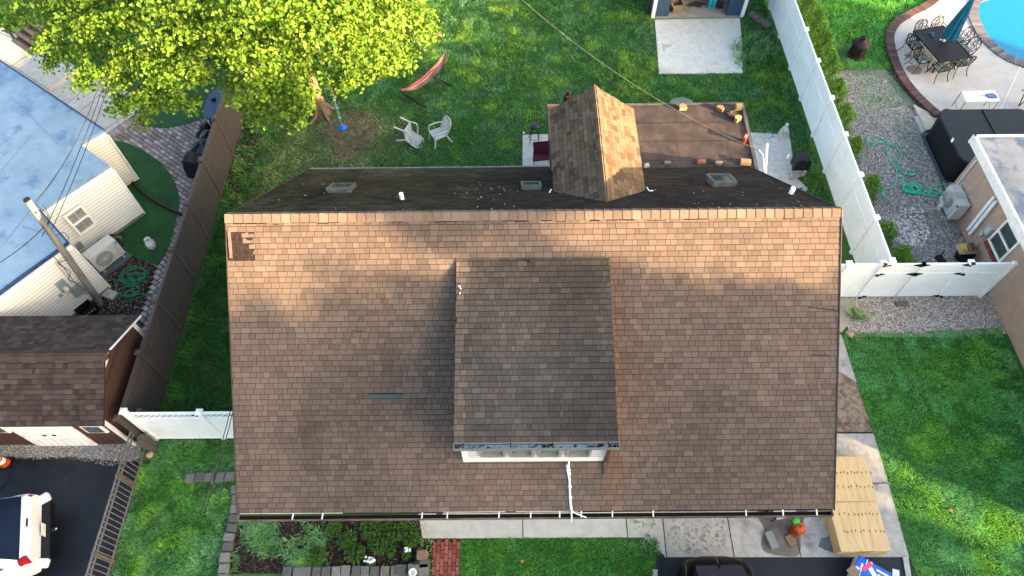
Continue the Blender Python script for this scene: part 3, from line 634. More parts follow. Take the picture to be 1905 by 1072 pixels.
# ------------------------------------------------------------------ rear flat roof
ext = MB(); ext.prism([(1.25, 13.9), (7.15, 13.9), (7.15, 16.72), (1.25, 16.72)], -.05, 2.74); ext.build('extension_wall', sidM, house)
fr = MB(); fr.mi = 0; fr.prism([(1.1, 13.95), (7.25, 13.95), (7.35, 16.88), (1.1, 16.88)], 2.72, 2.86)
FZ = 2.86
for i, (y0_, y1_) in enumerate(((16.02, 16.86), (15.22, 16.06), (14.42, 15.26), (13.95, 14.46))):
    fr.prism([(1.12, y0_), (7.24+.03*(y0_-14), y0_), (7.24+.03*(y1_-14), y1_), (1.12, y1_)], FZ, FZ+.005+.0045*i)
fr.mi = 1
for y_ in (16.05, 15.25, 14.455): fr.box((4.2, y_, FZ+.018), (6.1, .018, .006))
for x_ in (5.05, 6.6): fr.box((x_, 14.8, FZ+.0205), (.008, .75, .002))
rollM = M('rolled_roofing', (.042, .032, .031), (.066, .052, .048), 2.0, .95, .5, 120, c3=(.024, .021, .021), s3=2.2, t3=(.45, .68), stretch=(1, 1, 1))
fr.build('flat_roof', [rollM, M('tar_seam', (.022, .018, .018), None, rough=.8)], house)
fe = MB(); fe.bar((7.27, 14.0, FZ+.03), (7.37, 16.9, FZ+.03), .10, .06); fe.bar((1.1, 16.9, FZ+.01), (7.4, 16.9, FZ+.01), .06, .05)
fe.build('roof_edge_metal', M('edge_metal', (.055, .052, .053), (.09, .083, .08), 5, .6), house)
# service mast
mst = MB(); mst.tube([P(1424, 322, 2.5), P(1424, 318, 2.7), P(1427, 268, 2.75)], .038, 8)
mst.tube([P(1421, 318, 2.75), P(1421, 300, 2.8), P(1419, 288, 2.85), P(1412, 279, 2.95)], .016, 7)
mst.build('service_mast', white_trim, house)
# ================================================================== FENCES
def post(mb, x, y, h, w=.127, cap=True):
    mb.box((x, y, h/2), (w, w, h))
    if cap: mb.box((x, y, h+.02), (w+.05, w+.05, .04)); mb.box((x, y, h+.055), (w+.03, w+.03, .05), taper=.35)
# white privacy fence, along X = 11
wf = thing('privacy_fence', 'tall white vinyl privacy fence running back between the two yards', 'fence', (11.0, 11.35, 0))
ys = [P(1508, 55, 1.85).y+1.95*k for k in (3, 2, 1)]+[P(x, y, 1.85).y for x, y in ((1508, 55), (1526, 113), (1546, 182), (1568, 250), (1592, 325), (1620, 405), (1646, 497))]
ys = sorted(ys)
ys[0] = 11.4
for y in ys: m = MB(); post(m, 11.0, y, 1.85); m.build('post', white, wf)
pnl = siding('white_panel', (.80, .81, .82), .18, 'Y', .86, .4)
for a, b in zip(ys, ys[1:]):
    m = MB(); m.box((11.0, (a+b)/2, .95), (.03, b-a-.12, 1.6)); m.box((11.0, (a+b)/2, 1.78), (.05, b-a-.12, .10)); m.box((11.0, (a+b)/2, .12), (.05, b-a-.12, .12)); m.box((11.0, (a+b)/2, 1.25), (.05, b-a-.12, .10)); m.build('panel', white, wf)
# gate along Y = 11.35
wg = thing('double_gate', 'white vinyl double gate with black hinges between the houses', 'gate', (12.4, 11.3, 0))
GYY = 11.3
def gx(px, py, z=1.85): return P(px, py, z).x
xs = [gx(1585, 505), gx(1648, 500), gx(1722, 503), gx(1812, 499), gx(1893, 496)]
for i in (0, 1, 3, 4): m = MB(); post(m, xs[i], GYY, 1.85, .13 if i < 4 else .11, i < 4); m.build('post', white, wg)
for i, (a, b) in enumerate(((9.0, xs[0]), (xs[0], xs[1]), (xs[1], xs[2]), (xs[2], xs[3]), (xs[3], xs[4]))):
    a2, b2 = a+(.07 if i != 3 else .015), b-(.07 if i != 2 else .015); m = MB(); c = (a2+b2)/2; w = b2-a2
    m.box((c, GYY, .93), (w, .03, 1.6)); m.box((c, GYY, 1.76), (w, .055, .12)); m.box((c, GYY, .13), (w, .055, .12)); m.box((c, GYY, 1.32), (w, .055, .09))
    if i in (2, 3):
        for xx in (a2+.03, b2-.03): m.box((xx, GYY-.005, .93), (.06, .06, 1.55))
    lf = m.build('gate_leaf' if i in (2, 3) else 'panel', white, wg)
hz = MB()
for x0 in (xs[1], xs[2], xs[3]):
    for z_ in ((1.80, 1.34, .10) if x0 != xs[2] else (1.80, 1.34)):
        for sx in ((-1, 1) if x0 == xs[2] else ((1,) if x0 == xs[1] else (-1,))):
            m = MB(); m.add([(x0-.02*sx, GYY-.07, z_-.06), (x0+.02*sx, GYY-.07, z_-.06), (x0+.24*sx, GYY-.045, z_-.012), (x0+.24*sx, GYY-.045, z_+.012), (x0-.02*sx, GYY-.07, z_+.06), (x0-.02*sx, GYY-.03, z_-.06), (x0+.24*sx, GYY-.03, z_-.012), (x0+.24*sx, GYY-.03, z_+.012), (x0-.02*sx, GYY-.03, z_+.06)], [(0, 1, 2, 3, 4), (5, 8, 7, 6), (0, 4, 8, 5), (0, 5, 6, 2, 1), (2, 6, 7, 3), (3, 7, 8, 4)])
            m.box((x0, GYY-.06, z_+(.1 if z_ > 1.5 else 0)), (.10, .09, .05)); m.build('hinge', dark_metal, wg)
# brown wood-look fence along X=-10.2
bf = thing('wood_grain_fence', 'tall brown fence with stone pattern panels along the left side yard', 'fence', (-10.2, 8, 0))
def woodstone():
    m, n, b = nodes('wood_grain_panel'); L = n.links.new; b.inputs['Roughness'].default_value = .75
    tc = n.nodes.new('ShaderNodeTexCoord'); sp = n.nodes.new('ShaderNodeSeparateXYZ'); L(tc.outputs['Object'], sp.inputs[0])
    cb = n.nodes.new('ShaderNodeCombineXYZ'); L(sp.outputs['Y'], cb.inputs[0]); L(sp.outputs['Z'], cb.inputs[1])
    bt = n.nodes.new('ShaderNodeTexBrick'); bt.inputs['Scale'].default_value = 1; bt.inputs['Brick Width'].default_value = .30; bt.inputs['Row Height'].default_value = .17
    bt.inputs['Mortar Size'].default_value = .008; bt.squash = .7; bt.squash_frequency = 3; bt.offset_frequency = 2
    bt.inputs['Color1'].default_value = (.062, .049, .042, 1); bt.inputs['Color2'].default_value = (.048, .038, .033, 1); bt.inputs['Mortar'].default_value = (.012, .010, .008, 1)
    nz = n.nodes.new('ShaderNodeTexNoise'); nz.inputs['Scale'].default_value = 7; nz.inputs['Detail'].default_value = 3
    mp = n.nodes.new('ShaderNodeVectorMath'); mp.operation = 'MULTIPLY_ADD'; L(nz.outputs['Color'], mp.inputs[0]); mp.inputs[1].default_value = (.07, .07, 0); L(cb.outputs[0], mp.inputs[2]); L(mp.outputs[0], bt.inputs['Vector'])
    L(bt.outputs['Color'], b.inputs['Base Color']); bp = n.nodes.new('ShaderNodeBump'); bp.inputs['Strength'].default_value = .6; bp.inputs['Distance'].default_value = .015; bp.invert = True
    L(bt.outputs['Fac'], bp.inputs['Height']); L(bp.outputs[0], b.inputs['Normal']); return m
wsM = woodstone(); brV = M('brown_vinyl', (.075, .06, .053), (.06, .048, .042), 4, .6)
by = [P(x, y, 1.75).y for x, y in ((260, 658), (297, 560), (325, 465), (354, 381), (380, 300), (404, 222))]
by = sorted([6.75]+by+[by[-1]+1.9, by[-1]+3.8, by[-1]+5.7])
for y in by: m = MB(); m.box((-10.2, y, .9), (.11, .11, 1.8)); m.box((-10.2, y, 1.83), (.17, .17, .06)); m.box((-10.2, y, 1.875), (.15, .15, .03), taper=.5); m.build('post', brV, bf)
for a, b in zip(by, by[1:]):
    m = MB(); m.mi = 0; m.box((-10.2, (a+b)/2, .88), (.05, b-a-.1, 1.62)); m.mi = 1; m.box((-10.2, (a+b)/2, 1.73), (.085, b-a-.11, .09)); m.box((-10.2, (a+b)/2, .07), (.07, b-a-.11, .10)); m.build('panel', [wsM, brV], bf)
# lattice topped white fence, Y = 6.85
lf_ = thing('lattice_fence', 'short white fence panel with lattice top beside the roof corner', 'fence', (-8, 6.87, 0))
LY = 6.87; lx = [P(236, 762, 1.83).x, P(372, 765, 1.83).x, -6.3]
for i, x in enumerate(lx): m = MB(); post(m, x, LY, 1.85 if i else 1.95, .12); m.build('post', white, lf_)
for a, b in zip(lx, lx[1:]):
    m = MB(); c = (a+b)/2; w = b-a-.12; m.box((c, LY, .76), (w, .03, 1.3)); m.box((c, LY, 1.45), (w, .055, .08)); m.box((c, LY, 1.80), (w, .055, .07)); m.box((c, LY, .1), (w, .055, .1)); m.build('panel', white, lf_)
    m = MB(); x = a+.06
    while x < b+.3:
        for s in (-1, 1):
            x0, x1 = x, x+s*.31; z0, z1 = 1.49, 1.765
            lo, hi = a+.06, b-.06
            if x0 < lo or x0 > hi: continue
            if x1 > hi: z1 = z0+(hi-x0)/(x1-x0)*(z1-z0); x1 = hi
            if x1 < lo: z1 = z0+(lo-x0)/(x1-x0)*(z1-z0); x1 = lo
            m.bar((x0, LY+.006*s, z0), (x1, LY+.006*s, z1), .008, .024)
        x += .15
    m.build('lattice', white, lf_)
# low metal/wood picket fence by the driveway
pf = thing('picket_fence', 'low grey metal picket fence between the asphalt driveway and the lawn', 'fence', (-10.2, 4.5, 0))
mtf = M('grey_paint', (.11, .105, .10), (.15, .14, .13), 9, .6)
PX = -10.22; m = MB(); m.box((PX, 3.9, 1.02), (.04, 6.2, .035)); m.box((PX, 3.9, .86), (.035, 6.2, .03)); m.box((PX, 3.9, .12), (.035, 6.2, .03)); m.build('rail', mtf, pf)
yy = 1.0
pk0 = MB(); pk0.box((0, 0, .53), (.02, .02, .98)); pk0 = pk0.build('picket', mtf, pf, local=True); pk0.location = (0, yy-4.5-.0, 0)
pk0.location = (PX+10.2, yy-4.5, 0)
k = 1
while yy+.135*k < 6.9:
    c = pk0.copy(); COL.objects.link(c); c.parent = pf; c.location = (PX+10.2, yy+.135*k-4.5, 0); k += 1
for y in (5.52, 3.62, 1.75): m = MB(); m.box((PX, y, .53), (.06, .06, 1.06)); m.build('post', M('tan_post', (.10, .075, .056), (.13, .10, .075), 8, .7), pf)
# old timber posts near the shed corner
for i, (x, y, w, h, lb) in enumerate(((-9.78, 7.0, .12, 1.7, 'weathered grey timber post leaning against the lattice fence post'), (-10.02, 6.6, .2, .8, 'short thick weathered timber post at the end of the brown fence'))):
    m = MB(); m.box((x, y, h/2), (w, w, h), .2); m.box((x, y, h-.03), (w+.02, w+.02, .03), .2); tag(m.build('timber_post', M('old_timber', (.10, .095, .08), (.055, .05, .042), 12, .9, .4, 60, stretch=(1, 1, .2)), None), lb, 'post')
# ================================================================== LEFT NEIGHBOUR HOUSE
nh = thing('bungalow', 'cream sided neighbour house with pale blue roof on the left', 'house', (-15, 14, 0))
EZ = 2.45
creM = siding('cream_siding', (.70, .70, .665), .125, 'Z', .55)
A_, B_, C_, D_, E_, F_, G_ = [P(x, y, EZ) for x, y in ((0, 113), (193, 242), (148, 268), (203, 308), (75, 392), (127, 452), (0, 545))]
u = Vector((math.cos(math.radians(-37)), math.sin(math.radians(-37)), 0)); v = Vector((.6, .8, 0))
G2 = G_-v*3.0; A2 = A_-u*6
roofp = [A2, A_, B_, C_, D_, E_, F_, G_, G2, G2-u*9, A2-v*6]
m = MB(); m.prism([(p.x, p.y) for p in roofp], EZ-.1, EZ+.02)
rb = m.build('roof', M('blue_roof_coating', (.18, .28, .38), (.23, .33, .43), 1.2, .55, .15, 20, c3=(.11, .19, .31), s3=1.3, t3=(.52, .66)), nh)
e = MB()
for p, q in ((A_, B_), (E_, F_), (F_, G_), (G_, G2)): e.bar(p+Vector((0, 0, .0)), q+Vector((0, 0, .0)), .05, .10)
e.build('roof_edge', M('blue_edge', (.015, .04, .10), (.03, .07, .15), 5, .5), nh)
lpl = MB()
for (a, b) in (((20, 180), (110, 270)), ((60, 250), (0, 320)), ((105, 330), (10, 450)), ((40, 420), (115, 445))): lpl.bar(P(*a, EZ+.024), P(*b, EZ+.024), .03, .006)
lpl.build('roof_seam', M('seam_blue', (.15, .24, .34)), nh)
def wallseg(mb, p, q, z0, z1, t=.12, into=None):
    d = (q-p); d.z = 0; nrm = Vector((-d.y, d.x, 0)).normalized(); 
    if into is not None and (into-p).dot(nrm) < 0: nrm = -nrm
    c = (p+q)/2+nrm*t/2; mb.box((c.x, c.y, (z0+z1)/2), (d.length, t, z1-z0), math.atan2(d.y, d.x))
inn = Vector((-20, 12, 0)); zz = Vector((0, 0, 0))
for nm, p, q in (('wall', B_-u*.05, C_-u*.05-v*.1), ('wall', D_-v*.02, E_), ('wall', F_, G2), ('wall', E_+v*.02, F_+v*.02), ('wall', A_, B_-u*.04)):
    m = MB(); wallseg(m, p, q, 0, EZ-.1, .12, inn); m.build(nm, creM, nh)
tr = MB()
for p, q in ((D_, E_), (B_, C_), (F_, G2)):
    d = (q-p).normalized(); nr = u; w = MB()
    tr.bar(p+nr*.012+Vector((0, 0, -.17)), q+nr*.012+Vector((0, 0, -.17)), .03, .16)
tr.bar(D_+u*.015+Vector((0, 0, -.2)), Vector((D_.x, D_.y, .1))+u*.015, .10, .03)
tr.bar(F_+u*.015+Vector((0, 0, -.2)), Vector((F_.x, F_.y, .1))+u*.015, .10, .03)
tr.bar(B_+u*.012+Vector((0, 0, -.2)), Vector((B_.x, B_.y, .1))+u*.012, .10, .03)
tr.build('corner_trim', white_trim, nh)
fo = MB(); fo.bar(Vector((D_.x, D_.y, .06))+u*.02, Vector((E_.x, E_.y, .06))+u*.02, .04, .14); fo.bar(Vector((F_.x, F_.y, .06))+u*.02, Vector((G2.x, G2.y, .06))+u*.02, .04, .14); fo.build('foundation', M('foundation', (.12, .11, .10), (.2, .19, .17), 8, .9), nh)
wn = u; w0 = D_
wc = [onpl(x, y, w0+u*.01, u) for x, y in ((123, 387), (147, 385), (175, 430), (151, 435))]
wc_c = onpl(149, 409, w0+u*.01, u); ww, wh = .62, .95
Rw = Matrix((v, Vector((0, 0, 1)), u)).transposed()
if Rw.determinant() < 0: Rw = Matrix((-v, Vector((0, 0, 1)), u)).transposed()
m = MB(); q = lambda a, b, c: wc_c+Rw @ Vector((a, b, c))
for sx in (-1, 1): m.box(q(sx*(ww/2-.03), 0, .02), (.07, wh, .06), R=Rw)
for sy in (-1, 0, 1): m.box(q(0, sy*(wh/2-.03), .022), (ww-.1, .06, .06), R=Rw)
win = m.build('window', white_trim, nh)
m = MB(); m.box(q(0, 0, .006), (ww-.06, wh-.06, .012), R=Rw); m.build('pane', M('screen_glass', (.16, .17, .16), (.26, .27, .26), 3, .25), win)
m = MB()
for sx in (-1, 1):
    for sy in (-1, 1): m.box(q(0, sy*wh/4, .018), (ww-.14, .016, .014), R=Rw); m.box(q(0, sy*wh/4, .018), (.016, wh/2-.08, .016), R=Rw)
m.build('muntin', white_trim, win)
# meter boxes on the lower wall
wl0 = F_
def onw(px, py, off=.0): return onpl(px, py, wl0+u*off, u)
greyE = M('electrical_grey', (.16, .20, .23), (.20, .24, .27), 6, .5)
m = MB(); c = onw(117, 532, .06); m.box(c, (.26, .40, .12), R=Rw); mt = m.build('meter_box', greyE, nh)
m = MB(); m.lathe([(.085, 0), (.085, .09), (.06, .13), (0, .14)], onw(122, 537, .12), 14, R=u.to_track_quat('Z', 'Y').to_matrix()); m.build('meter_dial', M('meter_glass', (.5, .52, .5), (.3, .32, .3), 20, .15), mt)
m = MB(); m.box(onw(144, 540, .06), (.34, .34, .14), R=Rw); m.build('utility_box', greyE, nh)
m = MB(); m.box(onw(113, 550, .03), (.10, .08, .05), R=Rw); m.build('outlet_cover', greyE, nh)
cdn = M('conduit_grey', (.45, .47, .48), None, rough=.5)
m = MB(); m.tube([onw(102, 488, .03), onw(112, 500, .03), onw(130, 522, .03), onw(135, 530, .03)], .02, 6); m.build('conduit', cdn, nh)
m = MB(); m.tube([onw(132, 541, .03), onw(120, 555, .03), onw(103, 561, .03)], .02, 6); m.build('conduit', cdn, nh)
w1 = D_
m = MB(); m.box(onpl(148, 457, w1+u*.05, u), (.17, .2, .09), R=Rw); m.build('disconnect_box', M('box_grey', (.16, .17, .16), None, rough=.5), nh)
m = MB(); m.tube([onpl(x, y, w1+u*.03, u) for x, y in ((140, 463), (133, 470), (126, 473))], .018, 6); m.tube([onpl(x, y, w1+u*.04, u) for x, y in ((152, 462), (155, 470), (162, 470))], .016, 6); m.build('conduit', cdn, nh)
m = MB(); m.tube([onpl(x, y, w1+u*.05, u) for x, y in ((140, 483), (160, 470), (175, 460), (185, 447), (200, 438), (212, 437))], .035, 7); m.build('line_set', black_plastic, nh)
# ================================================================== BROWN GARDEN SHED
sd_ = thing('garden_shed', 'brown garden shed with dark shingle roof and white doors', 'shed', (-12.6, 8, 0))
SX0, SX1, SY0, SY1, SRY, SRZ, SEZ = -17, -10.45, 6.42, 9.6, 7.95, 3.05, 2.15
SH = tone_pal([(.070, .052, .048), (.10, .078, .070), (.055, .042, .042), (.085, .06, .052), (.12, .09, .078)], .8, .62, .1)
m = MB(); m.tc = (.03, .025, .024); X0_, X1_ = SX0, -10.28
rslab(m, X0_, X1_, SY0, SEZ, SRY, SRZ, .06); rslab(m, X0_, X1_, SY1, SEZ, SRY, SRZ, .06)
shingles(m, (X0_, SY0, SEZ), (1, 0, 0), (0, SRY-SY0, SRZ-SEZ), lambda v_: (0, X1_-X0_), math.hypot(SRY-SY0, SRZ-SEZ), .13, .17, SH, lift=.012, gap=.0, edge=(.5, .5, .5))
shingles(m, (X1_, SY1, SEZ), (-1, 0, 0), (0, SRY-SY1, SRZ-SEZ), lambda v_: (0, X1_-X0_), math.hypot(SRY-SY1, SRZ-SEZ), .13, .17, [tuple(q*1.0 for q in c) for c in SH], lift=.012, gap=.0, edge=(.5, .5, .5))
m.build('roof', shM, sd_)
m = MB(); x = X0_
while x < X1_-.05:
    kk_ = random.uniform(.42, .58); m.tc = tuple(q*kk_ for q in (.115, .085, .075)); k_ = (SRZ-SEZ)/(SRY-SY0); w = .15
    m.add([(x, SRY-w, SRZ-w*k_+.025), (x+.21, SRY-w, SRZ-w*k_+.02), (x+.21, SRY, SRZ+.03), (x, SRY, SRZ+.04), (x, SRY+w, SRZ-w*k_+.025), (x+.21, SRY+w, SRZ-w*k_+.02)], [(0, 1, 2, 3), (3, 2, 5, 4)]); x += .2
m.build('ridge_cap', shM, sd_)
brM = M('brown_siding', (.075, .038, .030), (.06, .031, .025), 5, .65)
m = MB(); m.prism([(SX0, 6.72), (-10.6, 6.72), (-10.6, 9.5), (SX0, 9.5)], 0, SEZ-.02)
m.add([(-10.6, 6.72, SEZ-.05), (-10.6, 9.5, SEZ-.05), (-10.6, SRY, SRZ-.06)], [(0, 1, 2)]); m.build('wall', brM, sd_)
m = MB()
for x in np.arange(-16.9, -10.6, .2): m.box((x, 6.712, 1.05), (.012, .012, 2.0))
m.build('siding_groove', M('groove', (.06, .03, .025)), sd_)
m = MB(); m.box((-10.60, 6.70, 1.04), (.10, .06, 2.06)); m.box((-10.59, 9.5, 1.04), (.06, .10, 2.06)); m.build('corner_trim', white_trim, sd_)
m = MB(); m.bar((-10.27, SY1, SEZ-.03), (-10.27, SRY, SRZ-.03), .02, .05); m.build('rake_trim', white_trim, sd_)
vz = onpl(194, 682, (-10.59, 0, 0), (1, 0, 0)); m = MB(); m.add([(-10.585, 7.78, 2.42), (-10.585, 8.12, 2.42), (-10.585, 8.12, 2.72), (-10.585, SRY, 2.9), (-10.585, 7.78, 2.72)], [(0, 1, 2, 3, 4)]); m.add([(-10.55, 7.78, 2.42), (-10.55, 8.12, 2.42), (-10.55, 8.12, 2.72), (-10.55, SRY, 2.86), (-10.55, 7.78, 2.72)], [(0, 1, 2, 3, 4)]); m.build('gable_vent', white_trim, sd_)
def onS(px, py): return onpl(px, py, (0, 6.70, 0), (0, 1, 0))
xa, xb = onS(70, 827).x, onS(182, 827).x
for i, (a, b) in enumerate(((xa, (xa+xb)/2-.01), ((xa+xb)/2+.01, xb))):
    m = MB(); m.box(((a+b)/2, 6.69, .98), (b-a, .04, 1.9))
    for k in range(4): m.box((a+(b-a)*(k+.5)/4, 6.66, 1.3), ((b-a)/4-.05, .02, 1.0)); m.box((a+(b-a)*(k+.5)/4, 6.66, .4), ((b-a)/4-.05, .02, .6))
    d_ = m.build('door', white_trim, sd_); MB().box((a+.12 if i else b-.12, 6.64, .92), (.10, .03, .03)).build('handle', dark_metal, d_)
for px in (175, -8):
    c = onS(px, 797); m = MB(); m.box((c.x, 6.69, c.z), (.55, .05, .5)); wv = m.build('window', white_trim, sd_); MB().box((c.x, 6.66, c.z), (.42, .02, .38)).build('pane', glass, wv)
# ================================================================== STUCCO HOUSE (right)
st = thing('stucco_house', 'tan stucco house with flat roof and white fascia on the right', 'house', (17, 11, 0))
stuM = M('stucco', (.44, .325, .255), (.38, .28, .22), 6, .95, .8, 120, c3=(.31, .235, .185), s3=1.0, t3=(.52, .72))
SXW = 14.88; m = MB(); m.prism([(SXW, 3.7), (24, 3.7), (24, 15.45), (SXW, 15.45)], 0, 2.42); m.build('wall', stuM, st)
m = MB(); m.prism([(14.5, 3.4), (24.2, 3.4), (24.2, 15.5), (14.5, 15.5)], 2.45, 2.67)
m.build('roof', M('worn_roof_membrane', (.26, .25, .24), (.36, .35, .34), 1.0, .75, .3, 30, c3=(.13, .17, .21), s3=1.1, t3=(.5, .6)), st)
m = MB(); m.box((14.46, 9.47, 2.56), (.08, 12.2, .30)); m.box((19.3, 15.53, 2.56), (9.8, .08, .30)); m.build('fascia', white_trim, st)
m = MB(); m.box((14.70, 9.5, 2.43), (.40, 12.1, .03)); m.build('soffit', white_trim, st)
def onR(px, py, off=.0): return onpl(px, py, (SXW-off, 0, 0), (1, 0, 0))
wa, wb2 = onR(1845, 470), onR(1855, 485)
wy0, wy1 = onR(1862, 488, .03).y, onR(1842, 462, .03).y
wy0, wy1, wz0, wz1 = 11.95, 12.78, .95, 1.95
m = MB()
for y_ in (wy0, wy1): m.box((SXW-.02, y_, (wz0+wz1)/2), (.06, .07, wz1-wz0+.07))
for z_ in (wz0, wz1): m.box((SXW-.022, (wy0+wy1)/2, z_), (.064, wy1-wy0-.06, .07))
m.box((SXW-.03, (wy0+wy1)/2, (wz0+wz1)/2), (.05, wy1-wy0-.06, .06)); wv = m.build('window', white_trim, st)
MB().box((SXW-.01, (wy0+wy1)/2, (wz0+wz1)/2), (.02, wy1-wy0-.06, wz1-wz0-.06)).build('pane', M('dark_green_glass', (.02, .04, .035), (.04, .07, .06), 3, .08, spec=.8), wv)
m = MB()
for k in range(11): m.tc = random.choice([(.20, .05, .035), (.16, .04, .03), (.24, .07, .05)]); m.box((SXW-.04, wy0-.03+k*.085, wz0-.12), (.12, .07, .13))
m.build('brick_sill', stoneM, st)
for dy in (0, .17):
    m = MB(); a = Vector((SXW-.06, 13.45+dy, .35)); b = Vector((SXW-.06, 13.55+dy, 1.9)); m.tube([a, b], .055, 8); m.build('line_cover', white, st)
m = MB(); m.tube([Vector((SXW-.04, 15.25, 1.9)), Vector((SXW-.04, 15.25, .2))], .022, 6); m.build('conduit', white_trim, st)
m = MB(); m.box((SXW-.06, 13.0, 1.15), (.12, .19, .30)); m.build('disconnect_box', M('box_light_grey', (.36, .38, .39), (.42, .44, .45), 8, .5), st)
m = MB(); m.box((SXW-.05, 13.12, .82), (.10, .14, .17)); m.build('junction_box', M('box_light_grey', (.4, .4, .4)), st)
m = MB(); m.tube([Vector((SXW-.03, 12.98, 1.0)), Vector((SXW-.03, 12.98, .05))], .018, 6); m.build('conduit', cdn, st)
# ================================================================== BLUE SHED (top)
bs = thing('blue_shed', 'blue sided shed with white corner trim and open doorway behind the concrete pad', 'shed', (7.8, 26.5, 0))
SF = 25.3; bx0, bx1 = P(1214, 33).x, P(1379, 31).x
ox0, ox1 = P(1242, 33).x, P(1349, 31).x
blM = siding('blue_siding', (.035, .075, .135), .14, 'X', .4)
m = MB(); m.prism([(bx0, SF), (ox0, SF), (ox0, SF+.12), (bx0, SF+.12)], .0, 2.2); m.build('wall', blM, bs)
m = MB(); m.prism([(ox1, SF), (bx1, SF), (bx1, SF+.12), (ox1, SF+.12)], .0, 2.2); m.build('wall', blM, bs)
m = MB(); m.prism([(bx0, SF+.12), (bx0+.1, SF+.12), (bx0+.1, SF+4), (bx0, SF+4)], 0, 2.2); m.prism([(bx1-.1, SF+.12), (bx1, SF+.12), (bx1, SF+4), (bx1-.1, SF+4)], 0, 2.2); m.prism([(bx0, SF+4), (bx1, SF+4), (bx1, SF+4.1), (bx0, SF+4.1)], 0, 2.2); m.build('wall', blM, bs)
m = MB(); m.box((bx0-.0, SF-.01, 1.1), (.14, .1, 2.2)); m.build('corner_trim', white_trim, bs)
m = MB(); m.box((bx1+.0, SF-.01, 1.1), (.14, .1, 2.2)); m.build('corner_trim', white_trim, bs)
m = MB(); m.prism([(bx0+.1, SF-.05), (bx1-.1, SF-.05), (bx1-.1, SF+4), (bx0+.1, SF+4)], -.05, .06); m.build('shed_floor', M('dusty_floor', (.30, .285, .25), (.24, .22, .19), 4, .9, c3=(.04, .035, .03), s3=5, t3=(.62, .66)), bs)
m = MB(); ym = SF+2; m.add([(bx0-.2, SF-.1, 2.2), (bx0-.2, SF+4.2, 2.2), ((bx0+bx1)/2, SF+4.2, 3.3), ((bx0+bx1)/2, SF-.1, 3.3), (bx1+.2, SF-.1, 2.2), (bx1+.2, SF+4.2, 2.2)], [(0, 1, 2, 3), (3, 2, 5, 4)]); m.build('roof', M('dark_shed_roof', (.05, .045, .045)), bs)
m = MB(); m.tube([(bx0-.16, SF+.35, .0), (bx0-.16, SF+.35, 2.1)], .05, 8); m.build('downspout', M('brown_downspout'
, (.1, .1, .1)), bs)
# ================================================================== TREES
def trunk_branch(mb, pts, r): mb.tube(cr(pts, 4), list(np.interp(np.linspace(0, 1, (len(pts)-1)*4+1), np.linspace(0, 1, len(r)), r)), 9)
barkM = M('bark', (.16, .115, .075), (.095, .07, .05), 9, .95, 1, 30, stretch=(1, 1, .25))
mp = thing('maple_tree', 'large maple tree with bright yellow green leaves over the back lawn', 'tree', (-6.75, 19.5, 0))
tb = Vector((-7.25, 19.75, 0)); m = MB()
trunk_branch(m, [tb+Vector((0, 0, -.1)), tb+Vector((-.02, .02, .35)), tb+Vector((-.05, .05, 1.2)), tb+Vector((-.12, .1, 2.6)), tb+Vector((-.2, .1, 3.8)), tb+Vector((-.5, .3, 5.2)), tb+Vector((-.9, .6, 7.5))], [.40, .26, .21, .19, .17, .13, .06])
for a in (0.4, 1.7, 2.9, 4.1, 5.3): m.tube([tb+Vector((.12*math.cos(a), .12*math.sin(a), .42)), tb+Vector((.38*math.cos(a), .38*math.sin(a), .08)), tb+Vector((.8*math.cos(a), .8*math.sin(a), -.04))], [.12, .09, .03], 6)
LOB0 = [(128, 60, 6, 1.15), (40, 8, 6, .8), (8, 34, 5.5, .35), (185, 118, 5.8, 1.0), (255, 165, 5.3, .85), (305, 185, 5, .6), (150, 25, 7, 1.4), (345, 195, 4.9, .5), (280, 60, 6.8, 1.3), (340, 120, 6, 1.1), (400, 50, 7.2, 1.5), (450, 10, 8, 1.6), (505, 75, 7, 1.4), (470, 130, 6.2, .95), (505, 185, 5, .8), (548, 200, 4.8, .6), (560, 150, 5.6, .65), (478, 215, 4.5, .45), (590, 50, 7.5, 1.3), (660, 40, 7.5, 1.4), (690, 95, 6.5, 1.0), (725, 118, 5.8, .55), (660, 125, 5.8, .65), (740, 55, 6.5, 1.0), (780, 45, 6.4, .6), (805, 62, 6.2, .35), (700, 0, 8, 1.4), (600, -10, 8.5, 1.7), (300, 0, 8, 1.6), (200, -20, 8, 1.5), (530, -40, 9, 2.0), (380, -60, 9, 2.0), (120, -50, 8, 1.6), (270, 215, 4.3, .25), (745, 105, 5.6, .35), (440, 170, 5.6, .5), (575, 215, 4.4, .3), (100, 112, 5.2, .3), (160, 140, 5.2, .35), (220, 195, 4.8, .3)]
LOB = [(x, y, z, r*.84) for x, y, z, r in LOB0 if (x, y) not in ((575, 215), (560, 150))]+[(560, 172, 5.2, .35), (585, 135, 5.6, .3), (545, 145, 5.6, .4), (640, 150, 5.4, .35), (120, 15, 5.5, .8)]
for i, (px, py, z, r) in enumerate(LOB):
    c = P(px, py, z); s = tb+Vector((-.2-.3*random.random(), .15, 3.6+1.8*random.random()))
    if i % 2 == 0 or r > 1: m.tube(cr([s, (s+c)/2+Vector((random.uniform(-.4, .4), random.uniform(-.3, .3), .3)), c, c+(c-s).normalized()*r*.6], 3), [.10, .09, .08, .07, .06, .05, .04, .03, .02, .012], 5)
m.build('trunk', barkM, mp)
twig = MB()
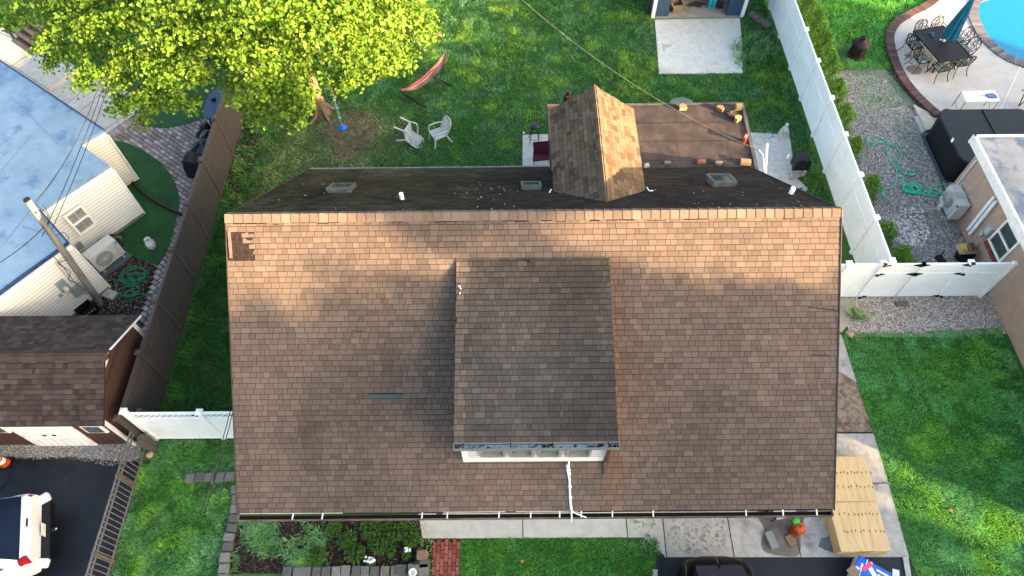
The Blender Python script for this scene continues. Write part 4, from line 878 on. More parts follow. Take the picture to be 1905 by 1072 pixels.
def leafcloud(lobes, per, spread, size, base, name, parent, flat=.5, bias=(0, -.35, .75), bottom=.35):
    Cs, Ns, Ts = [], [], []
    for (c, r) in lobes:
        n = int(per*r*r)+4
        d = rng.normal(size=(n, 3)); d /= np.linalg.norm(d, axis=1, keepdims=True); rad = r*rng.uniform(.45, 1.08, n)**.6
        cc = np.array(c)+d*rad[:, None]*np.array([1, 1, .75]); k = (d[:, 2] > -.5) | (rng.random(n) < bottom); cc = cc[k]; d = d[k]
        n = len(cc); nl = 26; tone = rng.uniform(.6, 1.25, n)
        pts = np.repeat(cc, nl, 0)+rng.normal(0, 1, (n*nl, 3))*np.array([spread, spread, spread*flat])
        pts[:, 2] -= ((pts[:, :2]-np.repeat(cc, nl, 0)[:, :2])**2).sum(1)*.6
        nn = np.repeat(d, nl, 0)*.35+np.array(bias)+rng.normal(0, .45, (n*nl, 3))
        t = np.repeat(tone, nl)*rng.uniform(.75, 1.25, n*nl); Cs.append(pts); Ns.append(nn); Ts.append(t)
    C_ = np.concatenate(Cs); N_ = np.concatenate(Ns); T = np.concatenate(Ts)[:, None]; hue = rng.random((len(C_), 1))
    b0, b1 = np.array(base[0]), np.array(base[1]); return leaves(C_, N_, size, (b0*(1-hue)+b1*hue)*T, name, parent)
leafcloud([(P(x, y, z), r) for x, y, z, r in LOB], 68, .13, .100, [(.075, .180, .014), (.205, .325, .036)], 'crown', mp)
# arborvitae along the white fence
def conifer(x, y, h, r, label, col=((.09, .22, .03), (.24, .42, .07)), first=None):
    r *= 1.15
    t = thing('arborvitae', label, 'shrub', (x, y, 0), group='arborvitae along the white fence')
    m = MB(); m.tube([(x, y, 0), (x, y, h*.8)], [.03, .01], 5); m.build('stem', barkM, t)
    n = int(1500*h*r*2); z = rng.uniform(0, 1, n)**.85; a = rng.uniform(0, 2*PI, n); pr = r*np.clip((1-z)**.6, .04, 1)*np.clip(z*7, .3, 1); lobe = 1+.28*np.sin(a*3+z*9+x*5)+.18*np.sin(a*5-z*13)
    rr = pr*lobe*rng.uniform(.45, 1.08, n)
    C_ = np.c_[x+rr*np.cos(a), y+rr*np.sin(a), z*h+.03]; N_ = np.c_[np.cos(a)*.6, np.sin(a)*.6, np.full(n, .55)]+rng.normal(0, .35, (n, 3)); hue = rng.random((n, 1))*np.clip(z, .2, 1)[:, None]
    tint = (np.array(col[0])*(1-hue)+np.array(col[1])*hue)*rng.uniform(.7, 1.3, (n, 1)); leaves(C_, N_, .085, tint, 'foliage', t, aspect=.5); return t
arb = [(11.95, 24.6, 1.6, .55, 'arborvitae at the far end of the white fence, highest in the picture'), (11.95, 23.3, 1.7, .6, 'tall dense arborvitae level with the edge of the back lawn, second from the far end'), (11.95, 22.1, 1.7, .6, 'tall arborvitae beside the rusty lantern handle'), (11.9, 20.9, 1.6, .55, 'bright arborvitae beside the rusty lantern'), (11.9, 19.7, 1.4, .55, 'arborvitae just below the rusty lantern, with a yellow tip'), (11.95, 18.6, 1.2, .5, 'yellowish arborvitae ending the dense row by the gravel'),
       (12.0, 17.2, 1.0, .38, 'small arborvitae by the loose end of the green hose'), (12.0, 15.3, 1.1, .42, 'lone small arborvitae opposite the coiled green hose'), (11.95, 13.4, 1.0, .42, 'dark arborvitae next to the pale patch of gravel'), (12.05, 12.3, 1.15, .52, 'wide arborvitae in the corner of fence and gate')]
for x, y, h, r, lb in arb: conifer(x, y, h, r, lb)
# unseen trees added over the road, crowns shaped to the wanted shadow edge
sa = Vector((math.cos(SUN_AZ), -math.sin(SUN_AZ), 0)); sbv = Vector((math.sin(SUN_AZ), math.cos(SUN_AZ), 0))
def occl_top(s): return float(np.interp(s, [-30, -12, 2, 5, 7.2, 8.2, 8.9, 10.5, 12, 13.5, 14.6, 15.5, 16.5, 18, 19.3, 20.6, 21.5, 24, 30], [17, 17.2, 16.3, 15.9, 15.7, 15.3, 14.3, 13.5, 13.3, 12.9, 12.0, 11.2, 11.2, 11.4, 11.0, 11.1, 11.1, 11.3, 11]))
for i, (s0, s1) in enumerate(((-26, -16), (-16, -7), (-7, 1), (1, 8), (8, 14.5), (14.5, 20), (20, 29))):
    sc_ = (s0+s1)/2; c = sa*(38+random.uniform(-1, 1))+sbv*sc_
    t = thing('unseen_shade_tree', ['unseen shade tree added beyond the front lawn, %s' % w for w in ('farthest left', 'second from left', 'third from left', 'tallest of the row', 'with a low gap in its crown', 'lowest of the row', 'farthest right')][i], 'tree', (c.x, c.y, 0), group='unseen shade trees added beyond the front lawn')
    m = MB(); m.tube([(c.x, c.y, 0), (c.x+.1, c.y, 4), (c.x, c.y+.1, occl_top(sc_)*.8)], [.4, .3, .08], 8); m.build('trunk', barkM, t)
    n = 15000; s = rng.uniform(s0-.8, s1+.8, n); top = np.array([occl_top(q) for q in s]); z = 1.2+(top-1.2)*rng.random(n)**.85+rng.normal(0, .35, n)-.1; a = 38+rng.normal(0, 1.1, n)
    k = np.ones(n, bool); kp = np.interp(s, [6, 8, 9.2, 9.5, 10.0, 10.3, 11.2], [.30, .16, .06, 0, 0, .05, .08]); k &= ~((s > 6) & (s <= 11.2) & (z > 5.3) & (z < 8.0) & (rng.random(n) > kp)); k &= ~((s > 15.2) & (s < 19.5) & (z > 9.0) & (z < 11) & (rng.random(n) < .5)&(np.sin(s*7)+np.sin(z*5) > .3))  # openings cut in the crowns to let bands of sun through
    s, z, a = s[k], z[k], a[k]
    if i in (3, 4): e_ = 2600; lo, hi = (7.0, 9.2) if i == 3 else (9.2, 10.2); s = np.r_[s, rng.uniform(lo, hi, e_)]; z = np.r_[z, rng.uniform(16.9, 17.7, e_)]; a = np.r_[a, 38+rng.normal(0, 1.0, e_)]  # detached leaf band added only to shade the neighbour's blue roof
    C_ = np.c_[sa.x*a+sbv.x*s, sa.y*a+sbv.y*s, z]; N_ = np.array([-sa.x, -sa.y, .3])+rng.normal(0, .5, (len(s), 3))
    leaves(C_, N_, .42, np.array([(.04, .08, .015)])*rng.uniform(.6, 1.3, (len(s), 1)), 'crown', t, aspect=.9)
# ================================================================== GRASS AND GROUND COVER
houseP = [(-5.9, 4.45), (7.2, 4.45), (7.2, 16.7), (1.2, 16.7), (1.2, 14.0), (-5.9, 14.0)]
padP = PP([(1218, 30), (1379, 30), (1383, 137), (1226, 138)])
back = [(-10.1, 15.4), (-8.6, 14.1), (10.9, 14.1), (10.9, 27.5), (-10.1, 29)]
exb = [padP, PP([(972, 252), (1040, 250), (1040, 340), (972, 340)]), PP([(1380, 247), (1468, 251), (1480, 330), (1500, 350), (1380, 360)]), houseP, [(bx0, SF-.1), (bx1, SF-.1), (bx1, 30), (bx0, 30)]]
def dirt(x, y):   # worn ground around the tree
    d = np.exp(-(((x+5.9)/2.3)**2+((y-18.3)/1.6)**2))*1.3+np.exp(-(((x+7.6)/2.0)**2+((y-17.2)/2.0)**2))*.9+np.exp(-(((x-.1)/.8)**2+((y-16.5)/.5)**2))*.7+np.exp(-(((x+9.3)/.9)**2+((y-16)/3)**2))*.55
    return np.clip(1-d*(.5+.8*noise2(x, y, 2.2, 0)), .18, 1)
grass('lawn_grass', back, 1500, .07, exb, dirt, w=.013, hmask=lambda x, y: .7+.6*noise2(x, y, .9, 2), cols=[(.021, .066, .011), (.028, .076, .028), (.046, .098, .011)])
def strawm(x, y): return np.clip((1-dirt(x, y))*1.2-.1, 0, 1)
grass('dry_grass', back, 560, .05, exb, strawm, cols=[(.09, .07, .035), (.06, .046, .024), (.12, .095, .05)], w=.013, lean=2)
rl = [P(1585, 618)] + [P(x, y) for x, y in ((1700, 618), (1858, 610), (1915, 730))]+[(14.85, -.5), (10.6, -.5)]+[P(1690, 1036), P(1624, 806), P(1592, 712), P(1566, 628)]
grass('lawn_grass', rl, 3600, .05, (), None, w=.009, cols=[(.032, .105, .016), (.036, .112, .034), (.050, .13, .012)], nsc=.8, bright=1.1)
fl1 = [P(858, 1006), P(960, 1000), P(1150, 1001), P(1185, 1012), P(1212, 1040), P(1216, 1110), P(852, 1110)]
grass('lawn_grass', fl1, 2600, .06, (), None, w=.010, cols=[(.022, .085, .010), (.03, .10, .02), (.04, .11, .012)], nsc=1.5)
fl2 = [P(268, 820), P(442, 818), P(442, 960), P(408, 1110), P(205, 1110), P(226, 1010), P(262, 870)]
grass('lawn_grass', fl2, 3200, .065, (), None, w=.010, cols=[(.028, .092, .012), (.042, .100, .042), (.050, .120, .010)], nsc=1.1)
side = [(-10.1, 7.0), (-5.9, 7.0), (-5.9, 13.5), (-10.1, 13.5)]
side = [(-10.1, 7.0), (-5.9, 7.0), (-5.9, 14.1), (-8.6, 14.1), (-10.1, 15.4)]
grass('side_weeds', side, 1300, .12, (), lambda x, y: .35+.65*noise2(x, y, 1.1, 1), w=.016, cols=[(.012, .045, .006), (.016, .05, .012), (.03, .085, .008)])
grass('side_weeds', [(-10.1, 12), (-8.9, 12), (-8.9, 18.5), (-10.1, 18.5)], 150, .13, (), lambda x, y: np.clip(noise2(x, y, 1.3, 2)*2-.5, 0, 1), w=.03, cols=[(.018, .065, .008), (.026, .08, .014), (.04, .10, .01)])
nl = cr([P(x, y) for x, y in [(1600, 132), (1665, 125), (1655, 95), (1650, 60), (1668, 36), (1694, 20), (1735, -6)]], 3)+[P(1800, -80), (11.1, 30), (11.1, 22.2)]
grass('lawn_grass', nl, 1300, .08, (), None, w=.015, cols=[(.035, .13, .014), (.045, .14, .03), (.06, .16, .012)])
grass('lawn_grass', [P(1590, 130), P(1668, 130), P(1700, 170), P(1735, 215), P(1700, 205), P(1640, 195), P(1600, 190)], 1500, .045, (), lambda x, y: .2+.8*noise2(x, y, 1.2, 1), cols=[(.05, .13, .05), (.06, .13, .06), (.10, .14, .06)], w=.013)
grass('gravel_weeds', [P(1590, 330), P(1700, 330), P(1735, 215), P(1660, 125), P(1560, 90), P(1590, 200)], 420, .05, (), lambda x, y: np.clip(noise2(x, y, 1.0, 2)*2.2-.9, 0, 1), cols=[(.06, .13, .04), (.08, .14, .05), (.1, .14, .06)], w=.014)
grass('path_weeds', PP([(1170, 965), (1215, 965), (1232, 1000), (1210, 1030), (1190, 1005)]), 500, .05, (), lambda x, y: np.clip(noise2(x, y, 4, 2)*2.2-1.0, 0, 1), z=.03, cols=[(.05, .12, .02), (.06, .12, .03), (.08, .13, .02)])
def tuft(px, py, r, h, cols, name='weed_clump', n=260):
    c = P(px, py); poly = [(c.x+r*math.cos(a), c.y+r*math.sin(a)) for a in np.linspace(0, 2*PI, 13)[:-1]]
    return grass(name, poly, n/(r*r*3.14), h, (), lambda x, y: np.clip(1.3-((x-c.x)**2+(y-c.y)**2)/(r*r), 0, 1), cols=cols, w=.018)
wc1 = [(.03, .085, .018), (.045, .10, .04), (.07, .11, .02)]
for q in ((1398, 95, .9, .30, 700), (1388, 120, .5, .2, 260), (1195, 62, .4, .2, 120), (1240, 137, .5, .09, 120), (1330, 140, .7, .08, 160), (1210, 1014, .22, .12, 160)): tuft(q[0], q[1], q[2], q[3], wc1, n=q[4])
tuft(1592, 585, .28, .28, [(.09, .13, .06), (.12, .15, .07), (.08, .12, .04)], n=260)
tag(pebbles('gravel', [(11.1, 22.0), (11.1, 11.4), (14.85, 11.4), (14.85, 15.5), (15.1, 19), (14.6, 21.5)], 620, .016, .042, [(.30, .285, .26), (.20, .19, .178), (.42, .40, .37), (.12, .115, .11), (.35, .31, .265)]), None, None, kind='stuff')
tag(pebbles('gravel', gfr, 1300, .014, .030, [(.46, .40, .34), (.33, .29, .25), (.60, .55, .49), (.2, .175, .15), (.5, .42, .34)]), None, None, kind='stuff')
tag(pebbles('pale_stones', PP([(1655, 400), (1710, 380), (1730, 430), (1720, 460), (1660, 455)]), 300, .02, .05, [(.62, .58, .52), (.5, .46, .4), (.7, .68, .64)], z=.02, mask=lambda x, y: .3+.7*noise2(x, y, 2, 1)), None, None, kind='stuff')
tag(pebbles('gravel', gravL, 1200, .014, .030, [(.28, .275, .26), (.40, .39, .37), (.14, .135, .13), (.2, .185, .16)]), None, None, kind='stuff')
tag(pebbles('mulch_chips', mulL, 500, .012, .035, [(.06, .04, .03), (.10, .07, .05), (.03, .02, .018), (.2, .17, .14)]), None, None, kind='stuff')
tag(pebbles('mulch_chips', beds, 500, .012, .035, [(.045, .032, .026), (.08, .055, .045), (.025, .018, .015)]), None, None, kind='stuff')
# ================================================================== SMALL THINGS
def solo(mb, name, mats, label, cat, group=None, bevel=0):
    o = mb.build(name, mats, None, bevel=bevel); return tag(o, label, cat, group)
# ---- bricks holding down the flat roof
tan = (.25, .165, .095); FT = FZ+.02
bk = [((1270, 200), .24, .17, .13, .1, tan, 'tan five sided paving brick on the rear edge of the flat roof, leftmost', 1), ((1340, 202), .24, .16, .13, -.7, (.23, .145, .07), 'tan brick lying askew on the rear edge of the flat roof, middle one', 1), ((1374, 199), .20, .14, .20, .1, (.26, .19, .10), 'speckled tan brick standing in the rear right corner of the flat roof', 0),
      ((1372, 221), .22, .14, .16, .7, (.32, .215, .10), 'yellow five sided brick just inside the rear right corner of the flat roof', 1), ((1387, 302), .30, .16, .15, -.15, (.27, .18, .10), 'yellow brick at the near right end of the flat roof, last of the line', 0),
      ((1203, 309), .14, .12, .12, .2, (.36, .35, .32), 'pale grey block against the right foot of the rear gable', 0), ((1242, 303), .20, .10, .08, .0, (.13, .14, .12), 'dark grey green brick on the near side of the flat roof', 0), ((1305, 302), .26, .13, .10, .05, (.20, .085, .07), 'red brick on the near side of the flat roof', 0), ((1337, 304), .24, .14, .09, .1, (.16, .15, .14), 'rough grey stone between the red and the yellow brick on the flat roof', 2)]
for (px, py), l, w, h, a, c, lb, kind in bk:
    p = P(px, py, FT+h/2); m = MB(); m.tc = c
    if kind == 1: pts = [(-l/2, -w/2), (l/2, -w/2), (l/2, w*.25), (0, w*.75), (-l/2, w*.25)]
    elif kind == 2: pts = [(l/2*math.cos(t)*random.uniform(.8, 1.1), w/2*math.sin(t)*random.uniform(.8, 1.1)) for t in np.linspace(0, 2*PI, 9)[:-1]]
    else: pts = [(-l/2, -w/2), (l/2, -w/2), (l/2, w/2), (-l/2, w/2)]
    ca, sa_ = math.cos(a), math.sin(a); m.prism([(p.x+x*ca-y*sa_, p.y+x*sa_+y*ca) for x, y in pts], FT, FT+h)
    solo(m, 'brick' if kind < 2 else 'stone', stoneM, lb, 'brick' if kind < 2 else 'stone', 'loose bricks weighing down the flat roof', bevel=.006)
p = P(1385, 261, FT+.08); m = MB(); m.tc = (.36, .075, .035); m.box((p.x, p.y, FT+.13), (.09, .22, .24), -.5); t = thing('brick', 'bright orange red cored brick on edge at the right side of the flat roof', 'brick', (p.x, p.y, FT), 0, 'loose bricks weighing down the flat roof')
m.build('brick_body', stoneM, t, bevel=.005); m = MB(); m.box((p.x, p.y, FT+.251), (.05, .05, .006), -.5); m.build('core_hole', M('core_pale', (.7, .5, .4)), t)
p = P(1361, 214, FT); m = MB(); m.box((p.x, p.y, FT+.03), (.28, .22, .06), .2); m.box((p.x+.02, p.y+.08, FT+.08), (.2, .05, .05), .4); solo(m, 'shingle_scrap', M('dark_brown_scrap', (.05, .035, .03), (.08, .06, .05), 10, .9), 'dark brown roofing scrap beside the yellow brick on the flat roof', 'scrap')
p = onpl(989, 487, (0, DYe, DZe), Vector((0, -(DZt-DZe)/(DYt-DYe), 1))); m = MB(); m.box((p.x, p.y, p.z+.05), (.10, .07, .05), .5); m.box((p.x-.04, p.y+.02, p.z+.04), (.06, .03, .03), -.2); solo(m, 'roof_scrap', M('dark_slate', (.03, .035, .04)), 'small dark scrap of flashing lying near the top of the dormer roof', 'scrap')
wm_ = MB()
for x, y in ((855, 534), (857, 538), (856, 547)): p = onpl(x, y, (0, DYe, DZe), Vector((0, -(DZt-DZe)/(DYt-DYe), 1))); wm_.box(p+Vector((.0, 0, .03)), (.05, .02, .01), .6*y)
tag(wm_.build('bird_droppings', white), None, None, kind='stuff')
# ---- wires
cab = M('cable_grey', (.30, .31, .30)); cabB = M('cable_black', (.02, .02, .025))
def wire(a, b, sag, r, mat, label):
    a, b = Vector(a), Vector(b); pts = [a.lerp(b, t)-Vector((0, 0, sag*4*t*(1-t))) for t in np.linspace(0, 1, 24)]
    m = MB(); m.tube(pts, r, 5); return solo(m, 'overhead_cable', mat, label, 'cable')
wire(P(948, -20, 7), P(1412, 279, 2.98), .5, .0045, M('cable_pale', (.11, .125, .115)), 'pale twisted overhead cable crossing the back lawn to the house corner')
wire(P(900, 0, 6.5), P(1414, 281, 2.96), .4, .004, cabB, 'thin dark overhead cable running beside the pale one to the house corner')
PT = P(50, 372, 4.7)
wire(P(203, 130, 6), P(78, 440, 2.9), .1, .010, cabB, 'dark service wire descending onto the blue roof, left one of the close pair')
wire(P(212, 128, 6), P(96, 428, 2.5), .1, .010, cabB, 'dark service wire descending onto the blue roof, right one of the close pair')
wire(P(186, 150, 6), PT+Vector((.1, .05, -.15)), .25, .011, cabB, 'thick dark cable hanging from the pole top up across the blue roof')
wire(PT+Vector((.05, -.02, -.9)), P(-20, 500, 3.4), .1, .012, cabB, 'dark cable leaving the pole low and crossing the blue roof to the left')
wire(P(436, 735, 3.6), P(372, 960, 3.8), .05, .010, cabB, 'left dark cable of the pair over the side lawn and lattice fence')
wire(P(440, 738, 3.6), P(380, 960, 3.8), .05, .010, cabB, 'right dark cable of the pair over the side lawn and lattice fence')
# ---- utility pole
pb = Vector((-13.0, 11.3, 0)); t = thing('utility_pole', 'weathered grey wooden utility pole beside the cream house', 'utility pole', tuple(pb))
m = MB(); m.tube([pb, pb.lerp(PT, .35), pb.lerp(PT, .7), PT], [.105, .098, .09, .085], 12); m.build('pole', M('pole_wood', (.21, .205, .19), (.12, .113, .10), 9, .9, .5, 50, c3=(.26, .25, .23), s3=3, t3=(.6, .8), stretch=(1, 1, .2)), t)
m = MB(); m.lathe([(.088, -.01), (.086, .02), (0, .035)], PT, 12); m.build('pole_cap', dark_metal, t)
m = MB(); m.bar(PT+Vector((-.12, -.05, -.35)), PT+Vector((.05, -.1, -.4)), .04, .02); m.build('bracket', dark_metal, t)
m = MB(); m.tube(cr([PT+Vector((.1, .02, -.2)), PT+Vector((.28, -.1, -.5)), PT+Vector((.15, -.2, -.8)), PT+Vector((.28, -.1, -.6)), PT+Vector((.2, .1, -.3))], 5), .009, 5); m.tube(cr([PT.lerp(pb, .3)+Vector((.1, 0, 0)), PT.lerp(pb, .32)+Vector((.3, .1, .1)), PT.lerp(pb, .36)+Vector((.2, .2, -.1)), PT.lerp(pb, .4)+Vector((.1, 0, 0))], 5), .009, 5); m.build('wire_loop', cabB, t)
m = MB(); m.tube(cr([PT.lerp(pb, .5)+Vector((.0, -.12, 0)), onw(108, 490, .1), onw(130, 505, .05), onw(128, 520, .1), onw(145, 527, .1)], 6), .010, 5); m.tube(cr([onw(100, 478, .1), onw(120, 500, .12), onw(150, 540, .12), onw(165, 545, .12), onw(155, 530, .12)], 6), .010, 5); m.build('service_drop', M('cable_black', (.02, .02, .02)), t)
# ---- air conditioners
def aircon(name, label, c, rz, w, d, h, lbl, flip=1):
    t = thing(name, label, 'air conditioner', c, rz); aw = M('ac_cream', (.50, .515, .50), (.44, .45, .44), 8, .45)
    m = MB(); m.box((0, 0, h/2+.1), (w, d, h)); b = m.build('cabinet', aw, t, local=True, bevel=.012)
    m = MB()
    for x in (-w/2+.12, w/2-.12): m.box((x, 0, .05), (.06, d+.08, .1))
    m.build('foot', M('foot_grey', (.3, .31, .31)), t, local=True)
    fx = -w*.12*flip; m = MB(); R = h*.40; rot = Matrix.Rotation(math.radians(90), 3, 'X'); m.lathe([(R, 0), (R, .012), (R-.02, .014), (0, .012)], (fx, -d/2-.0, h/2+.1), 28, R=rot); g_ = m.build('fan_recess', M('fan_dark', (.16, .165, .17)), t, local=True)
    m = MB()
    for q in range(1, 5): m.lathe([(R*q/4.3-.006, .018), (R*q/4.3, .022), (R*q/4.3+.006, .018)], (fx, -d/2, h/2+.1), 28, R=rot)
    for k in range(10): a = k*PI/10; m.bar((fx-R*math.cos(a), -d/2-.022, h/2+.1-R*math.sin(a)), (fx+R*math.cos(a), -d/2-.022, h/2+.1+R*math.sin(a)), .008)
    m.build('fan_grille', aw, g_, local=True)
    m = MB(); m.box((w*.36*flip, -d/2-.004, h/2+.1), (.008, .008, h-.04)); m.build('panel_seam', M('seam_grey', (.2, .2, .2)), t, local=True)
    m = MB(); x = w*.43*flip; z = h+.1-.11; m.add([(x-.05, -d/2-.006, z-.07), (x+.055, -d/2-.006, z), (x+.055, -d/2-.006, z+.07), (x, -d/2-.006, z+.06)], [(0, 1, 2, 3)]); m.build('badge', lbl, t, local=True)
    return t
cL = P(207, 487, .05); angL = math.atan2(v.y, v.x)
t = aircon('air_conditioner', 'cream outdoor air conditioner beside the cream house and green hose', (cL.x, cL.y, .07), angL, .98, .40, .70, M('badge_blue', (.02, .25, .55)))
m = MB(); m.box((cL.x+u.x*.06, cL.y+u.y*.06, .04), (1.1, .62, .08), angL); solo(m, 'equipment_pad', M('slate_pad', (.08, .10, .115), (.06, .075, .085), 6, .8), 'grey plastic pad under the cream air conditioner', 'pad')
t = aircon('air_conditioner', 'white outdoor air conditioner against the tan stucco wall', (14.63, 14.63, .10), math.radians(-90), .92, .36, .72, M('badge_navy', (.02, .03, .12)))
m = MB()
for i in range(9): m.box((14.50+.035*i, 14.63, .925), (.012, .84, .006))
m.box((14.72, 14.165, .50), (.16, .02, .34)); m.build('top_louvre', M('ac_cream', (1, 1, 1)), t)
m = MB(); m.lathe([(.03, 0), (.03, .005), (0, .006)], (14.52, 14.16, .80), 10, R=Matrix.Rotation(math.radians(90), 3, 'X')); m.box((14.5, 14.163, .33), (.05, .005, .10)); m.build('emblem', dark_metal, t)
m = MB(); m.tube(cr([(14.75, 14.1, .35), (14.6, 13.9, .2), (14.45, 13.85, .06), (14.3, 13.7, .04), (14.5, 13.45, .1), (14.8, 13.5, .3)], 6), .014, 6); m.tube(cr([(14.8, 14.1, .45), (14.7, 13.95, .3), (14.75, 13.7, .12), (14.84, 13.5, .4)], 6), .02, 6); m.build('hose_line', M('pipe_beige', (.36, .35, .30)), t)
# ---- hoses
def hose(name, pts, r, mat, label): m = MB(); m.tube(pts, r, 6); return solo(m, name, mat, label, 'hose')
hp = []; r_ = random.Random(3); c0, c1 = P(252, 515, .05), P(240, 545, .05)
hp += [P(163, 519, .04), P(190, 522, .04), P(215, 521, .05)]
for k in range(95):
    c = c0 if k < 60 else c1; a = k*.72; R = (.30 if k < 60 else .22)*(.75+.45*math.sin(k*.37)+.12*r_.random()); hp.append(Vector((c.x+R*1.15*math.cos(a)+.05*math.sin(k*.11), c.y+R*.95*math.sin(a), .04+.0016*(k % 60)+.02*r_.random())))
hp += [P(300, 545, .04), P(262, 552, .04), P(225, 560, .04), P(215, 535, .04)]
hose('garden_hose', cr(hp, 4), .012, M('hose_green', (.010, .19, .085), None, rough=.4), 'dark green garden hose coiled in a tangle on the mulch bed')
hp = [P(x, y, .04) for x, y in ((1656, 374), (1643, 365), (1645, 353), (1662, 348), (1668, 330), (1667, 315), (1655, 298), (1650, 280), (1652, 270))]
hp += [P(x, y, .05) for x, y in ((1648, 262), (1630, 254), (1616, 256), (1612, 266), (1622, 272), (1632, 266))]
hp2 = [P(x, y, .045) for x, y in ((1652, 268), (1668, 276), (1677, 290), (1670, 305), (1675, 318), (1690, 326), (1701, 325), (1697, 318), (1685, 320), (1680, 335), (1682, 350))]
c = P(1700, 353, .05)
for k in range(34): a = k*.95+2.5; R = .20*(.65+.5*abs(math.sin(k*.53))); hp2.append(Vector((c.x+R*1.4*math.cos(a)+.1*math.sin(k*.2), c.y+R*.95*math.sin(a), .05+.0025*k)))
hp2 += [P(x, y, .05) for x, y in ((1715, 362), (1735, 365), (1748, 358), (1735, 352), (1728, 360), (1745, 368), (1752, 362))]; hp2 += [P(1731, 356, .06), P(1735, 347, .08), P(1755, 343, .12), P(1768, 343, .16)]
hg = M('hose_teal', (.02, .48, .26), None, rough=.35)
m = MB(); m.tube(cr(hp+hp2, 5), .02, 6); solo(m, 'garden_hose', hg, 'bright teal green hose looped over the gravel beside the hot tub', 'hose')
# ---- propane tank
c = P(283, 458, .12); m = MB(); t = thing('propane_tank', 'white propane tank standing on the artificial turf', 'gas tank', (c.x, c.y, .045))
m.lathe([(.10, 0), (.10, .03), (.13, .05), (.152, .10), (.155, .20), (.15, .27), (.12, .33), (.06, .36), (0, .365)], (0, 0, 0), 20); m.build('tank', M('tank_white', (.62, .64, .68), (.5, .5, .52), 6, .4), t, local=True)
m = MB(); m.lathe([(.10, .33), (.105, .45), (.095, .45), (.09, .34)], (0, 0, 0), 20); m.build('collar', M('tank_white', (1, 1, 1)), t, local=True); m = MB(); m.lathe([(.03, .36), (.03, .42), (0, .42)], (0, 0, 0), 8); m.build('valve', M('brass', (.3, .22, .1), metal=.8, rough=.4), t, local=True)
# ---- corrugated drain pipe
pts = cr([P(247, 340, .12), P(262, 356, .07), P(285, 372, .07), P(312, 387, .07), P(345, 402, .07)], 12); m = MB(); m.tube(pts, [.062+.010*(i % 2) for i in range(len(pts))], 9); solo(m, 'drain_pipe', black_plastic, 'black corrugated drain pipe lying across the turf to the fence', 'pipe')
# ---- covered grill and kettle by the left fence
def cloth_cover(pts_xy, zs, name, mat, label, cat, fold=.03, seed=1):
    rr = random.Random(seed); cx = sum(p[0] for p in pts_xy)/len(pts_xy); cy = sum(p[1] for p in pts_xy)/len(pts_xy); ring = [Vector((x, y, 0)) for x, y in pts_xy]
    dense = []
    for a, b in zip(ring, ring[1:]+ring[:1]):
        for k in range(5): dense.append(a.lerp(b, k/5))
    vs = []; n = len(dense); ph = [rr.uniform(-1, 1) for _ in dense]
    for z, s in zs:
        for i, p in enumerate(dense): k = s*(1+fold*ph[i]*(1.2 if z < zs[-1][0]*.7 else .5)); vs.append((cx+(p.x-cx)*k, cy+(p.y-cy)*k, z+fold*.5*ph[(i*3) % n]*(z > .1)))
    fs = [(j*n+i, j*n+(i+1) % n, (j+1)*n+(i+1) % n, (j+1)*n+i) for j in range(len(zs)-1) for i in range(n)]; fs.append(tuple(range((len(zs)-1)*n, len(zs)*n)))
    m = MB(); m.add(vs, fs); return solo(m, name, mat, label, cat)
tarp = M('black_tarp', (.006, .008, .011), (.011, .014, .019), 8, .45, .5, 14)
cloth_cover([(-11.55, 16.55), (-10.5, 16.45), (-10.42, 18.15), (-11.0, 18.2)], [(.03, 1.0), (.4, .98), (.75, .92), (.98, .6), (1.02, .2)], 'covered_grill', tarp, 'grill under a crumpled black cover against the brown fence', 'grill', .09, 5)
t = thing('patio_table', 'dark blue speckled oval table top beside the brown fence under the maple', 'table', (-10.85, 19.3, 0)); m = MB()
pts = [(-10.85+.42*math.copysign(abs(math.cos(a))**.6, math.cos(a)), 19.35+.78*math.copysign(abs(math.sin(a))**.6, math.sin(a))) for a in np.linspace(0, 2*PI, 29)[:-1]]; m.prism(pts, .86, .90); m.build('table_top', M('speckled_blue', (.018, .042, .10), (.2, .25, .33), 60, .35, t=(.66, .7)), t)
for x, y in ((-11.1, 18.8), (-10.6, 18.8), (-11.1, 19.9), (-10.6, 19.9)): m = MB(); m.tube([(x, y, 0), (x, y, .86)], .03, 6); m.build('leg', dark_metal, t)
m = MB(); m.lathe([(.09, 0), (.09, .06), (.05, .08), (0, .08)], P(397, 186, .9), 12); solo(m, 'ash_pot', dark_metal, 'small black pot on the blue speckled table', 'pot')
m = MB(); m.lathe([(.16, 0), (.2, .3), (.16, .5), (0, .5)], (-11.35, 18.7, .0), 12); m.lathe([(.15, 0), (.17, .25), (0, .4)], (-11.5, 18.45, .0), 12); solo(m, 'black_bag', black_plastic, 'black bag standing under the edge of the blue speckled table', 'bag')
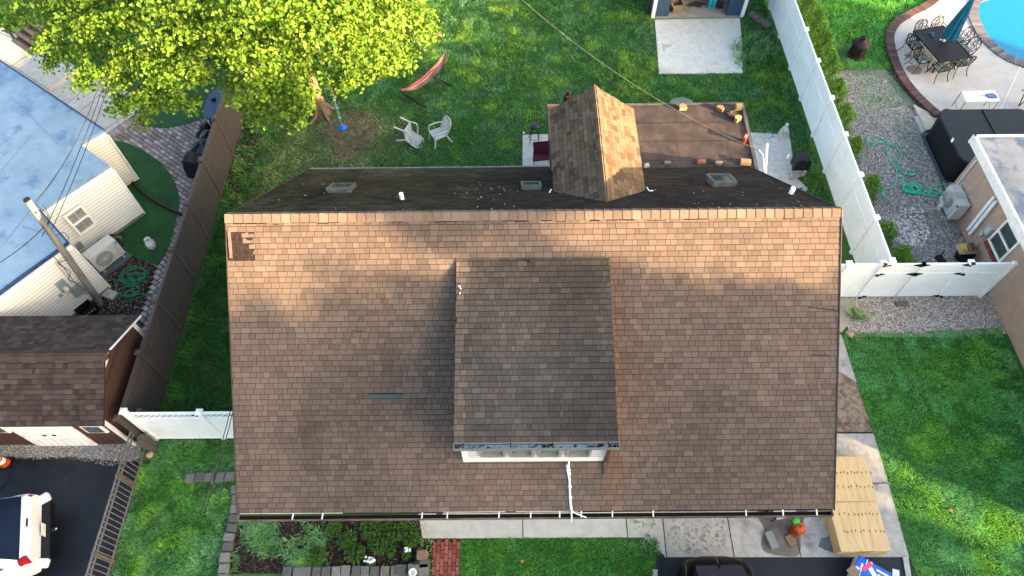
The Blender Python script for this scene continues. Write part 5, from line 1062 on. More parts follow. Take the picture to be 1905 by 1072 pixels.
# ---- wall corner items at the pole foot
m = MB(); c = onw(140, 556, .25); c.z = .2
t = thing('recycling_crate', 'black plastic crate against the cream wall by the pole', 'crate', (c.x, c.y, 0)); m = MB(); 
for sx, sy, w_, d_ in ((0, -.18, .5, .02), (0, .18, .5, .02), (-.24, 0, .02, .36), (.24, 0, .02, .36)): 
    rot = Matrix.Rotation(angL, 3, 'Z'); o_ = rot @ Vector((sx, sy, 0)); m.box((o_.x, o_.y, .17), (w_, d_, .32), angL)
m.box((0, 0, .02), (.5, .36, .03), angL); m.build('crate_body', black_plastic, t, local=True)
m = MB(); rot = Matrix.Rotation(angL, 3, 'Z')
for k in range(5): o_ = rot @ Vector((-.2+k*.09, -.195, .22)); m.box((o_.x, o_.y, .22), (.04, .008, .07), angL)
m.build('crate_lettering', M('grey_print', (.35, .35, .36)), t, local=True)
for k, (px, py, lb) in enumerate(((160, 505, 'black flowerpot lying by the wall above the dark green hose'), (168, 512, 'broken black pot beside the pole on the mulch'))):
    c = P(px, py, .1); m = MB(); m.lathe([(.08, 0), (.12, .2), (.11, .2), (.07, .02)], (c.x, c.y, .09), 12, R=Matrix.Rotation(1.3+k, 3, 'X')); solo(m, 'flowerpot', black_plastic, lb, 'flowerpot')
m = MB(); c = P(205, 548, .05); m.box((c.x, c.y, .05), (.42, .3, .1), -.4); solo(m, 'paving_slab', conc_old, 'pale concrete block under the dark green hose', 'slab', bevel=.02)
m = MB(); c = P(178, 568, .05); m.tube(cr([c+Vector((-.2, -.1, .0)), c+Vector((0, .15, .05)), c+Vector((.3, .05, 0)), c+Vector((.1, -.15, .03)), c+Vector((-.1, 0, .05))], 6), .03, 6); solo(m, 'drain_hose', black_plastic, 'short thick black hose looped at the foot of the pole', 'hose')
# ---- deck steps top left
t = thing('deck_steps', 'brown composite steps with black railing half under the maple', 'steps', (-17.8, 20.6, 0)); ds = Vector((.8, -.6, 0)); dn_ = Vector((.6, .8, 0)); s0 = P(62, 96, .2)
for k in range(4): m = MB(); c = s0+dn_*(.28*k)-ds*.55; m.box((c.x, c.y, .2+.17*k), (1.5, .30, .06), math.radians(-37)); m.box((c.x+dn_.x*-.13, c.y-dn_.y*.13, .11+.17*k), (1.5, .03, .16), math.radians(-37)); m.build('tread', M('composite_brown', (.06, .046, .045), (.08, .062, .058), 6, .7), t)
m = MB(); a = s0-ds*1.35; m.tube([Vector((a.x, a.y, .1)), Vector((a.x, a.y, 1.1))], .045, 6); m.tube([Vector((a.x, a.y, 1.05)), Vector((a.x, a.y, 1.05))+dn_*1.3+Vector((0, 0, .8))], .03, 6); m.tube([Vector((a.x, a.y, .4)), Vector((a.x, a.y, .4))+dn_*1.3+Vector((0, 0, .8))], .02, 6)
for k in range(1, 8): q = Vector((a.x, a.y, .4))+(dn_*1.3+Vector((0, 0, .8)))*k/8; m.tube([q, q+Vector((0, 0, .65))], .012, 5)
m.build('railing', dark_metal, t)
c = P(222, 95, .4); t = thing('lattice_screen', 'white lattice screen glimpsed through the maple leaves', 'lattice', (c.x, c.y, 0)); m = MB()
for s in (-1, 1):
    for k in range(-5, 12):
        x0 = -.6+k*.13; x1 = x0+s*.6; z0, z1 = .1, .7
        q = lambda x: c+Vector((.8, -.6, 0))*x
        lo, hi = -.6, .6
        if not (lo <= x0 <= hi): continue
        if x1 > hi: z1 = z0+(hi-x0)/(x1-x0)*(z1-z0); x1 = hi
        if x1 < lo: z1 = z0+(lo-x0)/(x1-x0)*(z1-z0); x1 = lo
        a, b = q(x0), q(x1); m.bar((a.x+.006*s, a.y, z0), (b.x+.006*s, b.y, z1), .012, .035)
m.build('lattice', white, t); m = MB(); a, b = q(-.62), q(.62); m.bar((a.x, a.y, .72), (b.x, b.y, .72), .05, .05); m.bar((a.x, a.y, .08), (b.x, b.y, .08), .05, .05); m.build('frame', white, t)
for k, (px, py) in enumerate(((146, 112), (150, 120), (153, 126))):
    c = P(px, py, .2); m = MB(); m.lathe([(.10, 0), (.14, .25), (.12, .25), (.09, .03)], (c.x, c.y, .05), 12); solo(m, 'flowerpot', black_plastic, ['black flowerpot at the patio corner under the maple, farthest of three', 'black flowerpot at the patio corner under the maple, middle of three', 'black flowerpot at the patio corner under the maple, nearest of three'][k], 'flowerpot')
# ---- rope swing
DS = P(637, 237, .35); t = thing('rope_swing', 'climbing rope with coloured foot discs and a blue disc seat hanging from the maple', 'swing', (DS.x, DS.y, 0))
m = MB(); m.tube([Vector((DS.x, DS.y, .3)), Vector((DS.x, DS.y, 2.3))], .012, 6); m.build('rope', M('rope_blue', (.30, .45, .50)), t); m = MB(); m.tube([Vector((DS.x, DS.y, 2.3)), Vector((DS.x-.02, DS.y, 4.6))], .016, 6); m.build('upper_rope', M('rope_white', (.62, .60, .55)), t)
m = MB(); m.lathe([(0, .31), (.16, .31), (.165, .34), (.15, .37), (.05, .375), (.035, .44), (0, .44)], (DS.x, DS.y, 0), 24); m.build('disc_seat', M('disc_blue', (.01, .12, .45), None, rough=.4), t)
for (px, py), nm, c in (((617, 171), 'foot_disc', (.42, .02, .03)), ((622, 187), 'foot_disc', (.45, .42, .10)), ((627, 203), 'foot_disc', (.01, .16, .50)), ((632, 220), 'foot_disc', (.05, .45, .42))):
    z = onpl(px, py, (DS.x, DS.y, 0), (0, 1, 0)).z; m = MB(); m.lathe([(0, -.02), (.045, -.02), (.06, 0), (.045, .03), (0, .035)], (DS.x, DS.y, z), 14); m.build(nm, M('disc_%d' % int(c[0]*1000+c[2]*100), c, None, rough=.4), t)
# ---- hammock
HA, HB = P(747, 168, .95), P(831, 98, .98); t = thing('hammock', 'coral and cream striped hammock on a black stand on the back lawn', 'hammock', ((HA.x+HB.x)/2, (HA.y+HB.y)/2, 0))
hd = (HB-HA); hd.z = 0; L_ = hd.length; hd.normalize(); hn = Vector((-hd.y, hd.x, 0)); m = MB(); N = 26; Wn = 10; vs = []
hc = [(.28, .065, .05), (.36, .24, .20), (.18, .04, .06), (.36, .24, .20), (.27, .075, .055), (.38, .28, .23), (.25, .06, .05), (.34, .22, .19), (.22, .04, .06), (.28, .07, .05)]
for i in range(N+1):
    s = i/N; zc = .97-.55*math.sin(PI*s)**.8; wd = .03+.155*math.sin(PI*s)**.6
    for j in range(Wn+1): q = (j/Wn-.5)*2; vs.append(HA+hd*L_*s+hn*wd*q+Vector((0, 0, zc-HA.z+.16*abs(q)**1.5*math.sin(PI*s)+.012*math.sin(j*2.6+i*.8))))
b0_ = len(m.v); m.smooth = True
for i in range(N):
    for j in range(Wn): m.tc = hc[j]; a = i*(Wn+1)+j; m.add([vs[a], vs[a+1], vs[a+Wn+2], vs[a+Wn+1]], [(0, 1, 2, 3)])
m.smooth = False; m.build('hammock_fabric', plainT, t)
m = MB(); A0, B0 = HA-hd*.05, HB+hd*.05; gA, gB = HA+hd*.55, HB-hd*.55; gA.z = gB.z = .04
m.tube([gA, gB], .025, 6); m.tube([gA, A0], .022, 6); m.tube([gB, B0], .022, 6)
for g_ in (gA, gB): m.tube([g_-hn*.6, g_+hn*.6], .025, 6)
m.build('stand', dark_metal, t)
# ---- white plastic chairs
def garden_chair(loc, rz, label, tip=None):
    t = thing('plastic_chair', label, 'chair', loc, rz, 'white plastic garden chairs'); wp = M('chair_plastic', (.46, .50, .50), (.38, .42, .42), 6, .4); X = lambda o: o
    T = tip if tip is not None else Matrix.Identity(4)
    def bd(m, nm):
        m.v = [tuple(T @ Vector(q)) for q in m.v]; return m.build(nm, wp, t, local=True)
    m = MB()
    for k in range(6): m.box((-.19+.076*k, .02, .40-.012*k*0), (.055, .42, .02))
    m.box((0, -.20, .395), (.48, .05, .035)); m.box((0, .23, .395), (.46, .05, .035)); m.box((-.235, .02, .395), (.035, .44, .04)); m.box((.235, .02, .395), (.035, .44, .04)); bd(m, 'seat')
    m = MB(); n_ = 7
    for k in range(n_): q = (k-(n_-1)/2)/(n_-1)*2; m.bar((q*.2, .25, .40), (q*.23, .46, .86-.05*q*q), .045, .018)
    m.tube(cr([(-.25, .25, .42), (-.27, .42, .78), (-.16, .485, .90), (0, .495, .93), (.16, .485, .90), (.27, .42, .78), (.25, .25, .42)], 4), .022, 6); bd(m, 'backrest')
    for s in (-1, 1):
        m = MB(); m.tube(cr([(s*.24, .33, .62), (s*.29, .1, .64), (s*.29, -.14, .63), (s*.26, -.22, .56), (s*.24, -.23, .42)], 4), .026, 6); bd(m, 'armrest')
        m = MB(); m.bar((s*.24, -.20, .41), (s*.26, -.27, .0), .05, .04); bd(m, 'leg'); m = MB(); m.bar((s*.23, .24, .41), (s*.26, .42, .0), .05, .04); bd(m, 'leg')
    return t
c = P(815, 268, 0); garden_chair((c.x+.02, c.y+.1, .02), math.radians(-62), 'white plastic slatted chair standing upright next to the tipped one')
c = P(762, 266, 0); tp = Matrix.Translation((0, -.40, .50)) @ Matrix.Rotation(math.radians(-92), 4, 'X'); garden_chair((c.x, c.y+.1, .02), math.radians(-112), 'white plastic chair tipped over on its back on the lawn', tip=tp)
# ---- bar stool
c = P(994, 262, .03); t = thing('bar_stool', 'black metal bar stool with round seat on the small rear slab', 'stool', (c.x, c.y, .03))
m = MB(); m.lathe([(0, .70), (.17, .70), (.19, .73), (.18, .77), (0, .78)], (0, 0, 0), 20); m.build('seat', M('stool_seat', (.02, .022, .035), None, rough=.4), t, local=True)
for k in range(4): a = PI/4+k*PI/2; m = MB(); m.tube([(.12*math.cos(a), .12*math.sin(a), .70), (.24*math.cos(a), .24*math.sin(a), 0)], .013, 6); m.build('leg', dark_metal, t, local=True)
m = MB(); m.tube([(.205*math.cos(a), .205*math.sin(a), .22) for a in np.linspace(0, 2*PI, 25)], .01, 5, cap=False); m.build('foot_ring', dark_metal, t, local=True)
m = MB(); m.tube(cr([(-.17, .06, .78), (-.2, .16, 1.05), (-.1, .24, 1.10), (0, .26, 1.11), (.1, .24, 1.10), (.2, .16, 1.05), (.17, .06, .78)], 4), .012, 6)
for x in (-.09, 0, .09): m.tube([(x, .17, .78), (x, .24, 1.09)], .008, 5)
m.build('backrest', dark_metal, t, local=True)
m = MB(); c = P(974, 249, 0); m.lathe([(0, 0), (.035, .01), (.04, .04), (.02, .07), (0, .075)], (c.x, c.y, .02), 10); solo(m, 'ball', white, 'tiny white ball in the grass at the corner of the rear slab', 'ball')
# maroon folding chair
c = P(1006, 312, .05); t = thing('folding_chair', 'maroon canvas folding chair beside the rear eave', 'chair', (c.x, c.y, .03)); mr = M('maroon_canvas', (.07, .007, .02), (.05, .005, .015), 9, .8); m = MB()
m.add([(-.28, -.1, .42), (.30, -.05, .45), (.30, .35, .40), (-.26, .32, .38)], [(0, 1, 2, 3)]); m.add([(-.26, .32, .38), (.30, .35, .40), (.34, .5, .85), (-.28, .46, .82)], [(0, 1, 2, 3)]); m.build('canvas', mr, t, local=True); m = MB(); m.box((.42, .30, .6), (.12, .3, .04), .2); m.build('armrest', mr, t, local=True)
for x, y in ((-.27, -.1), (.29, -.06), (.29, .36), (-.27, .34)): m = MB(); m.tube([(x, y, 0), (x*.95, y, .44)], .012, 5); m.build('leg', dark_metal, t, local=True)
# terracotta pot, slate, statue
c = P(1053, 195, .1); t = thing('chimney_pot', 'rusty terracotta pipe standing behind the rear gable', 'pot', (c.x, c.y, 0)); m = MB(); m.lathe([(.10, 0), (.10, .5), (.125, .5), (.13, .62), (.105, .62), (.085, .55), (.085, .1), (0, .1)], (0, 0, 0), 18); m.build('pipe', M('terracotta', (.08, .035, .026), (.05, .022, .018), 7, .8), t, local=True)
c = P(1268, 193, .1); m = MB(); m.prism([(c.x+.45*math.cos(a)*(1+.1*math.sin(3*a)), c.y+.35*math.sin(a)) for a in np.linspace(0, 2*PI, 15)[:-1]], .0, .1); solo(m, 'slate_slab', M('green_slate', (.09, .125, .11), (.13, .155, .145), 5, .8), 'grey green oval slate slab behind the flat roof', 'slab')
c = P(1456, 250, .03); t = thing('garden_statue', 'small white seated garden statue on the rear patio corner', 'statue', (c.x, c.y, .03)); wsx = M('statue_white', (.52, .51, .49), (.36, .35, .33), 14, .8); m = MB()
m.lathe([(.16, 0), (.17, .05), (.13, .10), (.12, .17), (.135, .22), (.10, .32), (.05, .38), (.04, .41)], (0, 0, 0), 16, wob=lambda k, z: 1+.10*math.sin(k*1.2+z*20)); m.build('body', wsx, t, local=True); m = MB(); m.lathe([(0, .38), (.055, .41), (.07, .46), (.055, .52), (0, .54)], (.01, .01, 0), 14); m.build('head', wsx, t, local=True); m = MB(); m.tube([(-.1, -.03, .26), (-.15, -.12, .16), (-.06, -.16, .10)], [.04, .035, .03], 6); m.tube([(.1, -.03, .26), (.14, -.12, .16), (.06, -.16, .10)], [.04, .035, .03], 6); m.build('arm', wsx, t, local=True)
ring = MB()
for (px, py, r) in ((1412, 262, .2), (1440, 260, .17), (1430, 252, .14)): c = P(px, py, .031); ring.lathe([(r, 0), (r+.02, .006), (r-.02, .006)], c, 20)
tag(ring.build('paving_marks', conc), None, None, kind='structure')
# grill on block base by the right rear corner
c = P(1480, 322, 0); bs_ = MB()
t = thing('block_stand', 'grey cinder block stand under the small covered grill', 'stand', (c.x, c.y, .03)); m = MB(); m.box((-.18, 0, .14), (.1, .40, .26)); m.box((.18, 0, .14), (.1, .40, .26)); m.box((0, 0, .29), (.5, .44, .05)); m.box((-.12, -.25, .1), (.4, .1, .18), .3); m.build('blocks', conc_old, t, local=True)
cloth_cover([(c.x-.26, c.y-.22), (c.x+.26, c.y-.22), (c.x+.26, c.y+.22), (c.x-.26, c.y+.22)], [(.36, 1.05), (.6, 1.0), (.8, .9), (.9, .65), (.92, .2)], 'covered_grill', tarp, 'small grill under a black cover on grey blocks beside the white fence', 'grill', .05, 9)
c2 = P(1467, 292, .1); m = MB(); m.lathe([(.06, 0), (.06, .12), (.04, .16), (0, .17)], (c2.x, c2.y, .03), 12); solo(m, 'white_jug', white, 'small white jug beside the covered grill on the patio', 'jug')
for k, (px, py, lb) in enumerate(((1497, 352, 'pale stone in the grass near the right roof corner'),)): c = P(px, py, .05); m = MB(); m.lathe([(0, 0), (.1, .03), (.08, .09), (0, .12)], (c.x, c.y, 0), 8); solo(m, 'stone', conc, lb, 'stone')
# shed contents
def carton(px, py, s, lb, h=.3, rz=.2, open_=True):
    c = P(px, py, .06); t = thing('cardboard_box', lb, 'box', (c.x, c.y, .06), rz, 'cardboard boxes in the blue shed'); cb_ = M('cardboard', (.24, .165, .10), (.2, .14, .085), 8, .8); m = MB()
    for sx, sy, w_, d_ in ((0, -s/2, s, .012), (0, s/2, s, .012), (-s/2, 0, .012, s), (s/2, 0, .012, s)): m.box((sx, sy, h/2), (w_, d_, h))
    m.box((0, 0, .01), (s, s, .01)); m.build('box_body', cb_, t, local=True); m = MB(); m.bar((-s/2, -s/2, h), (-s/2-.12, -s/2, h+.05), s*.9, .008); m.bar((s/2, 0, h), (s/2+.12, 0, h-.03), s*.9, .008); m.build('flap', cb_, t, local=True)
carton(1257, 18, .42, 'open cardboard box nearest the shed doorway', .35); carton(1262, 4, .36, 'open cardboard box behind the first one inside the blue shed', .5, .1); 
for k, px in enumerate((1320, 1327)):
    c = P(px, 8, .2); t = thing('storage_case', ['teal storage case inside the shed, left of the pair', 'teal storage case inside the shed, right of the pair'][k], 'case', (c.x, c.y, .06), 0, 'teal cases in the blue shed'); m = MB(); m.box((0, 0, .35), (.15, .24, .7)); m.build('case_body', M('teal_plastic', (.02, .30, .34), None, rough=.4), t, local=True, bevel=.02); m = MB(); m.box((0, -.13, .14), (.04, .02, .04)); m.build('latch', dark_metal, t, local=True)
c = P(1338, 13, .06); t = thing('work_boots', 'dark work boots on the shed floor by the right door edge', 'boots', (c.x, c.y, .06))
for s in (-1, 1): m = MB(); m.lathe([(.05, 0), (.055, .1), (.05, .24), (.04, .24), (.04, .05)], (s*.07, .05, 0), 10); m.box((s*.07, -.04, .04), (.09, .22, .08)); m.build('boot', M('boot_brown', (.06, .045, .035)), t, local=True)
c = P(1294, 8, .065); m = MB(); m.prism([(c.x+.38*math.cos(a)*(1+.3*math.sin(4*a)), c.y+.2*math.sin(a)*(1+.3*math.cos(5*a))) for a in np.linspace(0, 2*PI, 22)[:-1]], .055, .064); tag(m.build('oil_stain', M('oil_dark', (.06, .05, .04))), None, None, kind='structure')
c1_ = PP([(1232, 80), (1237, 92), (1235, 101), (1233, 90)], .03); m = MB(); m.prism([(p.x, p.y) for p in PP([(1230, 80), (1237, 84), (1252, 84), (1246, 89), (1238, 91), (1235, 102), (1232, 90)])], .0, .034); tag(m.build('pad_patch', M('patch_grey', (.33, .33, .31))), None, None, kind='structure')
m = MB(); 
for k in range(4): c = P(1398+k*9, 30+6*k, 0); m = MB(); m.lathe([(0, 0), (.22, .02), (.2, .1), (.1, .17), (0, .18)], (c.x, c.y, 0), 8, wob=lambda k_, z: 1+.15*math.sin(k_*2.1)); solo(m, 'rock', M('dark_rock', (.07, .06, .055), (.11, .1, .09), 6, .9), ['flat dark rock beside the shed, nearest to it', 'dark rock beside the shed, second from it', 'dark rock by the shed weeds, third from the shed', 'dark rock farthest from the shed'][k], 'rock', 'dark rocks beside the blue shed')
# ---- right neighbour: lantern
c = P(1591, 104, 0); t = thing('lantern_fire_pit', 'large rusty metal lantern fire pit with ring handle on the gravel', 'fire pit', (c.x, c.y, 0)); ru = M('rust_brown', (.030, .018, .016), (.018, .012, .011), 7, .6, metal=.3); m = MB()
m.lathe([(.34, 0), (.36, .04), (.34, .10), (.30, .11)], (0, 0, 0), 24); m.build('base', ru, t, local=True)
m = MB(); 
for k in range(8): a = k*PI/4; m.tube([(.30*math.cos(a), .30*math.sin(a), .1), (.29*math.cos(a), .29*math.sin(a), .62)], .014, 5)
for k in range(5): z = .15+k*.1; m.tube([(.3*math.cos(a), .3*math.sin(a), z) for a in np.linspace(0, 2*PI, 21)], .006, 4, cap=False)
m.build('cage', ru, t, local=True)
m = MB(); m.lathe([(.27, .1), (.27, .6)], (0, 0, 0), 20); m.build('mesh_screen', M('soot_mesh', (.016, .011, .009), (.05, .033, .02), 9, .9), t, local=True)
m = MB(); m.lathe([(.37, .60), (.36, .63), (.22, .75), (.10, .80), (.11, .83), (.11, .90), (.07, .93), (0, .93)], (0, 0, 0), 24); m.build('lid', ru, t, local=True)
m = MB(); m.tube([(.52*math.cos(a), .12+.02*math.sin(a)+.35*max(0, math.sin(a)), .62+.62*math.sin(a)) for a in np.linspace(-.1, PI+.1, 25)], .014, 6); m.build('handle', ru, t, local=True)
# ---- dining set
cT = (P(1703, 60, .84)+P(1760, 55, .84)+P(1810, 99, .84)+P(1737, 112, .84))/4; eT = (P(1737, 112, .84)-P(1703, 60, .84)+P(1810, 99, .84)-P(1760, 55, .84))/2
aT = math.atan2(eT.y, eT.x); print('table', cT, eT.length, math.degrees(aT))
ZT = .12; t = thing('patio_table', 'black cast metal dining table on the pool deck', 'table', (cT.x, cT.y, ZT), aT); LTt, WT = 1.9, 1.30
cast = M('cast_aluminium', (.006, .006, .008), (.010, .010, .012), 40, .5)
m = MB(); m.box((0, 0, .71), (LTt, WT, .02))
m.box((0, WT/2, .71), (LTt+.03, .04, .05)); m.box((0, -WT/2, .71), (LTt+.03, .04, .05)); m.box((LTt/2, 0, .71), (.04, WT-.05, .05)); m.box((-LTt/2, 0, .71), (.04, WT-.05, .05))
m.build('table_top', cast, t, local=True); m = MB()
for k in range(-4, 5): m.box((k*.2, 0, .723), (.012, WT-.1, .006))
for k in range(-2, 3): m.box((0, k*.2, .7225), (LTt-.1, .012, .005))
m.build('top_ribs', M('rib_grey', (.016, .016, .018)), t, local=True)
for sx in (-1, 1):
    for sy in (-1, 1): m = MB(); m.tube(cr([(sx*.7, sy*.42, .69), (sx*.6, sy*.36, .4), (sx*.78, sy*.48, .0)], 5), .025, 6); m.build('leg', cast, t, local=True)
def dining_chair(loc, rz, label, first=[None]):
    if first[0] is None:
        t = thing('dining_chair', label, 'chair', loc, rz, 'cast metal dining chairs round the patio table'); m = MB(); m.box((0, 0, .42), (.48, .46, .03)); m.build('seat_frame', cast, t, local=True)
        m = MB(); m.box((0, 0, .47), (.47, .45, .08)); cu = m.build('cushion', [CUSH], t, local=True, bevel=.03)
        m = MB(); m.tube(cr([(-.23, -.22, .42), (-.25, -.30, .78), (-.16, -.34, .92), (0, -.35, .97), (.16, -.34, .92), (.25, -.30, .78), (.23, -.22, .42)], 5), .018, 6)
        for (x, z, r) in ((-.11, .84, .07), (.11, .84, .07), (0, .72, .09), (-.13, .64, .06), (.13, .64, .06), (0, .56, .06), (0, .88, .04)):
            yy_ = -.24-.11*(z-.45)/.5; m.tube([(x+r*math.cos(a), yy_-.02*0, z+r*math.sin(a)) for a in np.linspace(0, 2*PI, 13)], .011, 5, cap=False)
        for x in (-.06, .06): m.tube([(x, -.23, .44), (x*.5, -.34, .95)], .010, 5)
        m.build('backrest', cast, t, local=True)
        for s in (-1, 1):
            m = MB(); m.tube(cr([(s*.25, -.28, .68), (s*.29, -.1, .67), (s*.30, .12, .66), (s*.28, .2, .55), (s*.25, .20, .43)], 4), .015, 6); m.build('armrest', cast, t, local=True)
            m = MB(); m.tube(cr([(s*.24, .2, .42), (s*.25, .23, .2), (s*.30, .30, .0)], 4), .015, 6); m.build('leg', cast, t, local=True)
            m = MB(); m.tube(cr([(s*.24, -.22, .42), (s*.25, -.25, .2), (s*.30, -.38, .0)], 4), .015, 6); m.build('leg', cast, t, local=True)
        first[0] = t; return t
    c = clone(first[0]); c.location = loc; c.rotation_euler = (0, 0, rz); c['label'] = label; return c
def cushm():
    m, n, b = nodes('leaf_print_cushion'); L = n.links.new; b.inputs['Roughness'].default_value = .8; tc = n.nodes.new('ShaderNodeTexCoord')
    w_ = n.nodes.new('ShaderNodeTexWave'); w_.inputs['Scale'].default_value = 4.5; w_.inputs['Distortion'].default_value = 9; w_.inputs['Detail'].default_value = 2; L(tc.outputs['Object'], w_.inputs['Vector'])
    r = n.nodes.new('ShaderNodeValToRGB'); r.color_ramp.elements[0].color = (.002, .006, .005, 1); r.color_ramp.elements[0].position = .35; r.color_ramp.elements[1].color = (.32, .40, .36, 1); r.color_ramp.elements[1].position = .85; e = r.color_ramp.elements.new(.6); e.color = (.006, .08, .05, 1)
    L(w_.outputs[0], r.inputs[0]); L(r.outputs[0], b.inputs['Base Color']); return m
CUSH = cushm()
ca, sa_ = math.cos(aT), math.sin(aT)
def TL(x, y): return (cT.x+x*ca-y*sa_, cT.y+x*sa_+y*ca, ZT)
for x, y, rz, lb in ((-.45, WT/2+.22, PI, 'dining chair on the fence side of the table, nearer the pool end'), ):
    pass
# long side A (towards the pool = +y local?), ends
def faced(px, py, fx, fy, lb):   # a chair whose back top shows at (px,py) on the photo, facing the table
    p = P(px, py, ZT+.85); a = math.atan2(fy, fx)-PI/2; loc = Vector((p.x, p.y, ZT))+Vector((fx, fy, 0)).normalized()*.30; dining_chair((loc.x, loc.y, ZT), a, lb)
dirL = Vector((ca, sa_)); dirN = Vector((-sa_, ca))
faced(1716, 42, dirL.x, dirL.y, 'dining chair at the far end of the table, left one with open scroll back')
faced(1747, 36, dirL.x, dirL.y, 'dining chair at the far end of the table, right one beside the umbrella')
faced(1806, 58, -dirN.x, -dirN.y, 'dining chair on the pool side of the table, farther from the hot tub')
faced(1818, 76, -dirN.x, -dirN.y, 'dining chair on the pool side of the table, nearer the hot tub')
def seated(px, py, fx, fy, lb): p = P(px, py, ZT+.48); dining_chair((p.x, p.y, ZT), math.atan2(fy, fx)-PI/2, lb)
seated(1702, 82, dirN.x, dirN.y, 'dining chair on the brick edging side of the table, farther from the hot tub')
seated(1716, 108, dirN.x, dirN.y, 'dining chair on the brick edging side of the table, nearer the hot tub')
seated(1752, 124, -dirL.x, -dirL.y, 'dining chair at the near end of the table, left one')
seated(1788, 114, -dirL.x, -dirL.y, 'dining chair at the near end of the table, right one')
# umbrella
t = thing('patio_umbrella', 'closed teal patio umbrella through the middle of the dining table', 'umbrella', (cT.x, cT.y, ZT)); uB = P(1768, 66, ZT+1.05)
c = Vector((uB.x, uB.y, 0)); t.location = (c.x, c.y, ZT); ORG[t.name] = Vector((c.x, c.y, ZT)); m = MB(); m.tube([(c.x, c.y, ZT), (c.x, c.y, ZT+2.75)], .02, 8); m.build('pole', dark_metal, t)
m = MB(); m.lathe([(.27, 1.0), (.25, 1.15), (.20, 1.6), (.14, 2.1), (.08, 2.5), (.03, 2.75), (0, 2.78)], (c.x, c.y, ZT), 48, wob=lambda k, z: 1+.22*math.cos(k*PI/3)*(1 if z < 2.5 else .3)+.1*math.sin(k*1.9)); m.build('canopy', M('teal_canvas', (.003, .085, .145), (.006, .13, .20), 5, .7), t)
c = P(1756, 77, ZT+.74); m = MB(); m.lathe([(.05, 0), (.055, .05), (.03, .07), (0, .07)], c, 12); m.box(c+Vector((-.1, .08, .01)), (.08, .05, .03), .6); solo(m, 'ashtray', white, 'small white cup on the dining table under the umbrella', 'cup')
c = P(1733, 64, ZT+.74); m = MB(); m.tube(cr([c+Vector((-.06, .08, .02)), c+Vector((.05, 0, .05)), c+Vector((-.02, -.1, .02)), c+Vector((.05, -.2, .03))], 4), .025, 6); solo(m, 'blue_toy', M('blue_plastic', (.04, .16, .35)), 'small blue strap lying on the far left part of the dining table', 'strap')
# white folding table with skimmer
qs = [P(x, y, ZT+.72) for x, y in ((1789, 170), (1851, 169), (1860, 188), (1797, 189))]; cW = sum(qs, Vector())/4; t = thing('folding_table', 'long white folding table with thin legs behind the hot tub', 'table', (cW.x, cW.y, ZT)); m = MB(); m.prism([(p.x, p.y) for p in qs], ZT+.70, ZT+.725); m.build('table_top', white, t)
for p in qs: q = Vector((cW.x+(p.x-cW.x)*.98, cW.y+(p.y-cW.y)*.98, 0)); m = MB(); m.tube([(q.x, q.y, ZT), (q.x, q.y, ZT+.71)], .014, 5); m.build('leg', M('leg_grey', (.16, .17, .17), None, rough=.4), t)
m = MB(); m.tube([(qs[0].x, qs[0].y, ZT+.3), (qs[3].x, qs[3].y, ZT+.12)], .01, 5); m.tube([(qs[1].x, qs[1].y, ZT+.3), (qs[2].x, qs[2].y, ZT+.12)], .01, 5); m.build('brace', M('leg_grey', (.1, .1, .1)), t)
c = P(1844, 179, ZT+.74); t = thing('pool_skimmer', 'blue pool skimmer net lying on the white folding table', 'net', tuple(c)); pts = [Vector((-.17, .06, .01)), Vector((-.14, .11, .01)), Vector((.10, .12, .01)), Vector((.17, .05, .01)), Vector((.17, -.1, .01)), Vector((-.02, -.11, .01)), Vector((-.14, -.05, .01))]
m = MB(); m.tube(pts+[pts[0]], .014, 6, cap=False); m.build('rim', M('navy_plastic', (.02, .04, .14)), t, local=True); m = MB(); m.add([tuple(p) for p in pts], [tuple(range(7))]); m.build('net', M('net_blue', (.07, .15, .33), (.1, .2, .4), 60)
, t, local=True); m = MB(); m.tube([(-.16, .0, .01), (-.42, .02, .01)], .012, 6); m.build('handle', M('leg_grey', (.1, .1, .1)), t, local=True)
# sling chair at the right edge
c = P(1900, 215, ZT); t = thing('sling_chair', 'black metal frame chair cut by the right edge behind the hot tub', 'chair', tuple(c)); 
for s in (0, .5): m = MB(); m.tube(cr([(-.25, s, .75), (-.05, s, .82), (.3, s, .95), (.6, s, 1.1)], 4), .02, 6); m.tube([(-.1, s, .8), (.1, s, 0)], .018, 6); m.tube([(.4, s, .95), (.1, s, 0)], .018, 6); m.build('frame', dark_metal, t, local=True)
m = MB(); m.box((.3, .25, .45), (.5, .5, .03)); m.build('seat', M('sling', (.03, .03, .035)), t, local=True)
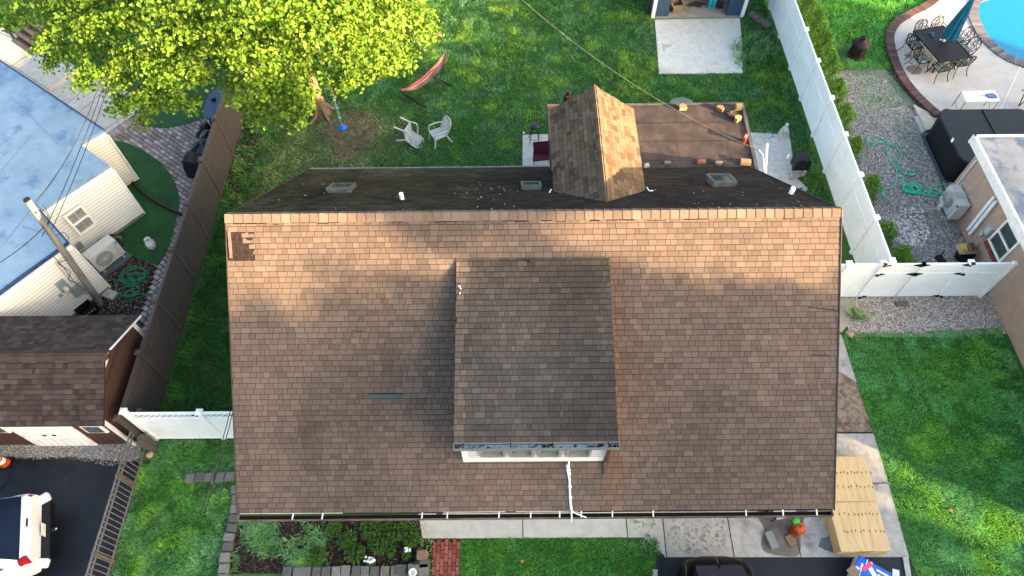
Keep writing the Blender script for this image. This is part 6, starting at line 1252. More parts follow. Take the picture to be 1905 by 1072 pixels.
# ---- hot tub
def rrect(x0, x1, y0, y1, r, n=5):
    o = []
    for cx, cy, a0 in ((x1-r, y1-r, 0), (x0+r, y1-r, PI/2), (x0+r, y0+r, PI), (x1-r, y0+r, 1.5*PI)):
        for k in range(n+1): a = a0+PI/2*k/n; o.append((cx+r*math.cos(a), cy+r*math.sin(a)))
    return o
t = thing('hot_tub', 'large covered black hot tub beside the stucco house', 'hot tub', (16.8, 17.3, .06)); nav = M('tub_cover', (.0045, .006, .009), (.007, .009, .013), 4, .5, .15, 20)
def ringmesh(rings):
    m = MB(); n = len(rings[0][0]); vs = [(x, y, z) for r, z in rings for x, y in r]; m.add(vs, [(j*n+i, j*n+(i+1) % n, (j+1)*n+(i+1) % n, (j+1)*n+i) for j in range(len(rings)-1) for i in range(n)]+[tuple(range((len(rings)-1)*n, len(rings)*n))]); return m
ringmesh([(rrect(15.02, 18.5, 15.85, 18.35, .4), .06), (rrect(15.05, 18.47, 15.88, 18.35, .4), .2), (rrect(15.12, 18.4, 15.9, 18.5, .4), .9), (rrect(15.10, 18.42, 15.88, 18.53, .42), .93), (rrect(15.10, 18.42, 15.88, 18.53, .42), 1.0), (rrect(15.15, 18.37, 15.93, 18.48, .4), 1.03)]).build('cover', nav, t)
m = MB(); m.tube([(x, y, .12) for x, y in rrect(14.96, 18.55, 15.72, 18.4, .35)]+[(18.55, 18.05, .12)], .045, 6); m.build('base_rim', M('rim_slate', (.03, .038, .05), None, rough=.5), t)
m = MB(); m.box((16.75, 17.2, 1.045), (.07, 2.55, .03)); m.build('cover_strap', M('strap_black', (.01, .01, .012), None, rough=.3), t)
m = MB(); c = onpl(1772, 261, (15.1, 0, 0), (1, 0, 0)); m.box((15.095, c.y, c.z), (.02, .10, .14)); m.build('care_tag', white, t)
m = MB(); c = onpl(1778, 311, (0, 15.9, 0), (0, 1, 0)); m.box((15.7, 15.88, .5), (.03, .02, .16)); m.build('buckle', M('metal_tab', (.5, .48, .45), metal=.5), t)
c = P(1748, 211, .3); m = MB(); m.tube(cr([c+Vector((0, 0, -.2)), c+Vector((.1, .05, .1)), c+Vector((.3, .0, .15)), c+Vector((.35, -.05, -.1))], 4), .025, 6); m.tube([c+Vector((.1, .05, .1)), c+Vector((.12, -.15, .05))], .02, 6); solo(m, 'cover_lifter', dark_metal, 'black metal handle bracket at the far left corner of the hot tub', 'bracket')
# soil bag on pot
c = P(1787, 480, 0); t = thing('black_planter', 'black plastic planter tub on the gravel by the stucco wall', 'planter', (c.x, c.y, 0)); m = MB(); m.lathe([(.20, 0), (.27, .34), (.29, .36), (.26, .36), (.25, .30), (0, .28)], (0, 0, 0), 20); m.build('tub', black_plastic, t, local=True)
t = thing('soil_bag', 'yellow and maroon potting soil bag lying on the black planter', 'bag', (c.x-.03, c.y+.05, .37), .05); m = MB(); n = 8; vs = []
def bagmesh(m, L, W_, H, n=8):
    vs = []; 
    for s in (-1, 1):
        for i in range(n+1):
            for j in range(n+1): x, y = (i/n-.5), (j/n-.5); e_ = (1-(2*x)**4)*(1-(2*y)**4); vs.append((x*L, y*W_, s*H/2*e_**.5*(1+.15*math.sin(i*2+j*1.7))+H/2))
    N_ = (n+1)*(n+1); fs = []
    for i in range(n):
        for j in range(n): a = i*(n+1)+j; fs.append((N_+a, N_+a+n+1, N_+a+n+2, N_+a+1)); fs.append((a, a+1, a+n+2, a+n+1))
    m.smooth = True; m.add(vs, fs); m.smooth = False
bagmesh(m, .62, .42, .13); m.build('bag_body', M('bag_cream', (.36, .26, .15), (.30, .22, .13), 6, .45), t, local=True)
for (x, y, w_, d_, c_) in ((-.05, .02, .13, .26, (.6, .42, .05)), (.0, -.05, .05, .22, (.35, .03, .12)), (.17, .04, .16, .26, (.05, .09, .03)), (.16, -.12, .22, .07, (.30, .03, .06)), (-.16, .05, .06, .2, (.62, .45, .12))): m = MB(); m.box((x, y, .142), (w_, d_, .012), .05); m.build('bag_print', M('print_%d%d' % (int(c_[0]*100), int(c_[1]*100)), c_, None, rough=.5), t, local=True)
m = MB(); c = P(1754, 487, .05); m.box(c, (.16, .5, .07), .25); m.box(c+Vector((-.12, .05, .04)), (.08, .3, .06), .4); m.tube([c+Vector((0, .2, .05)), c+Vector((.12, .38, .12))], .02, 6); solo(m, 'scrap_wood', M('charred_wood', (.011, .009, .008), (.022, .018, .015), 12, .9), 'dark charred plank lying on the gravel behind the gate', 'plank')
c = P(1675, 566, .0); m = MB(); m.box((c.x, c.y-.02, .05), (.36, .14, .10)); solo(m, 'paving_brick', M('gate_brick', (.17, .13, .10), (.14, .11, .09), 9, .9), 'tan brick lying under the middle of the white gate', 'brick')
c = P(1582, 621, .05); m = MB(); m.lathe([(0, 0), (.13, .03), (.11, .09), (0, .12)], (c.x, c.y, 0), 9, wob=lambda k_, z: 1+.15*math.sin(k_*2.1)); solo(m, 'stone', M('tan_stone', (.36, .26, .18)), 'tan stone at the corner of the right lawn and the walkway', 'stone')
# ================================================================== FRONT
ply = M('plywood', (.60, .44, .23), (.54, .38, .18), 3, .7, .1, 40, c3=(.45, .28, .11), s3=2.4, t3=(.60, .74), stretch=(3.2, .55, 1))
def plystack(name, x0, x1, y0, y1, h, lb, n, stag=0, sk=0.0):
    t = thing(name, lb, 'plywood stack', ((x0+x1)/2, (y0+y1)/2, .03)); rr = random.Random(int(y0*10)); th_ = h/n
    for k in range(n): jx, jy = rr.uniform(-.012, .012), rr.uniform(-.012, .012); m = MB(); m.box(((x0+x1)/2+jx, (y0+y1)/2+jy, .03+th_*(k+.5)), (x1-x0, y1-y0, th_-.004), sk+rr.uniform(-.004, .004)); m.build('sheet', ply, t)
    return t
s1 = plystack('plywood_stack', 7.98, 9.28, 4.86, 6.05, .42, 'farther plywood stack on the side walkway, partly under the roof edge', 16, sk=-.01)
s2 = plystack('plywood_stack', 8.0, 9.24, 3.64, 4.84, .45, 'nearer plywood stack on the side walkway with dark slanted stripes on its edge', 18, sk=.012)
knM = M('knot_brown', (.16, .07, .025), (.26, .13, .05), 30, .8)
rr = random.Random(8); kn = MB(); gr_ = MB()
for (sx0, sx1, y_, zt) in ((8.05, 9.2, 5.62, .454), (8.05, 9.2, 5.25, .454), (8.1, 9.15, 4.55, .484), (8.1, 9.15, 4.12, .484)):
    x = sx0
    while x < sx1: x += rr.uniform(.07, .15); c = Vector((x, y_+rr.uniform(-.02, .02), zt-.004)); (kn if True else 0).lathe([(.022, 0), (.016, .003), (0, .003)], c, 7); kn.bar(c+Vector((0, -.02, .001)), c+Vector((rr.uniform(-.015, .015), -.06, .001)), .005, .003)
for (ya, yb, zt) in ((4.9, 6.0, .451), (3.7, 4.8, .481)):
    for k in range(5): x = 8.25+.2*k; gr_.tube([Vector((x+.05*math.sin((y_-3)*3+k)+.03*k*(5-y_)*.2, y_, zt-.002)) for y_ in np.linspace(ya, yb, 10)], .0028, 4)
kn.build('knots', knM, s2); gr_.build('grain', M('grain_brown', (.44, .29, .13)), s2)
m = MB()
for k in range(6): m.bar((8.42+.065*k, 3.632, .41), (8.47+.065*k, 3.632, .475), .018, .012)
m.build('edge_stripe', M('stripe_maroon', (.10, .02, .015)), s2)
# bucket with pumpkin
c = P(1477, 989, .03); t = thing('orange_bucket', 'orange plastic bucket on the front walkway', 'bucket', (c.x, c.y, .03)); org_ = M('orange_plastic', (.48, .05, .012), (.4, .04, .01), 8, .4)
m = MB(); m.lathe([(.13, 0), (.165, .36), (.175, .37), (.155, .37), (.125, .02), (0, .02)], (0, 0, 0), 24); m.build('pail', org_, t, local=True); m = MB(); m.tube(cr([(-.175, 0, .34), (-.15, .12, .36), (0, .2, .36), (.15, .12, .36), (.175, 0, .34)], 4), .005, 5); m.build('handle', dark_metal, t, local=True)
t = thing('pumpkin_ornament', 'orange pumpkin shaped ornament sitting in the orange bucket', 'ornament', (c.x, c.y, .30)); m = MB(); m.lathe([(0, .0), (.10, .02), (.145, .10), (.135, .18), (.06, .22), (0, .21)], (0, 0, 0), 40, wob=lambda k, z: 1+.06*abs(math.sin(k*PI/5))); m.build('pumpkin', M('pumpkin', (.42, .085, .03), (.35, .06, .022), 5, .5), t, local=True)
m = MB(); m.tube([(0, .0, .2), (.01, .02, .28)], [.025, .018], 6); m.build('stem', M('stem_dark', (.08, .05, .02)), t, local=True)
c3_ = P(1481, 970, .55); m = MB(); bagmesh(m, .17, .12, .06, 5); t = thing('green_cloth', 'bright green crumpled leaf cloth on the pumpkin ornament', 'cloth', tuple(c3_), .3); m.build('cloth', M('lime_cloth', (.03, .48, .04), (.02, .36, .03), 14, .6), t, local=True)
def card(px, py, l, w, h, a, mat, name, lb, cat): c = P(px, py, .03+h); m = MB(); m.box((c.x, c.y, .035+h/2), (l, w, h), a); return solo(m, name, mat, lb, cat, bevel=.003)
card(1436, 1004, .20, .42, .10, math.radians(14), M('grey_green_board', (.24, .26, .235), (.2, .22, .2), 5, .7), 'concrete_block', 'long grey green block lying on the stained walkway', 'block')
card(1471, 1005, .19, .26, .04, math.radians(22), M('cardboard', (.36, .25, .15)), 'cardboard_piece', 'brown cardboard piece lying below the orange bucket', 'cardboard')
c = P(1463, 962, .4); t = thing('lawn_chair', 'grey folding chair half hidden under the front gutter', 'chair', (c.x, c.y, .03)); m = MB(); m.bar((-.28, -.06, .42), (.28, .06, .42), .05, .04); m.bar((-.3, .1, .38), (.26, .2, .38), .3, .02); m.build('seat', M('chair_grey', (.36, .37, .38)), t, local=True)
for x in (-.26, .26): m = MB(); m.tube([(x, -.05, .42), (x, .0, 0)], .015, 5); m.tube([(x, .25, .42), (x, .15, 0)], .015, 5); m.build('leg', dark_metal, t, local=True)
m = MB(); m.tube([(-.30, -.03, .42), (-.36, .1, .2), (-.36, .3, .02)], .03, 6); m.build('armrest', dark_metal, t, local=True)
for px, lb in ((817, 'small grey wall lamp head under the left part of the gutter'), (1498, 'small grey wall lamp head under the right end of the gutter')):
    c = P(px, 960, 2.3); t = thing('flood_lamp', lb, 'lamp', (c.x, c.y+.1, 2.3)); m = MB(); m.box((0, -.06, 0), (.14, .14, .06)); m.build('lamp_head', M('lamp_grey', (.10, .14, .18)), t, local=True); m = MB(); m.box((0, .08, -.01), (.26, .10, .05)); m.build('bracket', dark_metal, t, local=True)
# blue wrapped shingle bundles
c = P(1632, 1068, .42); angB = math.radians(-33); t = thing('wrapped_bundles', 'stack of blue and white plastic wrapped roofing bundles on the driveway edge', 'bundles', (c.x, c.y, .02), angB)
blW = M('blue_wrap', (.015, .08, .50), (.03, .14, .6), 4, .3); m = MB()
for k in range(5): m = MB(); m.box((.0+random.uniform(-.01, .01), -.25+random.uniform(-.01, .01), .045+.082*k), (1.0, .9, .074)); m.build('bundle', [M('wrap_white', (.62, .64, .68), None, rough=.35)] if k < 4 else [blW], t, local=True, bevel=.012)
zt = .045+.082*4+.042; m = MB()
for x, y, w_, d_, a in ((-.12, -.02, .11, .22, .9), (-.02, -.18, .12, .16, .2), (.1, .08, .3, .05, 0), (.14, -.02, .28, .04, 0), (.22, -.08, .22, .05, .0), (-.30, .13, .02, .14, 0), (-.36, -.12, .02, .3, 0)): m.box((x, y, zt), (w_, d_, .006), a)
for k in range(3): m.box((-.38+.0*k, .02-.06*k, zt), (.045, .045, .006), PI/4); m.box((-.20, .17-.06*k, zt), (.045, .045, .006), PI/4)
m.build('white_print', M('wrap_print', (.8, .82, .86), None, rough=.35), t, local=True)
m = MB(); m.box((-.26, .03, zt+.002), (.10, .30, .006), -.5); m.build('pink_print', M('pink_print', (.70, .08, .18), None, rough=.35), t, local=True)
m = MB(); m.box((.42, .1, zt-.002), (.16, .5, .01), .3); m.box((-.46, -.25, zt-.03), (.10, .3, .09), 0); m.build('torn_wrap', M('wrap_white', (1, 1, 1)), t, local=True)
c = P(1586, 1060, .45); m = MB(); m.box((c.x, c.y-.05, .47), (.24, .24, .02), .6); solo(m, 'cardboard_scrap', M('cardboard', (.36, .25, .15)), 'torn cardboard scrap at the corner of the blue wrapped bundles', 'cardboard')
# front bed edging blocks
ORD = ['first', 'second', 'third', 'fourth', 'fifth', 'sixth', 'seventh', 'eighth', 'ninth', 'tenth', 'eleventh', 'twelfth', 'thirteenth', 'fourteenth', 'fifteenth', 'sixteenth']
wetM = M('wet_stain', (.115, .105, .09), (.16, .145, .125), 5, .8, .3, 60); blueM = M('blue_stain', (.10, .115, .135), (.16, .17, .18), 9, .8)
def stain(pts, mat, z=.0345):
    q = cr([P(x, y) for x, y in pts], 5, True); rr_ = random.Random(len(pts)); q = [p+Vector((rr_.uniform(-.02, .02), rr_.uniform(-.02, .02), 0)) for p in q]
    tag(MB().prism([(p.x, p.y) for p in q], .02, z).build('path_stain', mat), None, None, kind='structure')
stain([(1410, 950), (1492, 950), (1488, 990), (1486, 1031), (1440, 1033), (1416, 1020), (1420, 985)], wetM)
stain([(1532, 1000), (1552, 996), (1566, 1010), (1580, 1024), (1560, 1031), (1530, 1022), (1522, 1012)], blueM)
stain([(1536, 978), (1546, 984), (1548, 996), (1540, 992)], blueM)
mild = M('mildew', (.42, .415, .39), (.15, .15, .145), 12, .9, t=(.47, .6), c3=(.32, .32, .30), s3=3)
stain([(1243, 985), (1262, 968), (1300, 964), (1345, 970), (1350, 1000), (1340, 1026), (1290, 1031), (1250, 1022)], mild, .0337)
rs_ = random.Random(21)
for k in range(0):
    px, py = rs_.gauss(1300, 30), rs_.gauss(1003, 10); r = rs_.uniform(.02, .07)
    if not (1245 < px < 1350 and 965 < py < 1028): continue
    c = P(px, py); tag(MB().prism([(c.x+r*1.6*math.cos(a)*rs_.uniform(.5, 1.2), c.y+r*math.sin(a)*rs_.uniform(.5, 1.2)) for a in np.linspace(0, 2*PI, 8)[:-1]], .02, .0335+.00002*k).build('path_stain', mild), None, None, kind='structure')
def edgeblocks(pts, l, w, h, lbfun, jitter=.02):
    pts = [Vector((p[0], p[1], 0)) for p in pts]; k = 0
    for a, b in zip(pts, pts[1:]):
        d = b-a; n = max(1, round(d.length/l))
        for i in range(n):
            c = a+d*(i+.5)/n; f = random.uniform(.88, .99); cc = random.choice([(.12, .12, .115), (.16, .16, .152), (.085, .085, .085), (.135, .13, .12)]); m = MB(); m.tc = cc
            m.box((c.x+random.uniform(-jitter, jitter), c.y+random.uniform(-jitter, jitter), h/2), (d.length/n*f, w, h), math.atan2(d.y, d.x)+random.uniform(-.06, .06), taper=.94)
            solo(m, 'edging_block', stoneM, lbfun(k), 'block', 'grey stone blocks edging the front beds', bevel=.008); k += 1
g1 = 'weathered grey stone block in the row edging the front planting bed'
edgeblocks([P(528, 1067), P(745, 1063)], .24, .26, .15, lambda k: '%s grey stone block from the left in the bottom row of the planting bed' % ORD[k])
edgeblocks([P(738, 1062), P(800, 1060)], .30, .26, .2, lambda k: ['larger grey block left of the round white pot', 'grey block carrying the round white pot', 'last grey block of the bottom row, right of the round white pot'][min(k, 2)])
edgeblocks([P(440, 958), P(426, 1010), P(410, 1110)], .27, .24, .15, lambda k: '%s grey stone block from the top in the column beside the planting bed' % ORD[k])
edgeblocks([P(345, 891), P(440, 888)], .26, .24, .12, lambda k: '%s sunken grey block from the left in the short row across the side lawn' % ORD[k])
edgeblocks([P(438, 905), P(436, 960)], .25, .14, .12, lambda k: '%s narrow grey block from the top tight against the front left roof edge' % ORD[k])
c = P(769, 1067, .2); m = MB(); m.lathe([(.07, 0), (.085, .14), (.10, .15), (.075, .15), (.06, .03), (0, .03)], (c.x, c.y, .2), 20); solo(m, 'round_pot', white, 'round white pot with dark opening on the grey edging block', 'pot')
c = P(785, 1033, .2); m = MB(); m.tc = (.2, .13, .10); m.box((c.x, c.y, .2), (.28, .24, .12), .08, taper=.9); solo(m, 'terracotta_block', stoneM, 'pinkish tan block standing by the red brick path', 'block', bevel=.01)
c = P(790, 1050, .1); m = MB(); m.tc = (.1, .1, .095); m.box((c.x, c.y, .1), (.26, .2, .2), .05); solo(m, 'corner_block', stoneM, 'dark grey block below the pinkish tan one', 'block', bevel=.01)
c = P(776, 1046, .15); t = thing('garden_spotlight', 'small black garden spotlight beside the pinkish tan block', 'lamp', (c.x, c.y, 0)); m = MB(); m.tube([(0, 0, 0), (0, 0, .12)], .012, 6); m.build('stake', dark_metal, t, local=True); m = MB(); m.tube([(-.08, -.03, .16), (.06, .02, .2)], [.07, .05], 10); m.build('lamp_head', black_plastic, t, local=True); m = MB(); m.tube(cr([(0, 0, .12), (-.1, .15, .1), (-.28, .3, .04)], 4), .008, 5); m.build('cable', black_plastic, t, local=True)
# bed plants
def plant(px, py, r, h, n, cols, label, name='garden_plant', cat='plant', sz=.05, group='leafy plants in the front bed'):
    c = P(px, py, h*.5); t = thing(name, label, cat, (c.x, c.y, 0), group=group); m = MB()
    for k in range(5): a = rng.uniform(0, 2*PI); m.tube([(c.x, c.y, 0), (c.x+r*.5*math.cos(a), c.y+r*.5*math.sin(a), h*.8)], [.01, .005], 4)
    m.build('stem', M('stem_green', (.04, .07, .02)), t); d = rng.normal(size=(n, 3)); d /= np.linalg.norm(d, axis=1, keepdims=True); q = rng.uniform(.3, 1, n)[:, None]**.5; sub = np.round(d*2.2)/2.2*.35+d*.65
    C_ = np.array([c.x, c.y, h*.55])+sub*q*np.array([r, r, h*.45]); N_ = d*.4+np.array([0, 0, .8])+rng.normal(0, .3, (n, 3)); hue = rng.random((n, 1)); leaves(C_, N_, sz, (np.array(cols[0])*(1-hue)+np.array(cols[1])*hue)*rng.uniform(.6, 1.3, (n, 1)), 'foliage', t, aspect=.7)
    return t
dg1 = ((.05, .13, .022), (.09, .2, .035)); pl_ = [(690, 985, .30, 'green leafy plant under the gutter, upper left of the clump by the path'), (735, 985, .34, 'largest green leafy plant in the clump left of the front path'), (765, 1000, .26, 'green leafy plant at the path side of the bed'), (705, 1015, .26, 'green leafy plant above the white flowers on the right'), (660, 1030, .28, 'bright leafy plant just above the bottom block row, beside the white flowers'), (622, 985, .22, 'narrow leafy plant against the gutter in the middle of the bed'), (648, 1005, .22, 'small leafy plant in the middle of the bed'), (590, 1035, .24, 'leafy plant above the bottom block row, left of centre'), (727, 1028, .13, 'small light green sprout near the top white flower'), (757, 1033, .12, 'tiny green sprout beside the garden spotlight'), (690, 1045, .12, 'small leafy sprout under the white flowers')]
for px, py, r, lb in pl_: plant(px, py, r, .3, int(5200*r*r)+60, dg1, lb)
gcb = [P(440, 968), P(560, 968), P(610, 990), P(600, 1060), P(560, 1062), P(430, 1064)]
grass('ground_cover', gcb, 1500, .10, (), lambda x, y: np.clip(noise2(x, y, 2.2, 3)*3.6-1.05, .0, 1), cols=[(.035, .09, .022), (.045, .105, .045), (.06, .125, .03)], w=.014, lean=1.8, bright=1.0)
grass('ground_cover', [P(560, 968), P(790, 968), P(790, 1058), P(560, 1058)], 600, .07, (), lambda x, y: np.clip(noise2(x, y, 2.4, 1)*2-.6, .0, 1), cols=[(.035, .09, .02), (.045, .10, .03), (.055, .12, .03)], w=.012, lean=1.8)
grass('ground_cover', [P(300, 860), P(440, 855), P(440, 890), P(340, 892)], 900, .09, (), None, cols=[(.04, .10, .04), (.045, .105, .05), (.05, .12, .02)], w=.014, lean=1.8)
grass('ground_cover', [P(395, 930), P(440, 900), P(425, 1040), P(350, 1072)], 500, .10, (), lambda x, y: np.clip(noise2(x, y, 1.4, 3)*2.2-.5, 0, 1), cols=[(.045, .11, .045), (.05, .115, .055), (.055, .13, .025)], w=.016, lean=1.8)
grass('path_weeds', [P(795, 1000), P(810, 1002), P(805, 1110), P(785, 1080)], 700, .08, (), None, cols=[(.05, .12, .03), (.07, .14, .04), (.08, .14, .03)], w=.012)
for k, (px, py, n, lb) in enumerate(((690, 1042, 22, 'cluster of white flowers above the bottom block row'), (756, 1023, 9, 'small white flowers near the garden spotlight'))):
    c = P(px, py, .3); t = thing('white_flowers', lb, 'flowers', (c.x, c.y, 0)); m = MB()
    for i in range(n): q = c+Vector((rng.normal(0, .065), rng.normal(0, .04), rng.normal(0, .02))); m.lathe([(0, 0), (.026, .008), (.032, .018), (0, .012)], q, 6)
    m.build('blossom', M('petal_white', (.8, .8, .86)), t); m = MB(); m.tube([(c.x, c.y, 0), (c.x, c.y, .29)], .008, 4); m.build('stem', M('stem_green', (.05, .1, .03)), t)
m = MB(); c = P(762, 1054, .1); m.lathe([(0, 0), (.04, .0), (.03, .12), (0, .13)], (c.x, c.y, 0), 8); solo(m, 'garden_marker', M('orange_cap', (.3, .06, .02)), 'small orange cap standing beside the spotlight in the bed', 'marker')
# maple leaf litter on lawns
for px, py, lb in ((972, 1045, 'single orange leaf on the front lawn'), (1770, 951, 'single red brown leaf on the right lawn'), (1780, 951, '')):
    if not lb: continue
    c = P(px, py, .07); m = MB(); m.add([c+Vector(q) for q in ((-.05, 0, 0), (-.01, -.035, .01), (.05, 0, 0), (.0, .045, .012))], [(0, 1, 2, 3)]); solo(m, 'fallen_leaf', M('orange_leaf', (.5, .16, .05)), lb, 'leaf')
for px, py, lb in ((278, 845, 'tan stone beside the timber post at the lawn corner'),):
    c = P(px, py, .06); m = MB(); m.lathe([(0, 0), (.12, .03), (.09, .09), (0, .12)], (c.x, c.y, 0), 9); solo(m, 'stone', M('tan_stone', (.3, .2, .1)), lb, 'stone')
# ---- traffic cone
c = P(10, 862, .02); t = thing('traffic_cone', 'orange traffic cone with white bands on the asphalt near the shed', 'cone', (c.x, c.y, .012)); co = M('cone_orange', (.60, .07, .006), (.5, .06, .006), 6, .45); rot = Matrix.Identity(3)
m = MB(); m.box((0, 0, .015), (.36, .36, .03)); m.build('base', black_plastic, t, local=True); m = MB(); m.lathe([(.14, .03), (.115, .18)], (0, 0, 0), 20); m.lathe([(.095, .30), (.085, .36)], (0, 0, 0), 20); m.lathe([(.065, .48), (.03, .68), (.02, .68)], (0, 0, 0), 20); m.build('cone_body', co, t, local=True)
m = MB(); m.lathe([(.116, .18), (.095, .30)], (0, 0, 0), 20); m.lathe([(.086, .36), (.065, .48)], (0, 0, 0), 20); m.build('reflective_band', white, t, local=True)
m = MB(); m.tube(cr([P(-20, 925, .03), P(5, 905, .03), P(16, 890, .03), P(10, 878, .03)], 5), .012, 5); solo(m, 'loose_cord', black_plastic, 'thin black cord curling on the asphalt by the cone', 'cord')
# ---- vehicles
def loft(m, sections, close=True):
    n = len(sections[0]); vs = [p for s in sections for p in s]; m.add(vs, [(j*n+i, j*n+(i+1) % n, (j+1)*n+(i+1) % n, (j+1)*n+i) for j in range(len(sections)-1) for i in range(n)]); 
    if close: m.add(sections[0], [tuple(range(n))[::-1]]); m.add(sections[-1], [tuple(range(n))])
def carsec(x, w, z0, z1, r=.12, nn=4, crown=.04):
    pts = []
    for cx, cz, a0 in ((w/2-r, z1-r, 0), (-w/2+r, z1-r, PI/2), (-w/2+r*.6, z0+r*.6, PI), (w/2-r*.6, z0+r*.6, 1.5*PI)):
        rr_ = r if a0 < PI else r*.6
        for k in range(nn+1): a = a0+PI/2*k/nn; y_ = cx+rr_*math.cos(a); zz_ = cz+rr_*math.sin(a); pts.append((x, y_, zz_+(crown*(1-(2*y_/w)**2) if a0 < PI else 0)))
    return pts
# white SUV, rear towards +X
cpw = P(66, 984, .85); YV = cpw.y; t = thing('white_suv', 'white sport utility vehicle parked on the dark driveway, rear end in view', 'car', (cpw.x, cpw.y, .012), math.radians(19))
wp = M('car_white', (.66, .68, .70), None, rough=.3, spec=.4)
m = MB(); m.smooth = True; loft(m, [carsec(-4.7, 1.5, .35, .8, .2), carsec(-4.5, 1.8, .3, .95, .2), carsec(-3.4, 1.92, .28, 1.08, .2), carsec(-1.5, 1.94, .28, 1.12, .16), carsec(-.35, 1.92, .28, 1.12, .16), carsec(-.12, 1.88, .30, 1.08, .18), carsec(.0, 1.80, .42, 1.0, .2)]); m.smooth = False; m.build('body', wp, t, local=True)
m = MB(); m.smooth = True
def cab(x, w, z): r = .14; return [(x, w/2, 1.05), (x, w/2-.10, z-.1), (x, w/2-.2, z-.02), (x, 0, z+.02), (x, -w/2+.2, z-.02), (x, -w/2+.10, z-.1), (x, -w/2, 1.05)]
loft(m, [cab(-3.3, 1.75, 1.10), cab(-2.6, 1.78, 1.60), cab(-1.5, 1.78, 1.68), cab(-.62, 1.74, 1.64), cab(-.16, 1.76, 1.12)], False); m.smooth = False; cb2 = m.build('roof', wp, t, local=True)
m = MB(); m.add([(-.585, .70, 1.69), (-.585, -.70, 1.69), (-.15, -.80, 1.19), (-.15, .80, 1.19), (-.45, 0, 1.36)], [(0, 1, 2, 3)]); m.build('rear_window', M('tinted_glass', (.003, .008, .026), (.005, .012, .034), 1, .12, spec=.4), t, local=True)
m = MB(); m.add([(-1.0, .70, 1.685), (-1.0, -.70, 1.685), (-2.4, -.70, 1.665), (-2.4, .70, 1.665)], [(0, 1, 2, 3)]); m.build('sunroof', MATS['tinted_glass'], t, local=True)
for s in (-1, 1): m = MB(); m.add([(-.5, s*.885, 1.12), (-.85, s*.83, 1.5), (-2.6, s*.83, 1.52), (-3.1, s*.89, 1.12)], [(0, 1, 2, 3)]); m.build('side_window', MATS['tinted_glass'], t, local=True)
m = MB(); m.smooth = True; loft(m, [carsec(-.12, 1.86, .32, .60, .1), carsec(.10, 1.74, .34, .58, .1), carsec(.19, 1.45, .36, .56, .08)]); m.smooth = False; m.build('bumper', M('bumper_dark', (.005, .006, .007), None, rough=.45), t, local=True)
for s in (-1, 1):
    m = MB(); m.smooth = True; m.box((.06, s*.83, .62), (.30, .22, .16), s*.35); m.smooth = False; m.build('bumper_corner', wp, t, local=True, bevel=.04)
    M('tail_red', (.30, .008, .012), None, rough=.25)
for s in (-1, 1): m = MB(); m.box((-.13, s*.80, 1.0 if s < 0 else .90), (.24, .20, .26), -s*.3, taper=.85); m.build('tail_light', MATS['tail_red'], t, local=True, bevel=.03)
m = MB(); m.box((.10, -.02, .68), (.015, .32, .17)); m.build('licence_plate', M('plate', (.6, .6, .55)), t, local=True)
m = MB(); m.box((-.06, .12, 1.085), (.03, .20, .03)); m.build('tailgate_handle', dark_metal, t, local=True)
m = MB(); m.box((.24, 0, .42), (.12, .07, .06)); m.lathe([(.03, 0), (.03, .04), (0, .06)], (.29, 0, .44), 10); m.build('tow_hitch', M('chrome', (.5, .5, .5), metal=1, rough=.2), t, local=True)
for x in (-.95, -3.75):
    for s in (-1, 1): m = MB(); m.lathe([(.20, -.11), (.33, -.11), (.35, 0), (.33, .11), (.20, .11)], (x, s*.88, .35), 22, R=Matrix.Rotation(PI/2, 3, 'X')); wh_ = m.build('wheel', black_plastic, t, local=True); m = MB(); m.lathe([(.2, .10*-s), (0, .08*-s)], (x, s*.88, .35), 16, R=Matrix.Rotation(PI/2, 3, 'X')); m.build('rim', M('chrome', (.5, .5, .5)), wh_, local=True)
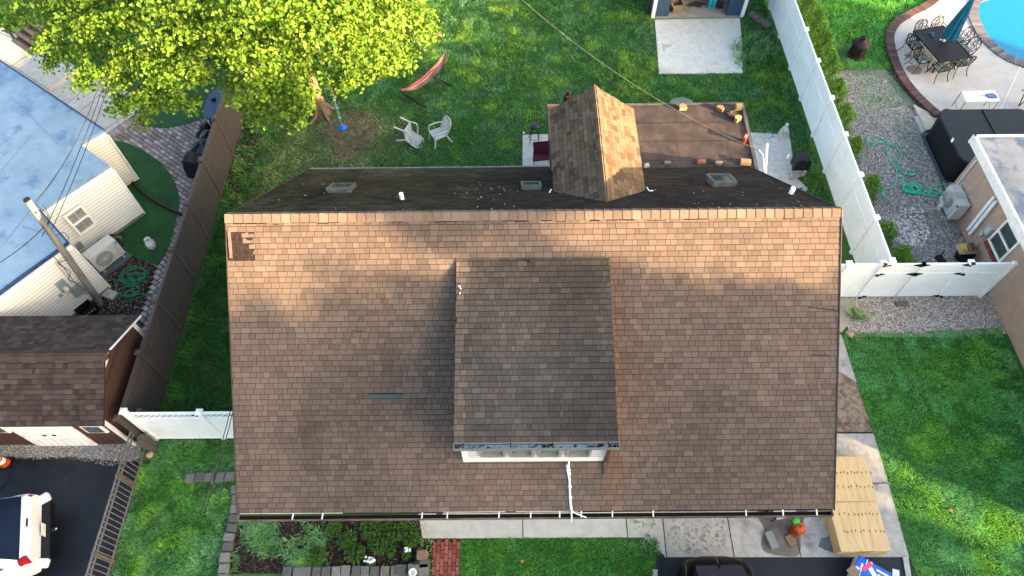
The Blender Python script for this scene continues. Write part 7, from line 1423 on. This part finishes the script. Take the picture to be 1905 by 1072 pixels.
# black car below the front walk
cb3 = P(1330, 1033, .95); t = thing('black_car', 'glossy black car at the bottom edge with only its rounded end in view', 'car', (cb3.x, cb3.y, .012)); bpnt = M('car_black', (.002, .002, .0022), None, rough=.3, spec=.12)
def csec2(y, w, z0, z1, r=.2): return [(p[1], -y, p[2]) for p in carsec(0, w, z0, z1, r, crown=.07)]
m = MB(); m.smooth = True; loft(m, [csec2(.0, .8, .45, .78, .15), csec2(.06, 1.25, .36, .90, .2), csec2(.18, 1.55, .32, .99, .25), csec2(.4, 1.74, .28, 1.08, .25), csec2(.9, 1.80, .28, 1.12, .2), csec2(3.4, 1.82, .28, 1.0, .2), csec2(4.3, 1.6, .3, .8, .2), csec2(4.45, 1.3, .35, .7, .15)]); m.smooth = False; m.build('body', bpnt, t, local=True)
def cab2(y, w, z): return [(w/2, -y, 1.0), (w/2-.12, -y, z-.08), (w/2-.25, -y, z-.01), (0, -y, z+.02), (-w/2+.25, -y, z-.01), (-w/2+.12, -y, z-.08), (-w/2, -y, 1.0)]
m = MB(); m.smooth = True; loft(m, [cab2(.22, 1.35, 1.08), cab2(.75, 1.56, 1.48), cab2(2.0, 1.6, 1.52), cab2(3.0, 1.55, 1.02)], False); m.smooth = False; m.build('roof', bpnt, t, local=True)
m = MB(); m.add([(.55, -.27, 1.135), (-.55, -.27, 1.135), (-.58, -.70, 1.47), (.58, -.70, 1.47)], [(0, 1, 2, 3)]); m.build('rear_window', M('tinted_glass', (.01, .03, .09)), t, local=True)
m = MB(); m.tube([(-.74, -.22, 1.0), (-.80, -.6, 1.12), (-.8, -2, 1.1)], .005, 5); m.tube([(.74, -.22, 1.0), (.80, -.6, 1.12), (.8, -2, 1.1)], .005, 5); m.tube([(0, -.06, .97), (.02, -.25, 1.10), (.03, -.4, 1.2)], .005, 5); m.build('chrome_trim', M('chrome', (.5, .5, .5)), t, local=True)
for y in (.85, 3.5):
    for s in (-1, 1): m = MB(); m.lathe([(.2, -.11), (.32, -.11), (.33, 0), (.32, .11), (.2, .11)], (s*.82, -y, .33), 20, R=Matrix.Rotation(PI/2, 3, 'Y')); m.build('wheel', black_plastic, t, local=True)
